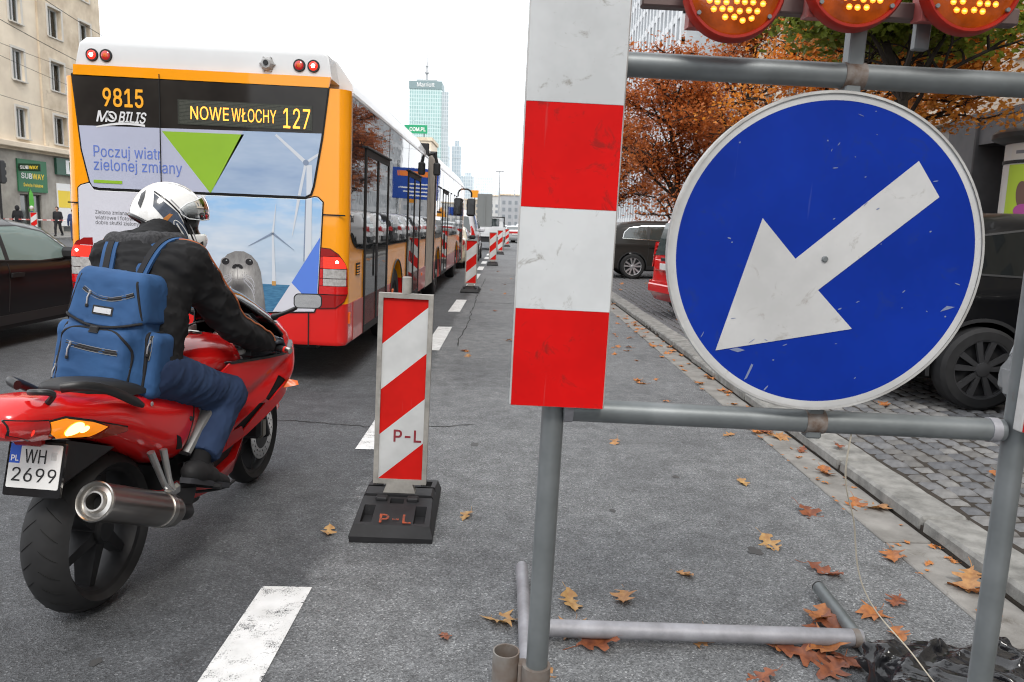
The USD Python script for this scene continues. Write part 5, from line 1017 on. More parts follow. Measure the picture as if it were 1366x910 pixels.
# wheels
def mwheel(name, y, R, hw, disc=False):
    w = grp(bk, name); rr = R - .072 if hw > .07 else R - .062
    a = np.linspace(-1, 1, 17); prof = [(rr, -hw * .72)] + [(R - (.052 if hw > .07 else .036) * abs(t) ** 2.3, hw * t) for t in a] + [(rr, hw * .72), (rr - .004, hw * .62), (rr - .004, -hw * .62), (rr, -hw * .72)]
    part(w, 'tyre', fix(orient(lathe(prof, 72), (0, y, R), (1, 0, 0))), TYRE, smooth=40)
    part(w, 'rim', fix(orient(lathe([(rr, -hw * .7), (rr + .003, -hw * .74), (rr - .014, -hw * .66), (rr - .026, -hw * .3), (rr - .026, hw * .3), (rr - .014, hw * .66), (rr + .003, hw * .74), (rr, hw * .7), (rr - .006, hw * .6), (rr - .02, 0), (rr - .006, -hw * .6), (rr, -hw * .7)], 56), (0, y, R), (1, 0, 0))), MDARK, smooth=40)
    for k in range(6):
        t = k * PI / 3 + .3; c, s = math.cos(t), math.sin(t)
        part(w, 'spoke', hull([(sx * ww, y + c * q - s * tt, R + s * q + c * tt) for q, ww, th in ((.04, .05, .026), (rr - .02, .03, .016)) for sx in (-1, 1) for tt in (-th, th)]), MDARK)
    part(w, 'hub', cyl((-.07, y, R), (.07, y, R), .055, 20, .01), MDARK)
    gs = []
    for k in range(26 if hw > .07 else 0):
        t0 = k * 2 * PI / 26
        for s in (-1, 1):
            P = []
            for q in np.linspace(0, 1, 7):
                tt = (.12 + .62 * q) * s; aa = t0 + (.10 if s > 0 else 0) + .16 * q; r = R - .052 * abs(tt) ** 2.3 + .0006; P.append((hw * tt, y + r * math.cos(aa), R + r * math.sin(aa)))
            gs.append(tube(P, [.0008, .0024, .003, .003, .003, .0022, .0006], 5, True, .35))
    if gs: part(w, 'tread_groove', cat(gs), SEAM, smooth=False, kind='stuff')
    if disc:
        for s in (-1, 1):
            g_ = Point(0, 0).buffer(.155, 40).difference(Point(0, 0).buffer(.095, 32))
            for k in range(18):
                for q in (.112, .138): g_ = g_.difference(Point(q * math.cos(k * PI / 9 + q * 30), q * math.sin(k * PI / 9 + q * 30)).buffer(.0062, 5))
            part(w, 'brake_disc', prism(g_, .005, (0, 1, 0), (0, 0, 1), (s * .072 - .0025, y, R)), pbr('disc_steel', (.45, .44, .43), rough=.3, metal=1.), smooth=False)
            part(w, 'disc_carrier', cyl((s * .07 - .004, y, R), (s * .07 + .004, y, R), .096, 24), MDARK)
    return w
mwheel('rear_wheel', 0, .318, .093); mwheel('front_wheel', 1.50, .302, .060, True)
# frame, engine and other dark metal between the panels
part(bk, 'swingarm', hull([(x, y, z) for x in (-.13, -.10) for y, z in ((-.03, .29), (-.03, .36), (.50, .36), (.50, .46))]), MDARK); part(bk, 'swingarm', hull([(x, y, z) for x in (-.1, .10) for y, z in ((.34, .36), (.34, .47), (.52, .36), (.52, .47))]), MDARK)
part(bk, 'engine', nets(lambda P: umin([d_box(P, (0, .82, .42), (.12, .18, .15), .05), d_box(P, (0, .72, .55), (.12, .26, .13), .04), d_cap(P, (.05, .66, .36), (.11, .66, .36), .08, .07), d_cap(P, (0, .86, .30), (.08, .98, .40), .06, .06)], .03), (-.33, .35, .15), (.33, 1.15, .75), .018), MDARK, smooth=True)
part(bk, 'engine_cover', cyl((.15, .60, .37), (.175, .60, .37), .06, 24, .012), MBLK); part(bk, 'frame_spar', tube([(.15, .45, .50), (.17, .62, .66), (.16, .9, .78), (.08, 1.2, .84)], [.035, .045, .045, .03], 10, True, .6), pbr('spar_grey', (.20, .20, .20), rough=.4, metal=.6))
part(bk, 'side_cover', hull([(x, y, z) for x, k in ((.145, .0), (.165, .012)) for y, z in ((.43 + k, .54 + k), (.60, .45 + k), (.64 - k, .70 - k), (.50 + k, .69 - k))]), pbr('cover_grey', (.16, .16, .165), rough=.45, metal=.3))
part(bk, 'radiator', bx(-.2, .2, 1.16, 1.22, .36, .72, .02), MDARK)
for s in (-1, 1):
    part(bk, 'fork_leg', cat([tube([(s * .1, 1.20, .90), (s * .1, 1.38, .52)], .027, 14), tube([(s * .1, 1.38, .52), (s * .1, 1.475, .30)], .032, 14)]), MDARK); part(bk, 'brake_caliper', box((.05, .07, .12), (s * .105, 1.40, .36), .015), pbr('caliper', (.12, .11, .09), rough=.4, metal=.6))
fa = np.linspace(-.5, 1.9, 12); S = [[(x * .062, 1.5 + (.318 + q) * math.sin(a - .6), .302 + (.318 + q) * math.cos(a - .6)) for x, q in ((-1, -.05), (-1.0, -.01), (-.6, .012), (0, .018), (.6, .012), (1, -.01), (1, -.05), (.9, -.045), (0, .008), (-.9, -.045))] for a in fa]
part(bk, 'front_mudguard', loft(S), MRED, smooth=50)
# exhaust can
A, B = np.array([.195, -.255, .540]), np.array([.215, .235, .315]); d = (B - A) / np.linalg.norm(B - A); L = np.linalg.norm(B - A); ex = grp(bk, 'exhaust')
part(ex, 'can', orient(lathe([(.069, 0), (.0705, .004), (.0705, L - .05), (.068, L - .03), (.054, L), (.0, L)], 48), A, d), STEEL, smooth=35)
part(ex, 'end_cap', orient(lathe([(.0705, .006), (.073, .003), (.073, -.006), (.069, -.010), (.063, -.006), (.056, .008), (.042, .004), (.036, -.012), (.030, -.012), (.027, -.002), (.027, .05)], 48), A, d), CHR, smooth=35); part(ex, 'bore', orient(lathe([(0, .03), (.0275, .03), (.0275, .045)], 24), A, d), pbr('soot', (.004, .004, .004), rough=1.))
part(ex, 'strap', orient(lathe([(.0705, L * .78), (.074, L * .78), (.074, L * .84), (.0705, L * .84)], 40), A, d), CHR); part(ex, 'link_pipe', tube(spline([B - d * .01, B + d * .10, (.14, .46, .25), (.06, .70, .20)], 16), .032, 12), MDARK); part(ex, 'heat_shield', hull([(.19 + x, y, z) for x in (0, .012) for y, z in ((.26, .30), (.42, .27), (.46, .34), (.30, .39))]), MBLK)
# footrest hangers and pegs
for s in (-1, 1):
    h = grp(bk, 'footrest')
    part(h, 'hanger', cat([tube([(s * .175, .14, .60), (s * .19, .21, .44), (s * .20, .24, .40)], [.014, .011, .016], 8, True, 1.2), tube([(s * .175, .235, .585), (s * .19, .25, .45), (s * .20, .25, .40)], [.014, .011, .016], 8, True, 1.2), box((.03, .12, .05), (s * .2, .245, .395), .012)]), ALUB)
    part(h, 'passenger_peg', tube([(s * .20, .17, .40), (s * .22, .14, .415), (s * .235, .10, .43)], .016, 10), ALUB); part(h, 'rider_peg', tube([(s * .17, .52, .33), (s * .29, .52, .33)], .013, 10), MBLK); part(h, 'lever', tube(spline([(s * .19, .48, .31), (s * .22, .60, .28), (s * .24, .70, .27), (s * .25, .74, .28)], 12), .007, 8), MDARK); part(h, 'heel_guard', hull([(s * (.185 + x), y, z) for x in (0, .006) for y, z in ((.33, .36), (.48, .33), (.46, .47), (.38, .48))]), MDARK)
# tail unit
TU = np.array([-.50, -.47, -.41, -.31, -.16, 0, .15, .28, .43, .55, .66]); TT = np.array([.90, .925, .945, .935, .91, .90, .87, .84, .81, .79, .77]); TB = np.array([.84, .812, .795, .776, .73, .658, .575, .50, .468, .53, .60]); TW = np.array([.060, .100, .128, .152, .168, .176, .182, .186, .184, .17, .145])
from scipy.interpolate import PchipInterpolator
pt, pb, pw = (PchipInterpolator(TU, q) for q in (TT, TB, TW))
def tail_w(u, z, n=3.2):
    zm, hz = (pt(u) + pb(u)) / 2, (pt(u) - pb(u)) / 2; k = np.clip(np.abs(z - zm) / hz, 0, 1)
    return pw(u) * (1 - k ** n) ** (1 / n) * np.where(z < zm, 1 - .10 * k, 1 - .22 * k ** 1.5)
S = []
for u in np.r_[np.linspace(-.50, -.38, 8), np.linspace(-.34, .66, 20)]:
    t = np.linspace(0, 2 * PI, 49)[:-1]; zm, hz = (pt(u) + pb(u)) / 2, (pt(u) - pb(u)) / 2
    z = zm + hz * np.sign(np.sin(t)) * np.abs(np.sin(t)) ** .62; x = np.sign(np.cos(t)) * tail_w(np.full(48, u), z); S.append(np.c_[x, np.full(48, u), z])
part(bk, 'tail_cowl', loft(S), MRED, smooth=40)
def tpatch(par, name, poly, m, o0, o1, mir=False, h=.018):
    def f(off):
        def g(p):
            u, z = p[:, 0], p[:, 1]; x = tail_w(u, z); e = 1e-3
            nu = (tail_w(u + e, z) - tail_w(u - e, z)) / (2 * e); nz = (tail_w(u, z + e) - tail_w(u, z - e)) / (2 * e); N = np.c_[np.ones(len(u)), -nu, -nz]; N[:, 1:] = np.clip(N[:, 1:], -4, 4); N /= np.linalg.norm(N, axis=1, keepdims=True)
            return np.c_[x, u, z] + off * N
        return g
    q = patch(poly if hasattr(poly, 'exterior') else Polygon(poly), f(o1), f(o0), h)
    return part(par, name, mirror_x(q) if mir else q, m, smooth=45)
tl = grp(bk, 'tail_light')
redP = Polygon([(-.495, .888), (-.43, .874), (-.395, .868), (-.375, .81), (-.33, .790), (-.41, .803), (-.488, .842)]); ambP = Polygon([(-.392, .865), (-.33, .865), (-.20, .820), (-.115, .780), (-.185, .757), (-.325, .787), (-.374, .815)])
clrP = Polygon([(-.17, .807), (-.01, .747), (-.005, .732), (-.13, .734), (-.178, .750), (-.117, .776)])
for mir in (False, True):
    tpatch(tl, 'red_lens', redP, LMPR, -.004, .006, mir); tpatch(tl, 'amber_lens', ambP.buffer(-.004), ABLENS, -.004, .007, mir); tpatch(tl, 'smoked_lens', clrP.buffer(-.001), pbr('lens_smoked', (.30, .03, .012), rough=.1, coat=.8), -.004, .006, mir); tpatch(tl, 'lens_gap', redP.union(ambP).union(clrP).buffer(.004), BLKG, -.006, .002, mir)
    for c, r in (((-.285, .816), .026), ((-.24, .803), .013)): tpatch(tl, 'bulb', affinity.scale(Point(*c).buffer(r, 8), 1.35, .8), AHOT, .0075, .010, mir, .01)
    for c in ((-.44, .84),): tpatch(tl, 'bulb', affinity.scale(Point(*c).buffer(.005, 6), .8, 2.), LMPON, .006, .0075, mir, .006)
part(tl, 'red_lens', hull([(sx * x, y, z) for x, y, z in ((.058, -.495, .83), (.058, -.495, .885), (.045, -.506, .84), (.045, -.506, .878)) for sx in (-1, 1)]), LMPR)
for s in (-1, 1):
    tpatch(bk, 'panel_joint', LineString([(.43, .52), (.455, .60), (.50, .68), (.55, .735)]).buffer(.0035), SEAM, -.001, .0018, s < 0); tpatch(bk, 'side_scoop', Polygon([(.335, .62), (.37, .60), (.41, .535), (.36, .545)]), SEAM, -.001, .002, s < 0)
    part(bk, 'panel_bolt', cyl((s * .176, .46, .66), (s * .186, .46, .66), .011, 10, .003), MBLK); part(bk, 'panel_bolt', cyl((s * .165, .17, .795), (s * .172, .17, .795), .010, 10, .003), ALUB)
part(bk, 'seat', loft([[(x * hw, u, zb + (zt - zb) * q) for x, q in ((-1, 0), (-1, .45), (-.86, .85), (-.5, 1), (0, 1.04), (.5, 1), (.86, .85), (1, .45), (1, 0))] for u, hw, zb, zt in ((-.16, .06, .90, .925), (-.13, .095, .89, .937), (-.04, .125, .87, .935), (.07, .14, .85, .915), (.17, .15, .84, .875), (.30, .165, .80, .835), (.45, .165, .77, .82), (.58, .14, .76, .835), (.68, .10, .77, .845))]), VINYL, smooth=50)
for s in (-1, 1):
    part(bk, 'grab_rail', tube(spline([(s * .08, -.25, .945), (s * .13, -.22, .950), (s * .165, -.14, .925), (s * .180, -.02, .865), (s * .182, .08, .81)], 22), [.014] * 18 + [.014, .012, .010, .008], 10, True, 1.3), MBLK)
    part(bk, 'cargo_hook', tube(spline([(s * .11, -.36, .92), (s * .135, -.37, .955), (s * .11, -.40, .965), (s * .07, -.39, .96)], 10), .011, 8), MBLK)
# rear mudguard and number plate
part(bk, 'rear_mudguard', hull([(sx * x, y, z) for x, y, z in ((.10, -.26, .76), (.09, -.30, .60), (.06, -.28, .57), (.11, .0, .66), (.09, -.15, .65)) for sx in (-1, 1)]), MBLK)
part(bk, 'plate_lamp', box((.10, .03, .03), (0.0, -.31, .765), .006), LMPD)
npl = grp(bk, 'number_plate'); ez = np.array([0, .27, .963]); o = np.array([0.018, -.335, .605]); e1 = np.array([.9985, 0, -.05]); e1 = e1 - ez * (e1 @ ez); e1 /= np.linalg.norm(e1)
def pp(x, z, out=0): return o + e1 * x + ez * z + np.cross(e1, ez) * out
rct = lambda x0, x1, z0, z1: sbox(x0, z0, x1, z1).buffer(.008).buffer(-.0)
part(npl, 'holder', prism(sbox(-.095, -.022, .095, .152).buffer(.008), .012, e1, ez, pp(0, 0, -.012)), BLKG, smooth=False); part(npl, 'plate', prism(sbox(-.088, .004, .088, .145).buffer(.006), .002, e1, ez, pp(0, 0, .0)), pbr('plate_white', (.66, .66, .65), rough=.35, var=.12, vs=9.), smooth=False)
part(npl, 'blue_field', prism(sbox(-.0935, .082, -.055, .150), .0006, e1, ez, pp(0, 0, .002)), pbr('plate_blue', (.03, .10, .50), rough=.4), smooth=False)
def pl(s, h, x, z, m, w, b=True): part(npl, 'lettering', text(s, h, e1, ez, pp(x, z, .0022), b, depth=.0012, width=w), m, smooth=False)
PB = pbr('plate_black', (.015, .015, .016), rough=.5); pl('PL', .019, -.089, .090, WHT, .027); pl('WH', .047, -.040, .085, PB, .077, False); pl('2699', .047, -.083, .021, PB, .160, False)
part(npl, 'sticker', prism(sbox(.056, .098, .076, .126), .0006, e1, ez, pp(0, 0, .002)), pbr('plate_sticker', (.58, .58, .57), rough=.6, var=.3, vs=60.), smooth=False)
# tank
tank = nets(lambda P: smax(umin([d_ell(P, (0, .80, .86), (.175, .30, .125)), d_ell(P, (0, .93, .80), (.185, .20, .14)), d_ell(P, (0, .62, .80), (.10, .14, .09))], .06), -(P[:, 2] - .66), .03), (-.24, .4, .6), (.24, 1.2, 1.05), .013)
part(bk, 'tank', tank, MRED, smooth=True); part(bk, 'filler_cap', cyl((0, .84, .975), (0, .845, .992), .042, 24, .005), CHR)
# side fairings
def fw_(u, z):
    t = np.clip((z - .28) / .5, 0, 1); t = t * t * (3 - 2 * t)
    w = .150 + .125 * t + .30 * np.clip(u - 1.0, -.3, .25) - .75 * np.maximum(0, u - 1.20) ** 1.6 - .22 * np.maximum(0, .86 - u) ** 1.5
    return w - .018 * np.exp(-((z - (.80 - .55 * (1.2 - u))) / .035) ** 2) + .010 * np.exp(-((z - (.70 - .62 * (1.2 - u))) / .03) ** 2)
FP = Polygon([(.72, .80), (.80, .855), (1.05, .845), (1.30, .845), (1.40, .880), (1.43, .85), (1.385, .78), (1.31, .70), (1.225, .575), (1.14, .50), (1.03, .425), (.90, .375), (.78, .335), (.70, .285), (.62, .30), (.62, .36), (.70, .43), (.80, .50), (.84, .60), (.80, .70)])
V1 = Polygon([(1.15, .725), (1.20, .69), (1.125, .60), (1.075, .62)]).buffer(.006); V2 = Polygon([(1.03, .595), (1.085, .585), (.985, .455), (.915, .49)]).buffer(.006)
def fpatch(par, name, poly, m, o0, o1, mir, h=.022, sm=40):
    q = patch(poly, lambda p: np.c_[fw_(p[:, 0], p[:, 1]) + o1, p[:, 0], p[:, 1]], lambda p: np.c_[fw_(p[:, 0], p[:, 1]) + o0, p[:, 0], p[:, 1]], h)
    return part(par, name, mirror_x(q) if mir else q, m, smooth=sm)
for mir in (False, True):
    f = grp(bk, 'side_fairing'); fpatch(f, 'panel', FP.difference(V1).difference(V2), MRED, -.008, 0, mir)
    fpatch(f, 'vent', V1.buffer(.006), SEAM, -.03, -.012, mir); fpatch(f, 'vent', V2.buffer(.006), SEAM, -.03, -.012, mir)
    fpatch(f, 'edge_trim', LineString([(.80, .853), (1.05, .843), (1.30, .843), (1.40, .877)]).buffer(.006), BLKG, -.03, .004, mir); fpatch(f, 'recess', Polygon([(.90, .40), (1.0, .44), (.965, .485), (.885, .47)]).buffer(.004), pbr('bike_red_recess', (.45, .010, .016), rough=.25, coat=.6), -.01, .002, mir); fpatch(f, 'fairing_bolt', Point(.845, .56).buffer(.009), ALUB, -.002, .005, mir, .006)
    s = -1 if mir else 1; ti = grp(bk, 'turn_signal'); part(ti, 'lens', hull([(s * (x + .075), y, z) for x, y, z in ((.215, 1.22, .705), (.215, 1.29, .685), (.215, 1.20, .645), (.215, 1.27, .635), (.315, 1.235, .665), (.305, 1.245, .685), (.29, 1.215, .66))]), ABLENS if False else pbr('amber_lens_off', (.75, .13, .008), rough=.25, coat=.15, spec=.2), smooth=60)
# lower belly
part(bk, 'belly_pan', loft([[(x * hw, u, zb + q) for x, q in ((-1, .10), (-.9, .03), (-.5, 0), (.5, 0), (.9, .03), (1, .10), (.8, .11), (-.8, .11))] for u, hw, zb in ((.60, .13, .20), (.75, .155, .19), (.95, .16, .22), (1.1, .14, .30))]), MRED, smooth=50)
# nose, screen, inner trim
LV = [(.78, .275, 1.26, 1.60), (.86, .285, 1.33, 1.60), (.92, .262, 1.335, 1.575), (.98, .225, 1.30, 1.53), (1.04, .182, 1.22, 1.46), (1.09, .150, 1.14, 1.39), (1.14, .108, 1.075, 1.31), (1.18, .055, 1.03, 1.22)]
def shell(lv, off, n=33):
    t = np.linspace(-PI / 2, PI / 2, n); return np.array([np.c_[(hw - off) * np.sin(t), ur + (uf - ur - off) * np.sign(np.cos(t)) * np.abs(np.cos(t)) ** .8, np.full(n, z)] for z, hw, ur, uf in lv])
def two(lv, a, b):
    A_, B_ = shell(lv, a), shell(lv, b); k, n = A_.shape[:2]; sec = [np.vstack([A_[i], B_[i][::-1]]) for i in range(k)]; return loft(sec)
part(bk, 'nose_cowl', two(LV[:4], 0, .004), MRED, smooth=50); part(bk, 'nose_lining', two(LV[:4], .005, .010), MBLK, smooth=50)
part(bk, 'windscreen', two(LV[3:], .001, .004), pane_mat('screen_smoke', (.34, .35, .36)), smooth=50)
R_ = shell(LV[2:], .0); rim = np.vstack([R_[:, -1], R_[::-1, 0][0:0]]); part(bk, 'screen_trim', cat([tube(R_[:, -1], .006, 6), tube(R_[:, 0], .006, 6)]), BLKG); part(bk, 'screen_trim', tube(R_[-1], .005, 6), BLKG)
part(bk, 'dash_panel', patch(Polygon([(-.255, 1.08), (.255, 1.08), (.255, 1.34), (.18, 1.48), (-.18, 1.48), (-.255, 1.34)]), lambda p: np.c_[p, .838 + .25 * np.maximum(0, p[:, 1] - 1.2) + 0 * p[:, 0]], lambda p: np.c_[p, .82 + .25 * np.maximum(0, p[:, 1] - 1.2) + 0 * p[:, 0]], .05), BLKG)
cl = grp(bk, 'instruments'); part(cl, 'binnacle', box((.24, .06, .11), (0, 1.33, .975), .03), MBLK)
for x in (-.06, .06): part(cl, 'dial', cyl((x, 1.305, .98), (x, 1.293, .985), .042, 24, .004), pbr('dial_grey', (.08, .08, .085), rough=.2, coat=.6)); part(cl, 'dial_ring', orient(lathe([(.042, 0), (.046, 0), (.046, .006), (.042, .006)], 24), (x, 1.297, .984), (0, -.93, .35)), CHR)
part(bk, 'top_yoke', hull([(sx * x, y, z) for x, y in ((.13, 1.13), (.10, 1.19), (.04, 1.08)) for sx in (-1, 1) for z in (.90, .925)]), ALUB)
for s in (-1, 1):
    hb = grp(bk, 'handlebar'); part(hb, 'bar', tube([(s * .115, 1.14, .93), (s * .20, 1.12, .915), (s * .40, 1.055, .885)], .011, 10), MBLK); part(hb, 'grip', tube([(s * .265, 1.10, .903), (s * .385, 1.06, .887)], .0165, 12), MBLK); part(hb, 'bar_end', cyl((s * .387, 1.06, .887), (s * .415, 1.05, .882), .017, 14, .003), CHR); part(hb, 'bar_band', cyl((s * .378, 1.063, .888), (s * .387, 1.06, .887), .018, 14), pbr('band_red', (.6, .03, .02), rough=.4)); part(hb, 'lever', tube(spline([(s * .2, 1.16, .905), (s * .27, 1.17, .885), (s * .36, 1.14, .87), (s * .38, 1.13, .868)], 12), .006, 8), ALUB)
    part(hb, 'reservoir', cyl((s * .17, 1.16, .93), (s * .17, 1.16, .975), .024, 16, .003), pbr('reservoir', (.22, .21, .2), rough=.4)); part(hb, 'switch', box((.05, .045, .05), (s * .22, 1.10, .915), .01), MBLK); part(hb, 'cable', tube(spline([(s * .2, 1.12, .93), (s * .12, 1.05, .99), (s * .05, 1.15, 1.0), (s * .02, 1.25, .92)], 16), .005, 6), MBLK)
    mi = grp(bk, 'mirror'); part(mi, 'stalk', tube(spline([(s * .225, 1.30, 1.02), (s * .26, 1.28, 1.035), (s * .32, 1.26, 1.06), (s * .37, 1.25, 1.085)], 12), [.020, .018, .014, .012, .011, .011, .011, .011, .011, .011, .011, .010], 10), MBLK)
    hm = sbox(-.046, -.013, .046, .013).buffer(.028); 
    C_ = np.array([s * .435, 1.245, 1.125]); ang = s * .30
    part(mi, 'housing', move(hull([(x, .0, z) for x, z in hm.exterior.coords] + [(x * .7, .05, z * .7) for x, z in hm.exterior.coords]), C_, Rz(ang)), MBLK, smooth=40); part(mi, 'glass', move(prism(hm.buffer(-.006), .002, (1, 0, 0), (0, 0, 1), (0, -.001, 0)), C_, Rz(ang)), pbr('mirror_glass', (.85, .85, .86), rough=.02, metal=1.), smooth=False)
part(bk, 'ignition', cat([cyl((0, 1.10, .925), (0, 1.10, .95), .02, 14), box((.02, .004, .03), (0, 1.10, .965), .001)]), CHR)
part(bk, 'clip_bolt', cat([cyl((x, 1.15, .925), (x, 1.15, .94), .017, 10, .003) for x in (-.11, .11)]), CHR)

# ------------------------------------------------------------------ the rider (same local frame as the motorcycle)
JACK = pbr('jacket_black', (.009, .009, .010), rough=.75, col2=(.016, .016, .017), vs=6., spec=.2); JEAN = pbr('denim', (.013, .026, .066), rough=.85, col2=(.022, .043, .098), vs=7., bump=.5, bs=480, bd=.0012, dirt=((.045, .08, .15), .40, 13.))
KNIT = pbr('knit_grey', (.022, .022, .024), rough=.95, col2=(.06, .06, .064), vs=90., bump=.9, bs=160, bd=.004, stretch=(1, 1, .35)); SKIN = pbr('skin', (.45, .26, .19), rough=.5); GLOVE = pbr('glove_black', (.014, .015, .018), rough=.5, col2=(.035, .04, .05), vs=30., bump=.4, bs=200, bd=.002); SHOE = pbr('shoe_black', (.014, .014, .015), rough=.65, bump=.4, bs=260, bd=.002); SOLE = pbr('shoe_sole', (.035, .036, .042), rough=.7)
PIPE = pbr('piping_orange', (.42, .13, .055), rough=.6); HWH = pbr('helmet_white', (.74, .74, .73), rough=.12, coat=1.); HBLK = pbr('helmet_black', (.012, .012, .013), rough=.25, coat=.5)
rd = thing('person', 'rider in white helmet, black jacket and blue jeans on the red motorcycle, head turned right', 'person', BP, (0, .012, BA))
SHO, ELB, WRI, HIP, KNE, ANK = (.158, .505, 1.350), (.238, .765, 1.045), (.288, 1.03, .922), (.10, .30, .895), (.205, .775, .700), (.205, .495, .445)
m_ = lambda p, s: (p[0] * s, p[1], p[2])
def torso(P, e=0.):
    return umin([d_ell(P, (0, .33, .93), (.185 + e, .15 + e, .15 + e)), d_ell(P, (0, .41, 1.10), (.185 + e, .135 + e, .20 + e)), d_ell(P, (0, .49, 1.27), (.195 + e, .13 + e, .17 + e)), d_cap(P, (-.145, .51, 1.36), (.145, .51, 1.36), .078 + e, .078 + e), d_cap(P, (0, .53, 1.38), (-.03, .62, 1.48), .075 + e, .06 + e)], .06)
def arms(P, e=0.):
    return umin([np.minimum(d_cap(P, m_(SHO, s), m_(ELB, s), .080 + e, .062 + e), d_cap(P, m_(ELB, s), m_(WRI, s), .062 + e, .044 + e)) for s in (1, -1)], .02)
def legs(P, e=0., to=1.):
    out = []
    for s in (1, -1):
        a = np.array(m_(KNE, s)); b = a + (np.array(m_(ANK, s)) - a) * to
        out.append(smin(d_cap(P, m_(HIP, s), m_(KNE, s), .100 + e, .070 + e), d_cap(P, a, b, .069 + e, .056 + e), .045))
    return smin(out[0], out[1], .02)
body = nets(lambda P: umin([torso(P, -.03), arms(P, -.025), legs(P, -.025, 1.12)] + [d_ell(P, (-.04, .74, 1.55), (.075, .095, .115))] + [d_ell(P, (s * .297, 1.075, .915), (.03, .05, .03)) for s in (1, -1)], .03), (-.45, .1, .3), (.45, 1.3, 1.75), .022)
part(rd, 'body', body, SKIN, smooth=True)
def fj(P): 
    d = smin(torso(P, .012), arms(P, .012), .05); hem = .845 + .05 * (P[:, 1] - .3); return smax(smax(d, hem - P[:, 2], .015), P[:, 2] - 1.445 - .0 * P[:, 0], .02)
J = nets(fj, (-.48, .08, .78), (.48, 1.15, 1.52), .0105)
def crease(m, amp, sc, seed, axis=None):
    v = np.asarray(m.vertices); n = trimesh.Trimesh(v, m.faces, process=False).vertex_normals; q = v @ Rx(.7).T if axis is None else v @ axis.T
    a = np.abs(meshkit.fbm(q * sc, 3, seed) - .5) * 2; b = meshkit.fbm(q * np.array(sc) * 2.1, 2, seed + 9) - .5
    return TM(v + n * (amp * (.55 - np.sqrt(a + 1e-4)) + amp * .5 * b)[:, None], m.faces)
jw = crease(J, .020, (7, 9, 17), 3); part(rd, 'jacket', jw, JACK, smooth=True)
def fl_(P): return smax(smin(legs(P, .014), d_ell(P, (0, .33, .90), (.185, .165, .115)), .05), -(legs(P, .004, 1.5) + .012 * 0 + .03) if False else P[:, 2] * 0 - 1, .01)
def fleg(P):
    d = smin(legs(P, .016, .93), d_ell(P, (0, .33, .885), (.185, .16, .10)), .05); cut = np.full(len(P), -1.)
    for s in (1, -1):
        a, b = np.array(m_(KNE, s)), np.array(m_(ANK, s)); t = (b - a) / np.linalg.norm(b - a); cut = np.where(P[:, 0] * s > 0, (P - b) @ t + .035, cut)
    return smax(smax(d, cut, .006), P[:, 2] - .955, .02)
part(rd, 'jeans', crease(nets(fleg, (-.42, .08, .36), (.42, .98, 1.0), .0105), .010, (9, 7, 20), 8, Rx(-.6)), JEAN, smooth=True)
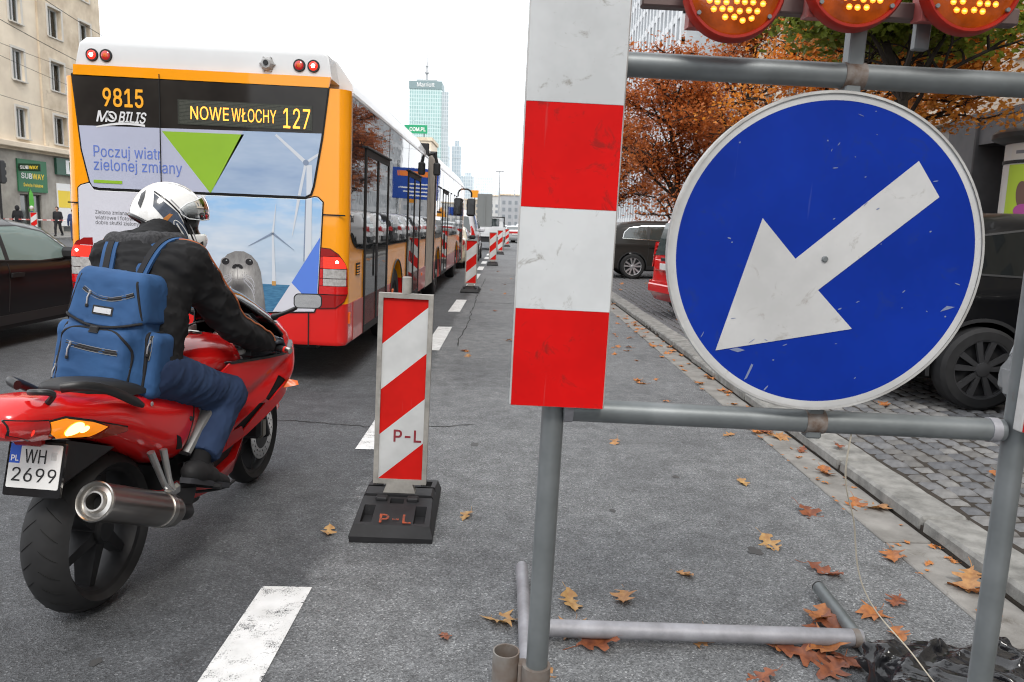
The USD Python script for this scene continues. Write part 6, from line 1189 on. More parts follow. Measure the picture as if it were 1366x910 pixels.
for s in (1, -1):
    A_ = np.array(m_(ANK, s)); toe = np.array((s * .225, .715, .262)); heel = np.array((s * .215, .345, .415)); dr = (toe - heel) / np.linalg.norm(toe - heel); upn = np.cross(np.array([1., 0, 0]), dr); upn = upn / np.linalg.norm(upn); upn = upn if upn[2] > 0 else -upn
    part(rd, 'sock', tube([A_ + (0, .03, .05), A_ + (0, .0, .0), heel + dr * .09 + upn * .05], .045, 14), pbr('sock_black', (.008, .008, .009), rough=.9))
    part(rd, 'shoe', nets(lambda P: smax(umin([d_cap(P, heel + dr * .04 + upn * .035, heel + dr * .20 + upn * .03, .045, .043), d_cap(P, heel + dr * .2 + upn * .025, toe - dr * .045 + upn * .012, .043, .034), d_cap(P, heel + dr * .08 + upn * .04, A_ + (0, .005, -.02), .048, .046)], .03), -((P - heel) @ upn) - .0, .006), np.minimum(heel, toe) - .1, np.maximum(heel, toe) + (.1, .1, .2), .0085), SHOE, smooth=True)
    so = np.array([(heel + dr * t + np.array([1., 0, 0]) * w) for t, w in ((0, -.025), (0, .025), (.02, .036), (.1, .036), (.2, .042), (.30, .046), (.36, .036), (.395, .012), (.395, -.012), (.36, -.036), (.3, -.046), (.2, -.042), (.1, -.036), (.02, -.036))]); part(rd, 'sole', hull(np.vstack([so + upn * .008, so - upn * .016])), SOLE, smooth=40)
    # gloves: palm, four fingers round the grip, thumb underneath
    g0 = np.array((s * .300, 1.065, .918)); ga = np.array((s * .12, -.04, -.016)); ga /= np.linalg.norm(ga); fwd = np.array((s * .3, .95, 0.)); fwd -= ga * (fwd @ ga); fwd /= np.linalg.norm(fwd); upv = np.cross(fwd, ga) * s; upv = upv if upv[2] > 0 else -upv; gc = np.array((s * .325, 1.08, .895))
    ds = [lambda P, W_=np.array(m_(WRI, s)): d_cap(P, W_ - (0, .02, -.015), W_ + (0, .03, -.008), .047, .042), lambda P: d_ell(P @ np.eye(3), g0 + fwd * -.005 + upv * .012, (.050, .052, .030))]
    for k, (q, ln, r) in enumerate(((-.036, 1.0, .0112), (-.013, 1.08, .0118), (.010, 1.03, .0112), (.032, .88, .0098))):
        b = gc + ga * q; J_ = [b + upv * .030 - fwd * .02, b + upv * .034 * ln + fwd * .018 * ln, b + upv * .010 + fwd * .040 * ln, b - upv * .020 + fwd * .030 * ln, b - upv * .028 + fwd * .008]
        ds.append(lambda P, J_=J_, r=r: umin([d_cap(P, J_[i], J_[i + 1], r * (1.05 - .06 * i), r * (1.0 - .06 * i)) for i in range(4)], .004))
    T_ = [g0 - ga * .03 - upv * .005, gc - ga * .062 - upv * .014 - fwd * .005, gc - ga * .055 - upv * .028 + fwd * .022]; ds.append(lambda P: umin([d_cap(P, T_[0], T_[1], .016, .013), d_cap(P, T_[1], T_[2], .013, .011)], .005))
    part(rd, 'glove', nets(lambda P: umin([f(P) for f in ds], .007), g0 - .12, g0 + .14, .0042), GLOVE, smooth=True)
    part(rd, 'knuckle_guard', cat([orient(lathe([(0, .006), (.008, .004), (.011, 0)], 10), gc + ga * q + upv * .044 + fwd * .012, upv * .8 + fwd * .6) for q in (-.036, -.013, .010, .031)]), pbr('knuckle_grey', (.14, .16, .20), rough=.3))
# orange piping on the sleeves, laid on the jacket surface
tr = trimesh.Trimesh(jw.vertices, jw.faces, process=False); from scipy.spatial import cKDTree; kd = cKDTree(jw.vertices)
for s in (1, -1):
    for P in ([(.11, .50, 1.47), (.20, .50, 1.46), (.265, .58, 1.40), (.32, .68, 1.26), (.345, .78, 1.14)], [(.325, .80, 1.17), (.35, .86, 1.10), (.345, .95, 1.01), (.335, 1.02, .96), (.32, 1.04, .925)]):
        C_ = spline([m_(p, s) for p in P], 40); i = kd.query(C_)[1]; Q = tr.vertices[i] + tr.vertex_normals[i] * .002; Q = np.array([Q[max(0, k - 2):k + 3].mean(0) for k in range(40)])
        part(rd, 'piping', tube(Q, .0042, 6), PIPE)
part(rd, 'collar', crease(nets(lambda P: umin([d_cap(P, (.04, .455, 1.438), (-.14, .465, 1.428), .040, .040), d_cap(P, (.04, .455, 1.438), (.11, .54, 1.445), .040, .034), d_cap(P, (-.14, .465, 1.428), (-.15, .60, 1.445), .038, .034), d_cap(P, (.02, .445, 1.405), (-.12, .445, 1.395), .034, .034)], .02), (-.26, .40, 1.34), (.2, .7, 1.52), .008), .006, (20, 20, 20), 4), KNIT, smooth=True)
part(rd, 'neck_warmer', crease(nets(lambda P: umin([d_cap(P, (-.03, .57, 1.40), (-.04, .65, 1.45), .095, .09), d_cap(P, (-.12, .55, 1.43), (.04, .56, 1.43), .045, .04)], .03), (-.26, .4, 1.32), (.2, .85, 1.62), .009), .012, (14, 14, 22), 6), JACK, smooth=True)
# helmet, in its own frame (x right, y face, z up), then turned to the right
def fhel(P, e=0.):
    d = umin([d_ell(P, (0, -.005, .02), (.126 + e, .160 + e, .150 + e)), d_ell(P, (0, -.05, -.01), (.118 + e, .115 + e, .115 + e)), d_ell(P, (0, .07, -.085), (.098 + e, .105 + e, .085 + e))], .03)
    n = np.array((0, -.42, -.907)); d = smax(d, (P - (0, .0, -.085)) @ n, .012)
    return d
def cut(P): return d_box(P, (0, .16, -.005), (.20, .115, .046), .03, Rx(.12))
hel = nets(lambda P: smax(smax(fhel(P), -cut(P), .008), -fhel(P, -.028) if False else fhel(P), .001), (-.19, -.22, -.24), (.19, .24, .22), .0062)
HT = Rz(-.90 ) @ Rx(-.10); HC = np.array((-.045, .755, 1.535))
hx_ = grp(rd, 'helmet')
place_h = lambda m: move(m, HC, HT)
part(hx_, 'shell', place_h(hel), HWH, smooth=True); part(hx_, 'opening', place_h(nets(lambda P: np.maximum(fhel(P, -.022), -(P[:, 1] - .02)), (-.19, -.0, -.24), (.19, .24, .22), .008)), HBLK, smooth=True)
def on_h(poly, o0, o1, h=.012):
    f = lambda off: (lambda p: solve_axis(lambda Q: fhel(Q) - off, p, 0, 0., .2))
    return patch(poly if hasattr(poly, 'exterior') else Polygon(poly), f(o1), f(o0), h)
def hp(name, poly, m, o0, o1, both=True, h=.012):
    q = on_h(poly, o0, o1, h); part(hx_, name, place_h(q), m, smooth=50)
    if both: part(hx_, name, place_h(mirror_x(q)), m, smooth=50)
hp('graphic_panel', [(-.088, .105), (-.04, .066), (.01, .03), (.06, -.045), (.10, -.14), (.085, -.152), (.03, -.115), (-.03, -.02), (-.092, .045)], pbr('helmet_grey_panel', (.012, .013, .016), rough=.2, coat=.8, col2=(.10, .13, .19), vs=5.), -.002, .0016)
ov = affinity.rotate(affinity.scale(Point(0, 0).buffer(1, 20), .060, .020), -52); ov = affinity.translate(ov, .035, -.052)
hp('emblem', ov.difference(ov.buffer(-.0035)), WHT, .0016, .0028, h=.008)
hp('emblem', shapely.union_all([affinity.translate(affinity.rotate(sbox(-.004, -.010, .002, .010), -30), .035 + k * .013 * .62, -.052 - k * .013 * .79) for k in (-2.4, -1.2, 0, 1.2, 2.4)]).buffer(.0005).geoms[0] if False else affinity.translate(affinity.rotate(sbox(-.042, -.003, .042, .003), -52), .035, -.052), WHT, .0016, .0028, h=.006)
hp('graphic_line', LineString([(-.085, .112), (-.03, .075), (.02, .03), (.075, -.05), (.115, -.13)]).buffer(.0035), HBLK, -.001, .002); hp('graphic_line', LineString([(-.02, .085), (.035, .035), (.085, -.04), (.12, -.115)]).buffer(.0022), pbr('helmet_grey_line', (.25, .25, .26), rough=.3), -.001, .0018)
hp('graphic_flash', [(-.05, -.004), (-.025, .022), (-.01, .02), (-.035, -.018)], pbr('helmet_orange', (.45, .18, .05), rough=.3, coat=.6), .0016, .003, h=.008)
hp('rear_vent', [(-.148, .05), (-.135, .095), (-.118, .115), (-.125, .08), (-.14, .03)], HBLK, -.001, .003); hp('visor_pivot', Point(.075, .005).buffer(.022), HBLK, -.004, .006)
hp('chin_vent', Polygon([(.118, -.10), (.14, -.085), (.145, -.11), (.13, -.13)]), HBLK, -.002, .003)
rimP = []
for t in np.linspace(0, 2 * PI, 40)[:-1]:
    dirv = np.array((math.sin(t), math.cos(t))); lo_, hi_ = 0., .25
    pl0 = lambda r: np.array([[dirv[0] * r, dirv[1] * r, 0.]])
    for _ in range(24):
        mid = (lo_ + hi_) / 2; q = pl0(mid); q[0, 2] = -.083 - .42 / .907 * q[0, 1]; d_ = umin([d_ell(q, (0, -.005, .02), (.126, .160, .150)), d_ell(q, (0, -.05, -.01), (.118, .115, .115)), d_ell(q, (0, .07, -.085), (.098, .105, .085))], .03)[0]; lo_, hi_ = (mid, hi_) if d_ < 0 else (lo_, mid)
    rimP.append((dirv[0] * lo_, dirv[1] * lo_, -.083 - .42 / .907 * dirv[1] * lo_))
rimP = np.array(rimP + rimP[:2]); part(hx_, 'edge_trim', place_h(tube(rimP, .0085, 8, False)), HBLK, smooth=True)
# raised clear visor
def vis(off):
    def g(p):
        az, el_ = p[:, 0], p[:, 1]; q = np.c_[(.137 + off) * np.cos(el_) * np.sin(az), .0 + (.176 + off) * np.cos(el_) * np.cos(az), .02 + (.160 + off) * np.sin(el_)]
        c, s_ = math.cos(.36), math.sin(.36); q = q - (0, -.01, .01); return np.c_[q[:, 0], q[:, 1] * c - q[:, 2] * s_, q[:, 1] * s_ + q[:, 2] * c] + (0, -.01, .01)
    return g
vP = Polygon([(-1.42, -.05), (-1.25, -.22), (-.8, -.36), (0, -.42), (.8, -.36), (1.25, -.22), (1.42, -.05), (1.42, .10), (1.2, .20), (.6, .27), (0, .29), (-.6, .27), (-1.2, .20), (-1.42, .10)])
part(hx_, 'visor', place_h(patch(vP, vis(.004), vis(.001), .09)), pane_mat('visor_clear', (.88, .90, .91), 1.5), smooth=50)
ed = vis(.003)(resample(np.array(vP.exterior.coords), .08)); part(hx_, 'visor_edge', place_h(tube(np.vstack([ed, ed[:1]]), .0026, 6, False)), pbr('visor_edge', (.70, .72, .73), rough=.15), smooth=True)
part(hx_, 'crown_vent', place_h(cat([tube([(s * .04, -.03, .163), (s * .045, .03, .158), (s * .05, .08, .138)], [.002, .006, .003], 8, True, .6) for s in (-1, 1)])), pbr('helmet_vent', (.6, .6, .6), rough=.2))

# ------------------------------------------------------------------ backpack (x right, y towards the wearer, z up)
PB_ = pbr('pack_blue', (.028, .088, .215), rough=.75, col2=(.018, .058, .15), vs=5., bump=.6, bs=380, bd=.0014, dirt=((.05, .12, .25), .36, 7.)); PK = pbr('pack_trim', (.012, .012, .014), rough=.75, bump=.3, bs=260, bd=.001); ZIP = pbr('zip_dark', (.02, .02, .022), rough=.5); PUL = pbr('zip_pull', (.34, .34, .35), rough=.35, metal=.7); PSTI = pbr('pack_stitch', (.22, .225, .23), rough=.8)
ca, sa = math.cos(BA), math.sin(BA); Lw, Lu = -.038, .235
pk = thing('backpack', 'blue rucksack with black trim, flap and zip pockets on the rider\'s back', 'backpack', (BP[0] + ca * Lw - sa * Lu, BP[1] + sa * Lw + ca * Lu, .812), (-.14, .115, BA - .02))
def fpk(P, e=0.):
    z = P[:, 2]; k = np.clip(z / .5, 0, 1); hw = .192 - .052 * k; hd = .125 - .03 * k
    Q = P.copy(); Q[:, 0] *= .19 / hw; Q[:, 1] = Q[:, 1] * .11 / hd
    d = d_box(Q, (0, 0, .25), (.19, .11, .25), .042) * .8
    d = smin(d, d_box(P, (0, -.115, .145), (.145, .045, .13), .04), .022)
    for s in (-1, 1): d = smin(d, d_box(P, (s * .186, .0, .145), (.036, .075, .135), .033), .014)
    return d - e
main = crease(nets(lambda P: fpk(P), (-.3, -.22, -.05), (.3, .2, .56), .0085), .009, (6, 6, 13), 12); part(pk, 'body', main, PB_, smooth=True)
def zf(x): return .325 - .035 * np.cos(np.clip(x / .19, -1, 1) * PI / 2) * 1.3
flap = crease(nets(lambda P: smax(smax(fpk(P, .010), zf(P[:, 0]) - P[:, 2], .006), P[:, 1] - .07, .004), (-.3, -.22, .22), (.3, .2, .58), .0085), .007, (8, 8, 10), 14); part(pk, 'flap', flap, PB_, smooth=True)
def onp(P2, off=.002, e=0.): 
    q = solve_axis(lambda Q: fpk(Q, e), np.asarray(P2, float), 1, .1, -.24); return q - [0, off, 0]
xs = np.linspace(-.160, .160, 36); cv = np.c_[xs, zf(xs)]; part(pk, 'flap_piping', tube(onp(cv, .0, .011), .0055, 8), PK)
for s in (-1, 1):
    zz = np.linspace(.325, .478, 20); part(pk, 'flap_piping', tube(onp(np.c_[s * np.interp(zz, [.315, .470], [.158, .118]), zz], .0, .008), .0052, 8), PK)
def line(pts, r, m, name, off=.0, e=0., n=40): part(pk, name, tube(onp(spline(np.c_[np.array(pts)], n), off, e), r, 8), m)
line([(-.150, .012), (-.150, .14), (-.138, .225), (-.095, .262), (0, .268), (.095, .262), (.138, .225), (.150, .14), (.150, .012)], .0055, PK, 'pocket_piping')
line([(.186, .055), (.182, .17), (.168, .30)], .0075, PK, 'side_piping', .0); line([(-.186, .055), (-.182, .17), (-.168, .30)], .0075, PK, 'side_piping', .0); line([(-.152, .012), (-.05, .006), (.05, .006), (.152, .012)], .007, PK, 'base_piping')
def zipper(pts, w, e, pull, name='zip'):
    z = grp(pk, name); c = spline(np.array(pts), 24); q = LineString(c)
    part(z, 'tape', patch(q.buffer(w, cap_style=2), lambda p: onp(p, .0022, e), lambda p: onp(p, -.002, e), .012), ZIP, smooth=50)
    part(z, 'teeth', tube(onp(c, .003, e), .0022, 6), BLK)
    for k in (-1, 1): part(z, 'stitching', tube(onp(np.array(LineString(c).parallel_offset(w * .93, 'left' if k > 0 else 'right').coords), .0024, e), .0011, 5), PSTI)
    p0 = onp(np.array([pull]), .006, e)[0]; part(z, 'slider', box((.011, .008, .016), p0, .003), PUL); part(z, 'pull', tube([p0 + (0, -.003, -.004), p0 + (-.003, -.007, -.022), p0 + (-.004, -.004, -.048)], [.003, .0036, .0036], 8), PUL); part(z, 'pull_tab', box((.014, .009, .016), p0 + (-.004, -.004, -.054), .004), BLK)
zipper([(-.098, .425), (-.04, .398), (.02, .393), (.06, .402), (.115, .425)], .0085, .010, (-.065, .410)); zipper([(-.105, .200), (-.03, .192), (.05, .188), (.112, .188)], .0105, .0, (-.085, .198))
zipper([(.190, .17), (.194, .24), (.19, .27)], .006, .0, (.192, .245)); zipper([(-.19, .03), (-.192, .08), (-.19, .13)], .006, .0, (-.191, .09))
lbP = sbox(-.040, .330, .038, .358); part(pk, 'label_patch', patch(lbP.buffer(.004), lambda p: onp(p, .0035, .010), lambda p: onp(p, -.001, .010), .012), BLK); part(pk, 'label_face', patch(lbP.buffer(-.003), lambda p: onp(p, .0048, .010), lambda p: onp(p, .003, .010), .012), pbr('label_grey', (.50, .51, .53), rough=.5, dirt=((.3, .31, .33), .45, 130.)))
part(pk, 'strap', patch(sbox(-.022, .255, .016, .305), lambda p: onp(p, .0075), lambda p: onp(p, .002), .012), PK); part(pk, 'buckle', box((.036, .012, .026), onp(np.array([[-.003, .268]]), .010)[0], .004), BLK)
# shoulder straps and grab handle, running from the top of the pack over the shoulders
inv = lambda p: (Rz(BA - .02) @ Ry(.115) @ Rx(-.14)).T @ (Rz(BA) @ np.array(p, float) + np.array(BP) - np.array((BP[0] + ca * Lw - sa * Lu, BP[1] + sa * Lw + ca * Lu, .812)))
def ribbon(P, w, nrm, th=.008):
    P = spline(P, 24); T_ = np.gradient(P, axis=0); T_ /= np.linalg.norm(T_, axis=1, keepdims=True); N = np.array(nrm, float); side_ = np.cross(T_, N); side_ /= np.linalg.norm(side_, axis=1, keepdims=True); N2 = np.cross(side_, T_)
    return loft([[p - a * w - c * th, p - a * w + c * th, p + a * w + c * th, p + a * w - c * th] for p, a, c in zip(P, side_, N2)])
def over(s):
    P = [(.055, .315, 1.265), (.080, .37, 1.36), (.108, .43, 1.432), (.135, .53, 1.452), (.145, .62, 1.41), (.145, .65, 1.32)] if s > 0 else [(-.085, .315, 1.265), (-.092, .365, 1.36), (-.104, .425, 1.43), (-.118, .53, 1.452), (-.13, .62, 1.41), (-.13, .65, 1.32)]
    return [inv(p) for p in P]
for s in (1, -1):
    sp = grp(pk, 'shoulder_strap'); nr = inv((0, -.7, .7)) - inv((0, 0, 0)); P = over(s)
    part(sp, 'padding', ribbon(P, .029, nr, .006), PB_, smooth=40); part(sp, 'webbing', ribbon([p + nr * .006 for p in P], .013, nr, .004), PK, smooth=40)
# ------------------------------------------------------------------ cars: side outlines bent over a body surface (local: x right, y forward, z up, origin under the middle of the tail)
CGL = pbr('car_glass', (.03, .04, .04), rough=.02, ior=1.75, spec=.6); CTR = pbr('car_trim', (.02, .02, .021), rough=.5); CRM = pbr('car_rim', (.45, .45, .46), rough=.3, metal=.8); CHT = pbr('headlamp', (.55, .57, .58), rough=.06, coat=1., spec=.8, col2=(.2, .21, .22), vs=25.); CTL = pbr('car_tail', (.42, .010, .010), rough=.1, coat=.8); CHRM = pbr('car_chrome', (.65, .65, .65), rough=.15, metal=1.)
def paint(name, c): return pbr('paint_' + name, c, rough=.25 if max(c) > .05 else .3, coat=1. if max(c) > .05 else .18, spec=.5 if max(c) > .05 else .12)
PROFILES = {
 'suv': dict(L=4.6, hw=.92, wr=.355, ax=(.92, 3.62), top=[(.02, .75), (.03, 1.0), (.10, 1.12), (.38, 1.50), (.55, 1.58), (1.2, 1.66), (2.2, 1.665), (2.75, 1.60), (3.42, 1.10), (4.2, 1.0), (4.48, .88), (4.60, .66)], bot=[(4.6, .42), (4.5, .26), (.15, .26), (.03, .42)],
   win=[(.62, 1.17), (.66, 1.33), (.80, 1.46), (1.3, 1.53), (2.2, 1.54), (2.68, 1.48), (3.18, 1.12), (2.6, 1.09)], pil=(1.35, 2.3), rear=((.12, 1.14), (.44, 1.54)), front=((3.36, 1.14), (2.80, 1.57)), tum=.20, belt=1.08),
 'sedan': dict(L=4.6, hw=.89, wr=.325, ax=(.98, 3.66), top=[(.0, .70), (.03, .98), (.30, 1.05), (.75, 1.10), (1.30, 1.36), (1.85, 1.455), (2.4, 1.46), (2.95, 1.38), (3.60, 1.0), (4.25, .88), (4.52, .74), (4.6, .56)], bot=[(4.6, .34), (4.5, .22), (.15, .22), (.02, .36)],
   win=[(.98, 1.06), (1.38, 1.28), (1.85, 1.37), (2.4, 1.38), (2.86, 1.31), (3.36, 1.0), (2.6, .975)], pil=(1.35, 2.02), rear=((.80, 1.125), (1.28, 1.345)), front=((3.54, 1.03), (3.0, 1.345)), tum=.22, belt=.98),
 'van': dict(L=4.6, hw=.90, wr=.325, ax=(.75, 3.45), top=[(.0, .62), (.02, 1.0), (.16, 1.60), (.30, 1.80), (.6, 1.86), (2.4, 1.86), (2.9, 1.74), (3.62, 1.16), (4.3, .98), (4.55, .80), (4.6, .58)], bot=[(4.6, .36), (4.5, .24), (.12, .24), (.0, .40)],
   win=[(.34, 1.14), (.42, 1.62), (.6, 1.68), (2.4, 1.68), (2.84, 1.58), (3.30, 1.16), (2.4, 1.10)], pil=(1.45, 2.35), rear=((.045, 1.08), (.175, 1.63)), front=((3.54, 1.22), (2.98, 1.69)), tum=.17, belt=1.08),
}
def car(name, label, kind, col, loc, rz, group='cars', sc=1., CGL=CGL, trim=True, CRM=CRM):
    pr = PROFILES[kind]; L, hw, wr = pr['L'], pr['hw'], pr['wr']; pm = paint(col[0], col[1])
    t = thing(name, label, 'car' if kind != 'van' else 'van', loc, (0, 0, rz), group=group, scale=sc if sc != 1. else None)
    sil = Polygon(pr['top'] + pr['bot']).buffer(.0)
    sm = Polygon(np.array(sil.buffer(-.05).buffer(.05).exterior.coords)); ring = sm.exterior
    cutp = sm
    for a in pr['ax']: cutp = cutp.difference(Point(a, wr).buffer(wr + .055, 20))
    if hasattr(cutp, 'geoms'): cutp = max(cutp.geoms, key=lambda g: g.area)
    topring = LineString(np.array(pr['top']))
    def Wf(u, z):
        pts = shapely.points(u, z); d = np.minimum(shapely.distance(pts, topring), .16); k = 1 - d / .16
        e = np.abs(u / L - .5) * 2
        w = hw * (1 - .16 * np.clip(e - .45, 0, 1) ** 2 / .3025 * .9) - pr['tum'] * np.clip(z - pr['belt'], 0, 1) ** 1.1 / .5 * .72
        w = w - .05 * np.clip((pr['belt'] - .25 - z), 0, 1) ** 2 * 2 + .018 * np.exp(-((z - pr['belt'] + .10) / .05) ** 2)
        return w - .13 * (1 - np.sqrt(np.clip(1 - k * k, 0, 1)))
    f = lambda off: (lambda p: np.c_[Wf(p[:, 0], p[:, 1]) + off, p[:, 0], p[:, 1]])
    side_ = patch(cutp, f(0), None, .07); p2, tt, rl = fill(shapely.geometry.polygon.orient(cutp), .07); n0 = rl[0]
    v = np.asarray(side_.vertices)
    ringR = v[:n0]; nw = 9; secs = np.array([np.c_[ringR[:, 0] * q, ringR[:, 1], ringR[:, 2] + .025 * (1 - q * q) * (ringR[:, 2] > pr['belt'] + .1)] for q in np.linspace(1, -1, nw)])
    ii, jj = np.meshgrid(np.arange(nw - 1), np.arange(n0), indexing='ij'); a = ii * n0 + jj; b = ii * n0 + (jj + 1) % n0
    q = np.stack([a, b, b + n0, a + n0], -1).reshape(-1, 4); br = TM(secs.reshape(-1, 3), np.vstack([q[:, :3], q[:, [0, 2, 3]]])[:, ::-1])
    shell = cat([side_, mirror_x(side_), br]); shell = trimesh.Trimesh(shell.vertices, shell.faces, process=True); shell.merge_vertices(); trimesh.repair.fix_normals(shell)
    part(t, 'body', TM(shell.vertices, shell.faces), pm, smooth=38)
    def both(par, nm, poly, m, o0, o1, h=.06):
        poly = poly if hasattr(poly, 'exterior') else Polygon(poly).buffer(0)
        if hasattr(poly, 'geoms'): poly = max(poly.geoms, key=lambda g: g.area)
        q = patch(poly, f(o1), f(o0), h); part(par, nm, q, m, smooth=40); part(par, nm, mirror_x(q), m, smooth=40)
    win = Polygon(pr['win']).buffer(.03).buffer(-.03)
    both(t, 'window_trim', win.buffer(.016).difference(win), CHRM if kind == 'suv' and trim else CTR, -.01, .006)
    xs = [win.bounds[0] - 1, *pr['pil'], win.bounds[2] + 1]
    for a, b in zip(xs[:-1], xs[1:]): both(t, 'side_window', win.intersection(sbox(a + .03, 0, b - .03, 3)), CGL, -.01, .004)
    for a in pr['pil']: both(t, 'pillar', win.intersection(sbox(a - .035, 0, a + .035, 3)), CTR, -.01, .0055); both(t, 'door_gap', LineString([(a, pr['belt'] - .02), (a + .02, .75), (a - .02, .42)]).buffer(.006), CTR, -.01, .003, .03)
    both(t, 'door_gap', LineString([(pr['win'][-2][0] - .12, pr['belt'] - .04), (pr['win'][-2][0] - .08, .6), (pr['win'][-2][0] - .15, .42)]).buffer(.006), CTR, -.01, .003, .03)
    for a in pr['pil']: both(t, 'door_handle', sbox(a + .06 - .02, pr['belt'] - .17, a + .24, pr['belt'] - .135).buffer(.008), pm if kind != 'sedan' else CTR, 0, .025, .04)
    both(t, 'sill', Polygon([(pr['ax'][0] + wr + .07, .27), (pr['ax'][1] - wr - .07, .27), (pr['ax'][1] - wr - .09, .38), (pr['ax'][0] + wr + .09, .38)]), CTR, -.01, .012)
    for a in pr['ax']: both(t, 'arch', Point(a, wr).buffer(wr + .075, 20).difference(Point(a, wr).buffer(wr + .045, 20)).intersection(sbox(a - 1, .27, a + 1, 3)), CTR if kind == 'suv' else pm, -.02, .008)
    for s, nm in ((pr['rear'], 'rear_window'), (pr['front'], 'windscreen')):
        (u0, z0), (u1, z1) = s; G = []
        for q in np.linspace(0, 1, 6):
            u, z = u0 + (u1 - u0) * q, z0 + (z1 - z0) * q; w = float(Wf(np.array([u]), np.array([z - .06]))[0]) * .90
            nrm = np.array([-(z1 - z0), (u1 - u0)]); nrm = nrm / np.linalg.norm(nrm); nrm = nrm if nrm[1] > 0 else -nrm
            G.append([(w * x, u + nrm[0] * .012, z + nrm[1] * .012 + .03 * (1 - x * x)) for x in np.linspace(-1, 1, 9)])
        G = np.array(G); part(t, nm, loft(np.concatenate([G, (G - [0, 0, .025])[:, ::-1]], 1)), CGL, smooth=40)
    def wheel(a, s):
        w = grp(t, 'wheel'); c = (s * (hw - .055), a, wr); A_ = (s, 0, 0); hwid = .105
        part(w, 'tyre', fix(orient(lathe([(wr - .10, -hwid), (wr - .03, -hwid), (wr, -hwid + .03), (wr, hwid - .03), (wr - .03, hwid), (wr - .10, hwid), (wr - .10, -hwid)], 36), c, A_)), TYRE, smooth=35)
        part(w, 'rim', orient(lathe([(wr - .098, hwid - .005), (wr - .115, hwid - .012), (wr - .125, hwid - .06), (0, hwid - .075)], 32), c, A_), MDARK, smooth=35)
        part(w, 'rim_lip', orient(lathe([(wr - .096, hwid - .02), (wr - .096, hwid - .002), (wr - .112, hwid - .006), (wr - .120, hwid - .03)], 40), c, A_), CRM, smooth=35)
        for k in range(5):
            an = k * 2 * PI / 5 + .3; rr_ = wr - .108
            for dk in (-1, 1):
                P = []
                for r, q, wd, z in ((.045, .20, .018, hwid - .02), (rr_, .26, .026, hwid - .008)):
                    t0 = an + dk * q * (1 if r > .1 else 1.2)
                    for e_ in (-1, 1):
                        for zz in (z, z - .03): P.append((s * zz, r * math.cos(t0) - e_ * wd * math.sin(t0), r * math.sin(t0) + e_ * wd * math.cos(t0)))
                part(w, 'spoke', move(hull(P), c), CRM)
        part(w, 'hub', orient(lathe([(.06, hwid - .05), (.06, hwid - .012), (.03, hwid - .006), (0, hwid - .006)], 16), c, A_), CRM)
    for a in pr['ax']:
        for s in (-1, 1): wheel(a, s)
    both(t, 'tail_light', Polygon([(.0, .80), (.05, 1.02), (.16, 1.04), (.30, .96), (.22, .84)]) if kind != 'van' else Polygon([(.0, .85), (.05, 1.30), (.11, 1.30), (.12, .85)]), CTL, -.01, .012, .03)
    both(t, 'headlight', Polygon([(L - .52, pr['top'][-4][1] - .06 if kind != 'van' else .92), (L - .10, pr['top'][-2][1] - .03), (L - .06, pr['top'][-2][1] - .16), (L - .30, pr['top'][-2][1] - .14)]), CHT, -.01, .012, .03)
    yb = .0; part(t, 'tail_panel', bx(-hw * .62, hw * .62, -.012, .02, .80, .99, .01), pm if kind != 'sedan' else CTL); part(t, 'rear_bumper', hull([(sx * x, y, z) for x, y, z in ((hw * .80, -.035, .46), (hw * .80, -.035, .60), (hw * .93, .10, .42), (hw * .93, .10, .62), (hw * .8, .05, .34)) for sx in (-1, 1)]), pm if kind != 'suv' else CTR, smooth=30)
    part(t, 'front_bumper', hull([(sx * x, L - y, z) for x, y, z in ((hw * .72, -.025, .30), (hw * .76, -.025, .48), (hw * .92, .16, .30), (hw * .92, .16, .50)) for sx in (-1, 1)]), pm, smooth=30); part(t, 'grille', bx(-hw * .5, hw * .5, L - .02, L + .012, .50, .66, .01), CTR)
    for y in (-.03,): part(t, 'number_plate', bx(-.26, .26, -.052, -.036, .70 if kind != 'van' else .82, .81 if kind != 'van' else .93, .003), pbr('plate_white', (.66, .66, .65)))
    if kind == 'van': part(t, 'bumper_step', bx(-hw * .8, hw * .8, -.06, .05, .40, .56, .02), pm); part(t, 'tail_handle', bx(-.3, .3, -.02, .02, .97, 1.03, .008), CTR)
    for s in (-1, 1): part(t, 'mirror', box((.22, .12, .16), (s * (hw + .06), pr['win'][-2][0] - .20, pr['belt'] + .06), .045), pm if kind != 'sedan' else CTR); part(t, 'mirror_stem', box((.12, .05, .05), (s * (hw - .04), pr['win'][-2][0] - .20, pr['belt'] + .01), .01), CTR)
    part(t, 'underbody', bx(-hw * .75, hw * .75, .25, L - .3, .22, .5), SEAM, smooth=False)
    return t
BLACKP, WHITEP, GREYP, REDP, SILV, DKG = ('black', (.010, .010, .011)), ('white', (.62, .62, .62)), ('grey', (.16, .165, .17)), ('red', (.50, .010, .012)), ('silver', (.36, .37, .38)), ('dark', (.022, .02, .018))
PROFILES['sedan_near'] = PROFILES['sedan']
c1 = car('black_car', 'black saloon car in the left lane beside the bus, cut by the picture edge', 'sedan', BLACKP, (-6.55, 6.62, 0), 0, group=None, CGL=pbr('car_glass_teal', (.20, .28, .265), rough=.04, ior=1.6, spec=.6))
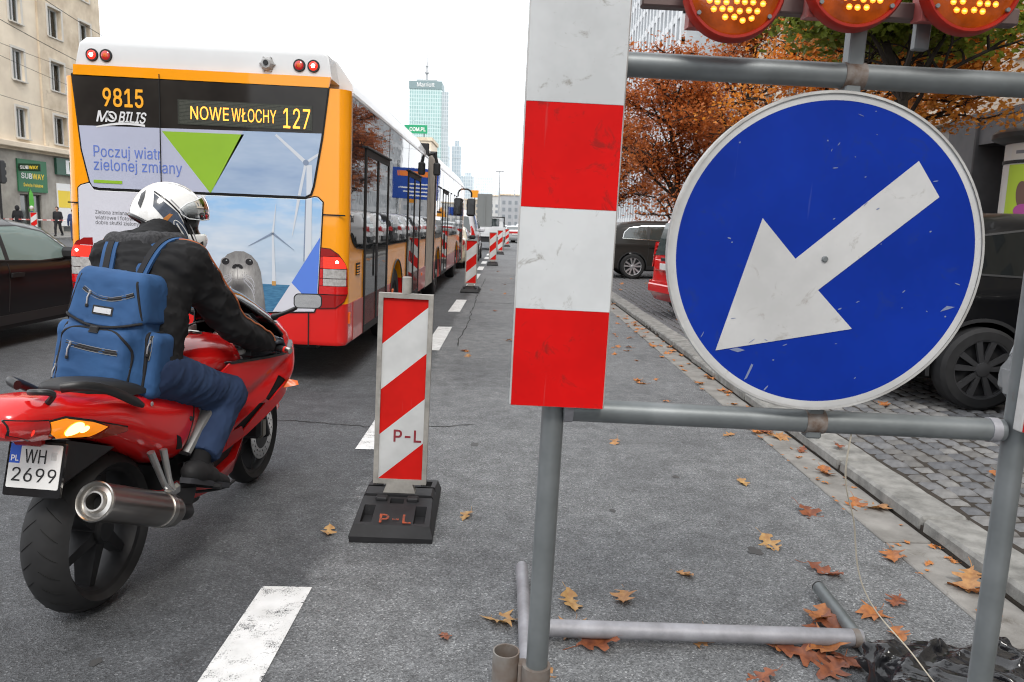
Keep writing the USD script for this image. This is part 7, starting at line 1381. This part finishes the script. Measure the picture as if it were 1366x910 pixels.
# pale bright strip on the roof edge and window line of the near car comes from reflections; parked cars on the right stand across the strip
s1 = car('black_suv', 'black car parked across the setts behind the blue sign, wheel visible', 'suv', ('blacksuv', (.003, .003, .0035)), (3.12, 7.22, .09), -PI / 2, group=None, trim=False, CRM=pbr('rim_dark', (.10, .10, .105), rough=.3, metal=.7), CGL=pbr('car_glass_black', (.006, .007, .007), rough=.03, ior=1.45, spec=.3))
car('grey_car', 'grey parked car whose front corner shows at the right edge beside the post', 'sedan', GREYP, (8.40, 4.95, .09), PI / 2, group=None)
car('red_van', 'red van parked by the kerb, tail showing between board and blue sign', 'van', REDP, (2.68, 12.6, .09), -1.34, group=None, sc=.95)
car('dark_suv', 'dark brown parked SUV seen side-on behind the red van', 'suv', DKG, (2.72, 23.0, .09), -PI / 2, group=None, sc=1.0)
w1 = car('white_car', 'nearest white car of the row mirrored in the bus side windows', 'suv', WHITEP, (2.9, 33, .09), -PI / 2, group='parked cars mirrored in the bus windows')
for k in range(9):
    copy((w1, s1, w1)[k % 3], 'white_car' if k % 3 != 1 else 'black_car', f'parked car mirrored in the bus windows, number {("two","three","four","five","six","seven","eight","nine","ten")[k]} of the row from the near end', (2.8, 36 + 3.1 * k, .09), (0, 0, -PI / 2), cat='car', group='parked cars mirrored in the bus windows')
# queue ahead of the bus
wv = car('white_van', 'white van in the queue just ahead of the bus', 'van', ('vanwhite', (.55, .56, .60)), (-2.25, 31, 0), 0, group='queue of traffic ahead', sc=1.12)
car('pale_taxi', 'cream car squeezed between the bus front and the white van', 'sedan', ('cream', (.55, .50, .36)), (-2.3, 26.0, 0), 0, group='queue of traffic ahead')
q1 = car('silver_car', 'silver car far ahead right of the pickup truck', 'sedan', SILV, (.6, 66, 0), 0, group='queue of traffic ahead')
copy(w1, 'white_car', 'white car far ahead at the right end of the queue', (1.6, 75, 0), cat='car', group='queue of traffic ahead'); copy(q1, 'silver_car', 'dark-windowed silver car farthest up the avenue', (-.8, 92, 0), group='queue of traffic ahead'); copy(q1, 'silver_car', 'small silver car beside the white far car', (3.6, 82, 0), group='queue of traffic ahead'); copy(wv, 'white_van', 'tiny white van farthest away in the left lane', (-5.2, 90, 0), group='queue of traffic ahead')
# pickup with an upright grey panel on its bed
pu = thing('pickup_truck', 'white pickup truck with open flat bed ahead of the white van', 'truck', (-1.2, 46, 0), group='queue of traffic ahead'); PWT = paint('pick', (.55, .56, .57))
part(pu, 'cab', hull([(sx * x, y, z) for x, y, z in ((.92, 2.6, .5), (.92, 4.4, .5), (.92, 2.6, 1.35), (.9, 4.1, 1.3), (.76, 2.75, 2.05), (.74, 3.5, 2.05)) for sx in (-1, 1)]), PWT, smooth=30); part(pu, 'rear_window', bx(-.62, .62, 2.58, 2.66, 1.42, 1.92, .02), CGL)
part(pu, 'bed', bx(-1.0, 1.0, 0, 2.55, .82, .95), PWT, smooth=False)
for a in ((-1.0, 1.0, 0, .05), (-1.0, -.95, .06, 2.5), (.95, 1.0, .06, 2.5)): part(pu, 'drop_side', bx(a[0], a[1], a[2], a[3], .955, 1.38, .008), PWT)
part(pu, 'chassis', bx(-.8, .8, .1, 4.4, .48, .81), CTR, smooth=False); part(pu, 'head_rack', cat([bx(-.98, -.9, 2.5, 2.56, .95, 2.0), bx(.9, .98, 2.5, 2.56, .95, 2.0), bx(-.98, .98, 2.5, 2.56, 1.96, 2.03)]), CTR, smooth=False)
for y in (.7, 3.6):
    for s in (-1, 1): part(pu, 'wheel', fix(orient(lathe([(0, -.1), (.28, -.1), (.33, -.07), (.33, .07), (.28, .1), (0, .1)], 24), (s * .82, y, .33), (1, 0, 0))), TYRE)
for s in (-1, 1): part(pu, 'tail_light', bx(s * .82 - .1, s * .82 + .1, -.03, .0, .62, .74, .01), CTL)
bp = thing('upright_panel', 'tall grey board standing upright on the pickup bed', 'board', (-1.45, 46.6, .96)); part(bp, 'panel', bx(-.45, .45, 0, .25, 0, 2.4, .02), pbr('panel_grey', (.17, .18, .18), rough=.7)); part(bp, 'stiffener', bx(-.04, .04, -.05, -.002, .1, 2.3), pbr('panel_grey', (.17, .18, .18)))

# ------------------------------------------------------------------ trees
BARK = pbr('bark_dark', (.045, .035, .028), rough=.95, var=.5, vs=9., bump=.6, bs=30, bd=.01)
LSHAPE = np.array([(0, -.5, 0), (.16, -.22, .02), (.42, -.20, .06), (.24, .05, .03), (.44, .22, .07), (.12, .25, .01), (0, .5, .03), (-.12, .25, .01), (-.44, .22, .07), (-.24, .05, .03), (-.42, -.20, .06), (-.16, -.22, .02)])
LF = np.array([(0, i, i + 1) for i in range(1, 11)])
def tree(name, label, loc, H, R, z0, nleaf, ls, m, seed, lean=(0, 0), q0=.28, trunk=.16, limbs=9, levels=3, droop=0., group='autumn street trees', big=False, sq=1.0, clip=0.):
    r = np.random.default_rng(seed); t = thing(name, label, 'tree', loc, group=group); T_, tips = [], []
    def grow(p, d, L, rad, lv):
        n = 5; P = [p]; dd = d.copy()
        for _ in range(n):
            dd = dd + r.normal(0, .13, 3) + (0, 0, .04 if lv < 2 else -droop * .1); dd /= np.linalg.norm(dd); P.append(P[-1] + dd * L / n)
        T_.append(tube(P, np.linspace(rad, rad * .5, n + 1), 6 if lv else 8, False))
        if lv >= levels:
            for q in (.3, .55, .8, 1.): tips.append(np.array(P[int(q * n)]))
            return
        k = limbs if lv == 0 else r.integers(4, 6)
        for i in range(k):
            q = (q0 + (.98 - q0) * (i + .5) / k) if lv == 0 else r.uniform(.3, 1.); b = P[min(n, int(q * n + .5))]; az = i * 2.4 + r.normal(0, .4) if lv == 0 else r.random() * 2 * PI
            a = np.array((math.cos(az), math.sin(az), r.uniform(.15, .75) if lv == 0 else r.uniform(-.2, .6))); nd = a / np.linalg.norm(a) * .85 + dd * .35; nd /= np.linalg.norm(nd)
            grow(b, nd, (R * r.uniform(.55, .95) * (1.1 - .5 * q) if lv == 0 else L * r.uniform(.45, .7)), rad * (.42 if lv == 0 else .55), lv + 1)
    grow(np.array((0, 0, 0.)), np.array((lean[0], lean[1], 1.)), H * .82, trunk, 0)
    T_.append(tube([(0, 0, -.1), (0, 0, z0 * .4)], [trunk * 1.35, trunk * 1.02], 10, False)); part(t, 'trunk', cat(T_), BARK, smooth=50)
    tips = np.array(tips); tips = tips[tips[:, 2] > z0 * .8]
    i = r.integers(0, len(tips), nleaf); c = tips[i] + r.normal(0, .16 * R / 2.2 + .05, (nleaf, 3)) * (1, 1, .8 * sq)
    c[:, 2] -= np.abs(r.normal(0, .08, nleaf)) * (1 + 2 * droop)
    c[:, 2] = np.where(c[:, 2] < clip, clip + np.abs(r.normal(0, .5, nleaf)), c[:, 2])
    s = ls * r.uniform(.6, 1.25, nleaf); ang = r.random((nleaf, 3)) * (2 * PI, 1.2, 2 * PI) - (0, .9, 0)
    ca_, sa_ = np.cos(ang), np.sin(ang)
    sh, ff = (LSHAPE, LF) if big else (np.array([(0, -.5, 0), (.36, -.08, .09), (.18, .3, .02), (0, .5, .03), (-.18, .3, .02), (-.36, -.08, .09)]), np.array([(0, 1, 5), (1, 2, 4), (1, 4, 5), (2, 3, 4)]))
    v = sh[None] * s[:, None, None]
    y2 = v[..., 1] * ca_[:, None, 1] - v[..., 2] * sa_[:, None, 1]; z2 = v[..., 1] * sa_[:, None, 1] + v[..., 2] * ca_[:, None, 1]
    x3 = v[..., 0] * ca_[:, None, 0] - y2 * sa_[:, None, 0]; y3 = v[..., 0] * sa_[:, None, 0] + y2 * ca_[:, None, 0]
    roll_ = ang[:, 2][:, None]; x4 = x3 * np.cos(roll_) + z2 * np.sin(roll_) * .7; z4 = z2 * np.cos(roll_) - x3 * np.sin(roll_) * .7
    V = np.stack([x4, y3, z4], -1) + c[:, None]; F = ff[None] + (np.arange(nleaf) * len(sh))[:, None, None]
    part(t, 'crown', TM(V.reshape(-1, 3), F.reshape(-1, 3)), m, smooth=False, kind='stuff')
    return t
L_RUST = leaf_mat('leaves_rust', [(.46, .14, .035), (.58, .20, .045), (.30, .08, .03), (.66, .28, .06), (.50, .15, .035)], .45); L_ORG = leaf_mat('leaves_orange', [(.72, .27, .035), (.60, .17, .03), (.78, .36, .06), (.50, .13, .03), (.70, .30, .05)], .45); L_GRN = leaf_mat('leaves_green', [(.22, .27, .035), (.14, .19, .03), (.50, .42, .04), (.28, .31, .04), (.56, .36, .045), (.16, .21, .03)], .45); L_YEL = leaf_mat('leaves_yellow_orange', [(.62, .26, .04), (.56, .19, .03), (.46, .14, .03), (.55, .30, .05)], .45)
tree('oak_tree', 'rust-red oak with thin dark trunk between striped board and blue sign', (5.75, 25.5, .1), 7.6, 3.1, 2.1, 20000, .15, L_RUST, 11, trunk=.13, limbs=19, lean=(-.02, 0), q0=.17)
tree('oak_tree', 'taller red-brown oak behind the first one, reaching the picture top', (8.9, 29, .1), 13, 3.6, 3.6, 16000, .18, L_RUST, 12, trunk=.15, limbs=15)
tree('oak_tree', 'orange-brown tree filling the gap above the blue sign left of the middle lamp', (6.6, 19, .1), 9., 3.0, 2.9, 20000, .14, L_ORG, 13, trunk=.14, limbs=14)
tree('maple_tree', 'green and yellow maple over the lamps, top right', (5.15, 10.6, .1), 6.6, 2.8, 4.0, 11500, .15, L_GRN, 14, trunk=.085, limbs=14, big=True, q0=.5, clip=3.95, lean=(.09, 0))
tree('maple_tree', 'orange maple whose drooping branch hangs right of the blue sign', (7.0, 13.0, .1), 6.4, 3.2, 3.3, 15000, .12, L_YEL, 19, trunk=.11, limbs=14, droop=.2, big=True, lean=(-.02, -.01), clip=3.35, q0=.62)
tree('oak_tree', 'small far rust oak low behind the dark SUV', (5.2, 38, .1), 7.5, 3.2, 2.2, 12000, .2, L_RUST, 16, trunk=.12, limbs=14)

# ------------------------------------------------------------------ street furniture
pc = thing('advertising_column', 'round advertising column with dark cap and bright green poster at the right edge', 'advertising column', (9.8, 14.2, .1))
part(pc, 'drum', cyl((0, 0, .35), (0, 0, 3.2), .62, 48), pbr('column_white', (.6, .6, .58), rough=.5)); part(pc, 'cap', fix(lathe([(0, 3.75), (.2, 3.7), (.55, 3.5), (.80, 3.40), (.86, 3.34), (.86, 3.26), (.72, 3.2), (.64, 3.16), (0, 3.16)], 40)), pbr('cap_dark', (.035, .037, .038), rough=.4), smooth=35); part(pc, 'base', cyl((0, 0, 0), (0, 0, .36), .70, 40, .03), pbr('cap_dark', (.035, .037, .038)))
part(pc, 'ring', cyl((0, 0, 2.80), (0, 0, 2.86), .64, 48), BLK)
def wrap(poly, r): return patch(poly if hasattr(poly, 'exterior') else Polygon(poly), lambda p: np.c_[r * np.sin(p[:, 0] / .62 - .55), -r * np.cos(p[:, 0] / .62 - .55), p[:, 1]], lambda p: np.c_[(r - .003) * np.sin(p[:, 0] / .62 - .55), -(r - .003) * np.cos(p[:, 0] / .62 - .55), p[:, 1]], .06)
pos = grp(pc, 'poster'); E = lambda x, z, a, b, t=0.: affinity.translate(affinity.rotate(affinity.scale(Point(0, 0).buffer(1, 10), a, b), t), x, z)
part(pos, 'sheet', wrap(sbox(-.62, .6, .75, 2.78), .624), pbr('poster_lime', (.42, .58, .04), rough=.4), smooth=50)
for nm_, pg, c, r in (('figure', E(-.28, 2.2, .12, .28, 10), (.16, .09, .07), .627), ('figure', E(-.26, 1.95, .16, .12), (.42, .08, .30), .628), ('figure', E(-.34, 1.62, .13, .30), (.62, .60, .62), .627), ('figure', E(-.05, 1.55, .24, .22), (.34, .20, .13), .629), ('figure', E(-.03, 1.68, .25, .12), (.05, .03, .03), .630), ('figure', E(-.02, 1.15, .36, .26), (.18, .42, .55), .628), ('figure', E(-.33, 1.05, .16, .22), (.25, .20, .48), .6275), ('figure', E(.0, 1.55, .07, .05), (.08, .40, .08), .632), ('figure', E(-.2, 1.2, .05, .2, 20), (.60, .06, .22), .631), ('figure', E(-.45, 1.3, .08, .3), (.5, .12, .15), .6265), ('figure', E(.32, 1.9, .2, .45), (.10, .25, .10), .627)):
    part(pos, nm_, wrap(pg, r), pbr('poster_%d' % int(1e4 * (c[0] + 3 * c[1] + 7 * c[2])), c, rough=.4), smooth=50)
part(pos, 'title_band', wrap(sbox(-.6, 2.88, .75, 3.14), .624), pbr('poster_pale', (.62, .60, .55), rough=.5), smooth=50); part(pos, 'title_print', wrap(sbox(-.5, 2.97, .5, 3.03), .627), pbr('poster_grey', (.2, .2, .22), rough=.5), smooth=50)
tlg = thing('traffic_light', 'black back of a traffic light at the left edge before the shops', 'traffic light', (-30.2, 45.6, .12)); part(tlg, 'head', box((.95, .5, 1.35), (0, 0, 3.7), .06), BLK); part(tlg, 'pole', cyl((0, .3, 0), (0, .3, 4.4), .07, 10), BLK); 
for k in range(3): part(tlg, 'hood', box((.8, .25, .3), (0, .33, 3.28 + .42 * k), .05), BLK)
part(tlg, 'back_ribs', cat([bx(-.4, .4, -.27, -.252, 3.15 + .16 * k, 3.2 + .16 * k) for k in range(7)]), pbr('rib_grey', (.06, .06, .062), rough=.5))
tp = thing('barrier_tape', 'red and white barrier tape strung across the far left pavement', 'tape', (-28.6, 46.5, 1.05)); part(tp, 'tape', rough_up(bx(-2, 2.2, 0, .01, 0, .07), .01, 3., 1, .2), pbr('tape_red', (.5, .12, .11), rough=.5)); part(tp, 'tape_white', cat([bx(-1.8 + .5 * k, -1.55 + .5 * k, -.016, -.013, .01, .06) for k in range(8)]), WHT)
gs_ = thing('direction_sign', 'large blue direction sign over the right lanes, mirrored in the bus windows', 'road sign', (3.2, 66, 3.2)); part(gs_, 'panel', bx(0, 4, 0, .1, 0, 2.6, .02), pbr('sign_blue_far', (.01, .06, .34), rough=.4)); part(gs_, 'lettering', cat([bx(.5 + .3 * (k % 2), 2.6 + .4 * (k % 3), -.02, -.002, .25 + .32 * k, .36 + .32 * k) for k in range(4)]), WHT, smooth=False); part(gs_, 'stripe', bx(.3, 3.6, -.02, -.002, 1.9, 2.35), pbr('sign_orange', (.8, .2, .03), rough=.5)); part(gs_, 'pole', cyl((.4, .2, -3.1), (.4, .2, 3.2), .09, 10), GALV); part(gs_, 'pole', cyl((3.6, .2, -3.1), (3.6, .2, 3.2), .09, 10), GALV)
YS = pbr('sign_amber', (.75, .30, .02), rough=.5)
for k, (x, y, z, lab, tri_) in enumerate(((-3.2, 72, 4.3, 'yellow warning sign high above the white van', 0), (3.6, 74, 2.4, 'amber triangular warning sign beside a blue one far ahead', 1), (6.0, 70, 3.3, 'amber sign at the edge of the big striped board', 0))):
    s = thing('warning_sign', lab, 'road sign', (x, y, 0)); part(s, 'pole', cyl((0, .05, 0), (0, .05, z), .05, 8), GALV); part(s, 'plate', prism(Polygon([(-.6, z - .5), (.6, z - .5), (0, z + .55)]) if tri_ else sbox(-.36, z - .34, .36, z + .34), .04, (1, 0, 0), (0, 0, 1), (0, 0, 0)), YS, smooth=False)
s = thing('blue_sign', 'small blue rectangular road sign far ahead left of the amber triangle', 'road sign', (2.2, 74, 0)); part(s, 'pole', cyl((0, .05, 0), (0, .05, 2.8), .05, 8), GALV); part(s, 'plate', bx(-.7, .7, -.03, 0, 2.1, 2.9, .01), pbr('sign_blue_far', (.01, .06, .34)))
for k, (x, y, h, lab) in enumerate(((4.5, 140, 17, 'thin lamp mast beyond the queue, right of the far signs'), (-1.4, 110, 9, 'slim street lamp above the pickup truck'), (1.2, 170, 12, 'thin far mast left of the tall lamp mast'))):
    s = thing('lamp_mast', lab, 'street lamp', (x, y, 0)); part(s, 'pole', tube([(0, 0, 0), (0, 0, h)], [.16, .06], 8), pbr('mast_far', (.33, .34, .35), rough=.6)); part(s, 'lamp', box((1.2, .3, .15), (.0, 0, h), .04), pbr('mast_far', (.33, .34, .35)))
sc_ = thing('spire_tower', 'faint slender spire far down the avenue near the board edge', 'tower', (34, 900, 0)); part(sc_, 'tower', hull([(x * 4, y * 4, 0) for x in (-1, 1) for y in (-1, 1)] + [(x * 1.2, y * 1.2, 40) for x in (-1, 1) for y in (-1, 1)]), pbr('spire_pale', (.45, .46, .46), rough=.8)); part(sc_, 'spire', tube([(0, 0, 40), (0, 0, 68)], [1.1, .15], 8), pbr('spire_pale', (.45, .46, .46)))
# low town at the avenue's end: single blocks
rb_ = np.random.default_rng(5)
for k in range(9):
    x0 = -52 + k * 12 + rb_.normal(0, 2); y = 300 + rb_.random() * 160; h = rb_.uniform(9, 19); w = rb_.uniform(10, 16)
    t = thing('town_house', ['pale low building', 'grey low building', 'cream low building'][k % 3] + f' closing the avenue, {["first","second","third","fourth","fifth","sixth","seventh","eighth","ninth"][k]} from the left', 'building', (x0, y, 0), group='low buildings at the end of the avenue')
    mm = pbr(f'town_{k%3}', [(.50, .50, .49), (.36, .37, .39), (.52, .46, .38)][k % 3], rough=.9, var=.15, vs=.2)
    part(t, 'wall', bx(0, w, 0, 12, 0, h), mm, smooth=False); part(t, 'roof', bx(-.4, w + .4, -.4, 12.4, h, h + .7), STUC2, smooth=False)
    for i in range(int(w / 3)):
        for j in range(int(h / 3.6)): part(t, 'window', bx(1 + i * 3, 2.5 + i * 3, -.06, -.002, 1.2 + j * 3.4, 3. + j * 3.4), pbr('town_glass', (.20, .22, .24), rough=.3), smooth=False)
# overhead wires across the upper left
WIRE = pbr('wire_black', (.012, .012, .012), rough=.6)
for k, (a, b, sag, lab) in enumerate((((-30.5, 49, 15.6), (-30.3, 59.1, 14.5), .1, 'topmost thick overhead wire crossing the cream facade'), ((-30.5, 44, 13.2), (-30.3, 57, 11.9), .1, 'second overhead wire below the topmost one'), ((-30.5, 43, 11.6), (-30.3, 56, 11.3), .1, 'third overhead wire across the middle windows'), ((-30.5, 43, 11.1), (-30.3, 57, 10.0), .1, 'fourth thin overhead wire over the facade'), ((-30.5, 42, 8.6), (-30.3, 57, 8.2), .1, 'lowest thin overhead wire above the cornice'), ((-24, 120, 12), (14, 118, 12.), .6, 'span wire across the avenue above the queue'), ((-24, 190, 26), (12, 150, 16), .8, 'span wire in front of the glass tower'))):
    q = np.linspace(0, 1, 18)[:, None]; P = np.array(a) * (1 - q) + np.array(b) * q - np.array([0, 0, 1.]) * sag * 4 * q * (1 - q); single('overhead_wire', tube(P, .022 if k < 2 else .014, 5), WIRE, lab, 'wire', group='overhead wires')

# ------------------------------------------------------------------ people on the far left pavement
def person(label, loc, rz, coat, legs_c, hair, walk=0., hood=False, arm=0.):
    t = thing('person', label, 'person', loc, (0, 0, rz), group='pedestrians before the shops')
    HP, SH = .92, 1.45; kn = [(s * .09, (.16 if s > 0 else -.10) * walk + .02, .50) for s in (1, -1)]; an = [(s * .09, (.20 if s > 0 else -.34) * walk, .09 + (.05 * walk if s < 0 else 0)) for s in (1, -1)]
    hands = [(s * .27, (-.16 if s > 0 else .16) * walk + arm * .28, .86 + .22 * abs(arm)) for s in (1, -1)]; el_ = [(s * .26, (-.05 if s > 0 else .05) * walk - .03, 1.13) for s in (1, -1)]
    tor = lambda P, e: umin([d_ell(P, (0, 0, .98), (.165 + e, .115 + e, .16)), d_ell(P, (0, 0, 1.22), (.19 + e, .12 + e, .24)), d_cap(P, (-.15, 0, SH - .03), (.15, 0, SH - .03), .065 + e, .065 + e)], .06)
    arm_ = lambda P, e: np.minimum(*[smin(d_cap(P, (s * .19, 0, SH - .04), el_[i], .055 + e, .045 + e), d_cap(P, el_[i], hands[i], .045 + e, .033 + e), .02) for i, s in enumerate((1, -1))])
    lg = lambda P, e: np.minimum(*[smin(d_cap(P, (s * .09, 0, HP), kn[i], .085 + e, .06 + e), d_cap(P, kn[i], an[i], .06 + e, .045 + e), .03) for i, s in enumerate((1, -1))])
    head = lambda P: umin([d_ell(P, (0, .015, 1.655), (.078, .098, .115)), d_cap(P, (0, .105, 1.64), (0, .118, 1.625), .014, .012), d_cap(P, (0, 0, 1.45), (0, .0, 1.58), .055, .052)] + [d_ell(P, (s * .08, 0, 1.65), (.012, .025, .032)) for s in (1, -1)], .012)
    feet = lambda P: np.minimum(*[d_cap(P, (a[0], a[1] - .02, a[2] - .045), (a[0], a[1] + .15, a[2] - .05), .045, .035) for a in an])
    lo_, hi_ = (-.42, -.5, -.02), (.42, .5, 1.82)
    part(t, 'body', nets(lambda P: umin([tor(P, -.02), arm_(P, -.01), lg(P, -.015), head(P), feet(P)] + [d_ell(P, h, (.03, .04, .06)) for h in hands], .02), lo_, hi_, .022), SKIN, smooth=True)
    part(t, 'coat', nets(lambda P: smax(smin(tor(P, .018), arm_(P, .014), .03), .80 - P[:, 2], .02), lo_, hi_, .02), coat, smooth=True)
    part(t, 'trousers', nets(lambda P: smax(smin(lg(P, .015), d_ell(P, (0, 0, .93), (.16, .11, .12)), .04), .1 - P[:, 2], .01), lo_, hi_, .02), legs_c, smooth=True); part(t, 'shoes', nets(lambda P: feet(P) - .008, lo_, (.42, .6, .3), .016), SHOE, smooth=True)
    hr_ = (lambda P: smax(d_ell(P, (0, -.005, 1.67), (.094, .112, .125)), -d_ell(P, (0, .13, 1.62), (.075, .09, .11)), .01)) if not hood else (lambda P: smax(d_ell(P, (0, -.01, 1.64), (.125, .135, .17)), -d_ell(P, (0, .16, 1.64), (.08, .12, .11)), .01))
    part(t, 'hood' if hood else 'hair', nets(hr_, (-.2, -.2, 1.4), (.2, .25, 1.86), .014), hair, smooth=True)
    return t
NAVY, BLKC, CHAR, JEANF = pbr('coat_navy', (.03, .05, .12), rough=.9), pbr('coat_black', (.02, .02, .022), rough=.9), pbr('coat_char', (.035, .035, .04), rough=.9), pbr('jeans_far', (.03, .045, .10), rough=.9)
HAIRD, HAIRW, HAIRB = pbr('hair_dark', (.02, .014, .010), rough=.7), pbr('hat_white', (.55, .53, .50), rough=.9), pbr('hair_brown', (.06, .035, .02), rough=.7)
person('person in dark navy jacket at the left edge, back turned', (-30.9, 46.2, .12), -.2, NAVY, BLKC, HAIRB)
person('person in black hooded coat second from the left', (-29.7, 46.6, .12), .3, BLKC, CHAR, BLKC, .5, True)
person('person in blue jacket and white hat reaching forward', (-28.7, 46.4, .12), -1.0, NAVY, CHAR, HAIRW, .5, False, .7)
person('person in long black coat walking towards the camera', (-27.3, 46.6, .12), PI + .1, BLKC, BLKC, HAIRD, .9)
person('person in dark jacket and blue jeans beside the bus corner', (-24.6, 43.5, .0), .4, NAVY, JEANF, HAIRD, .3)
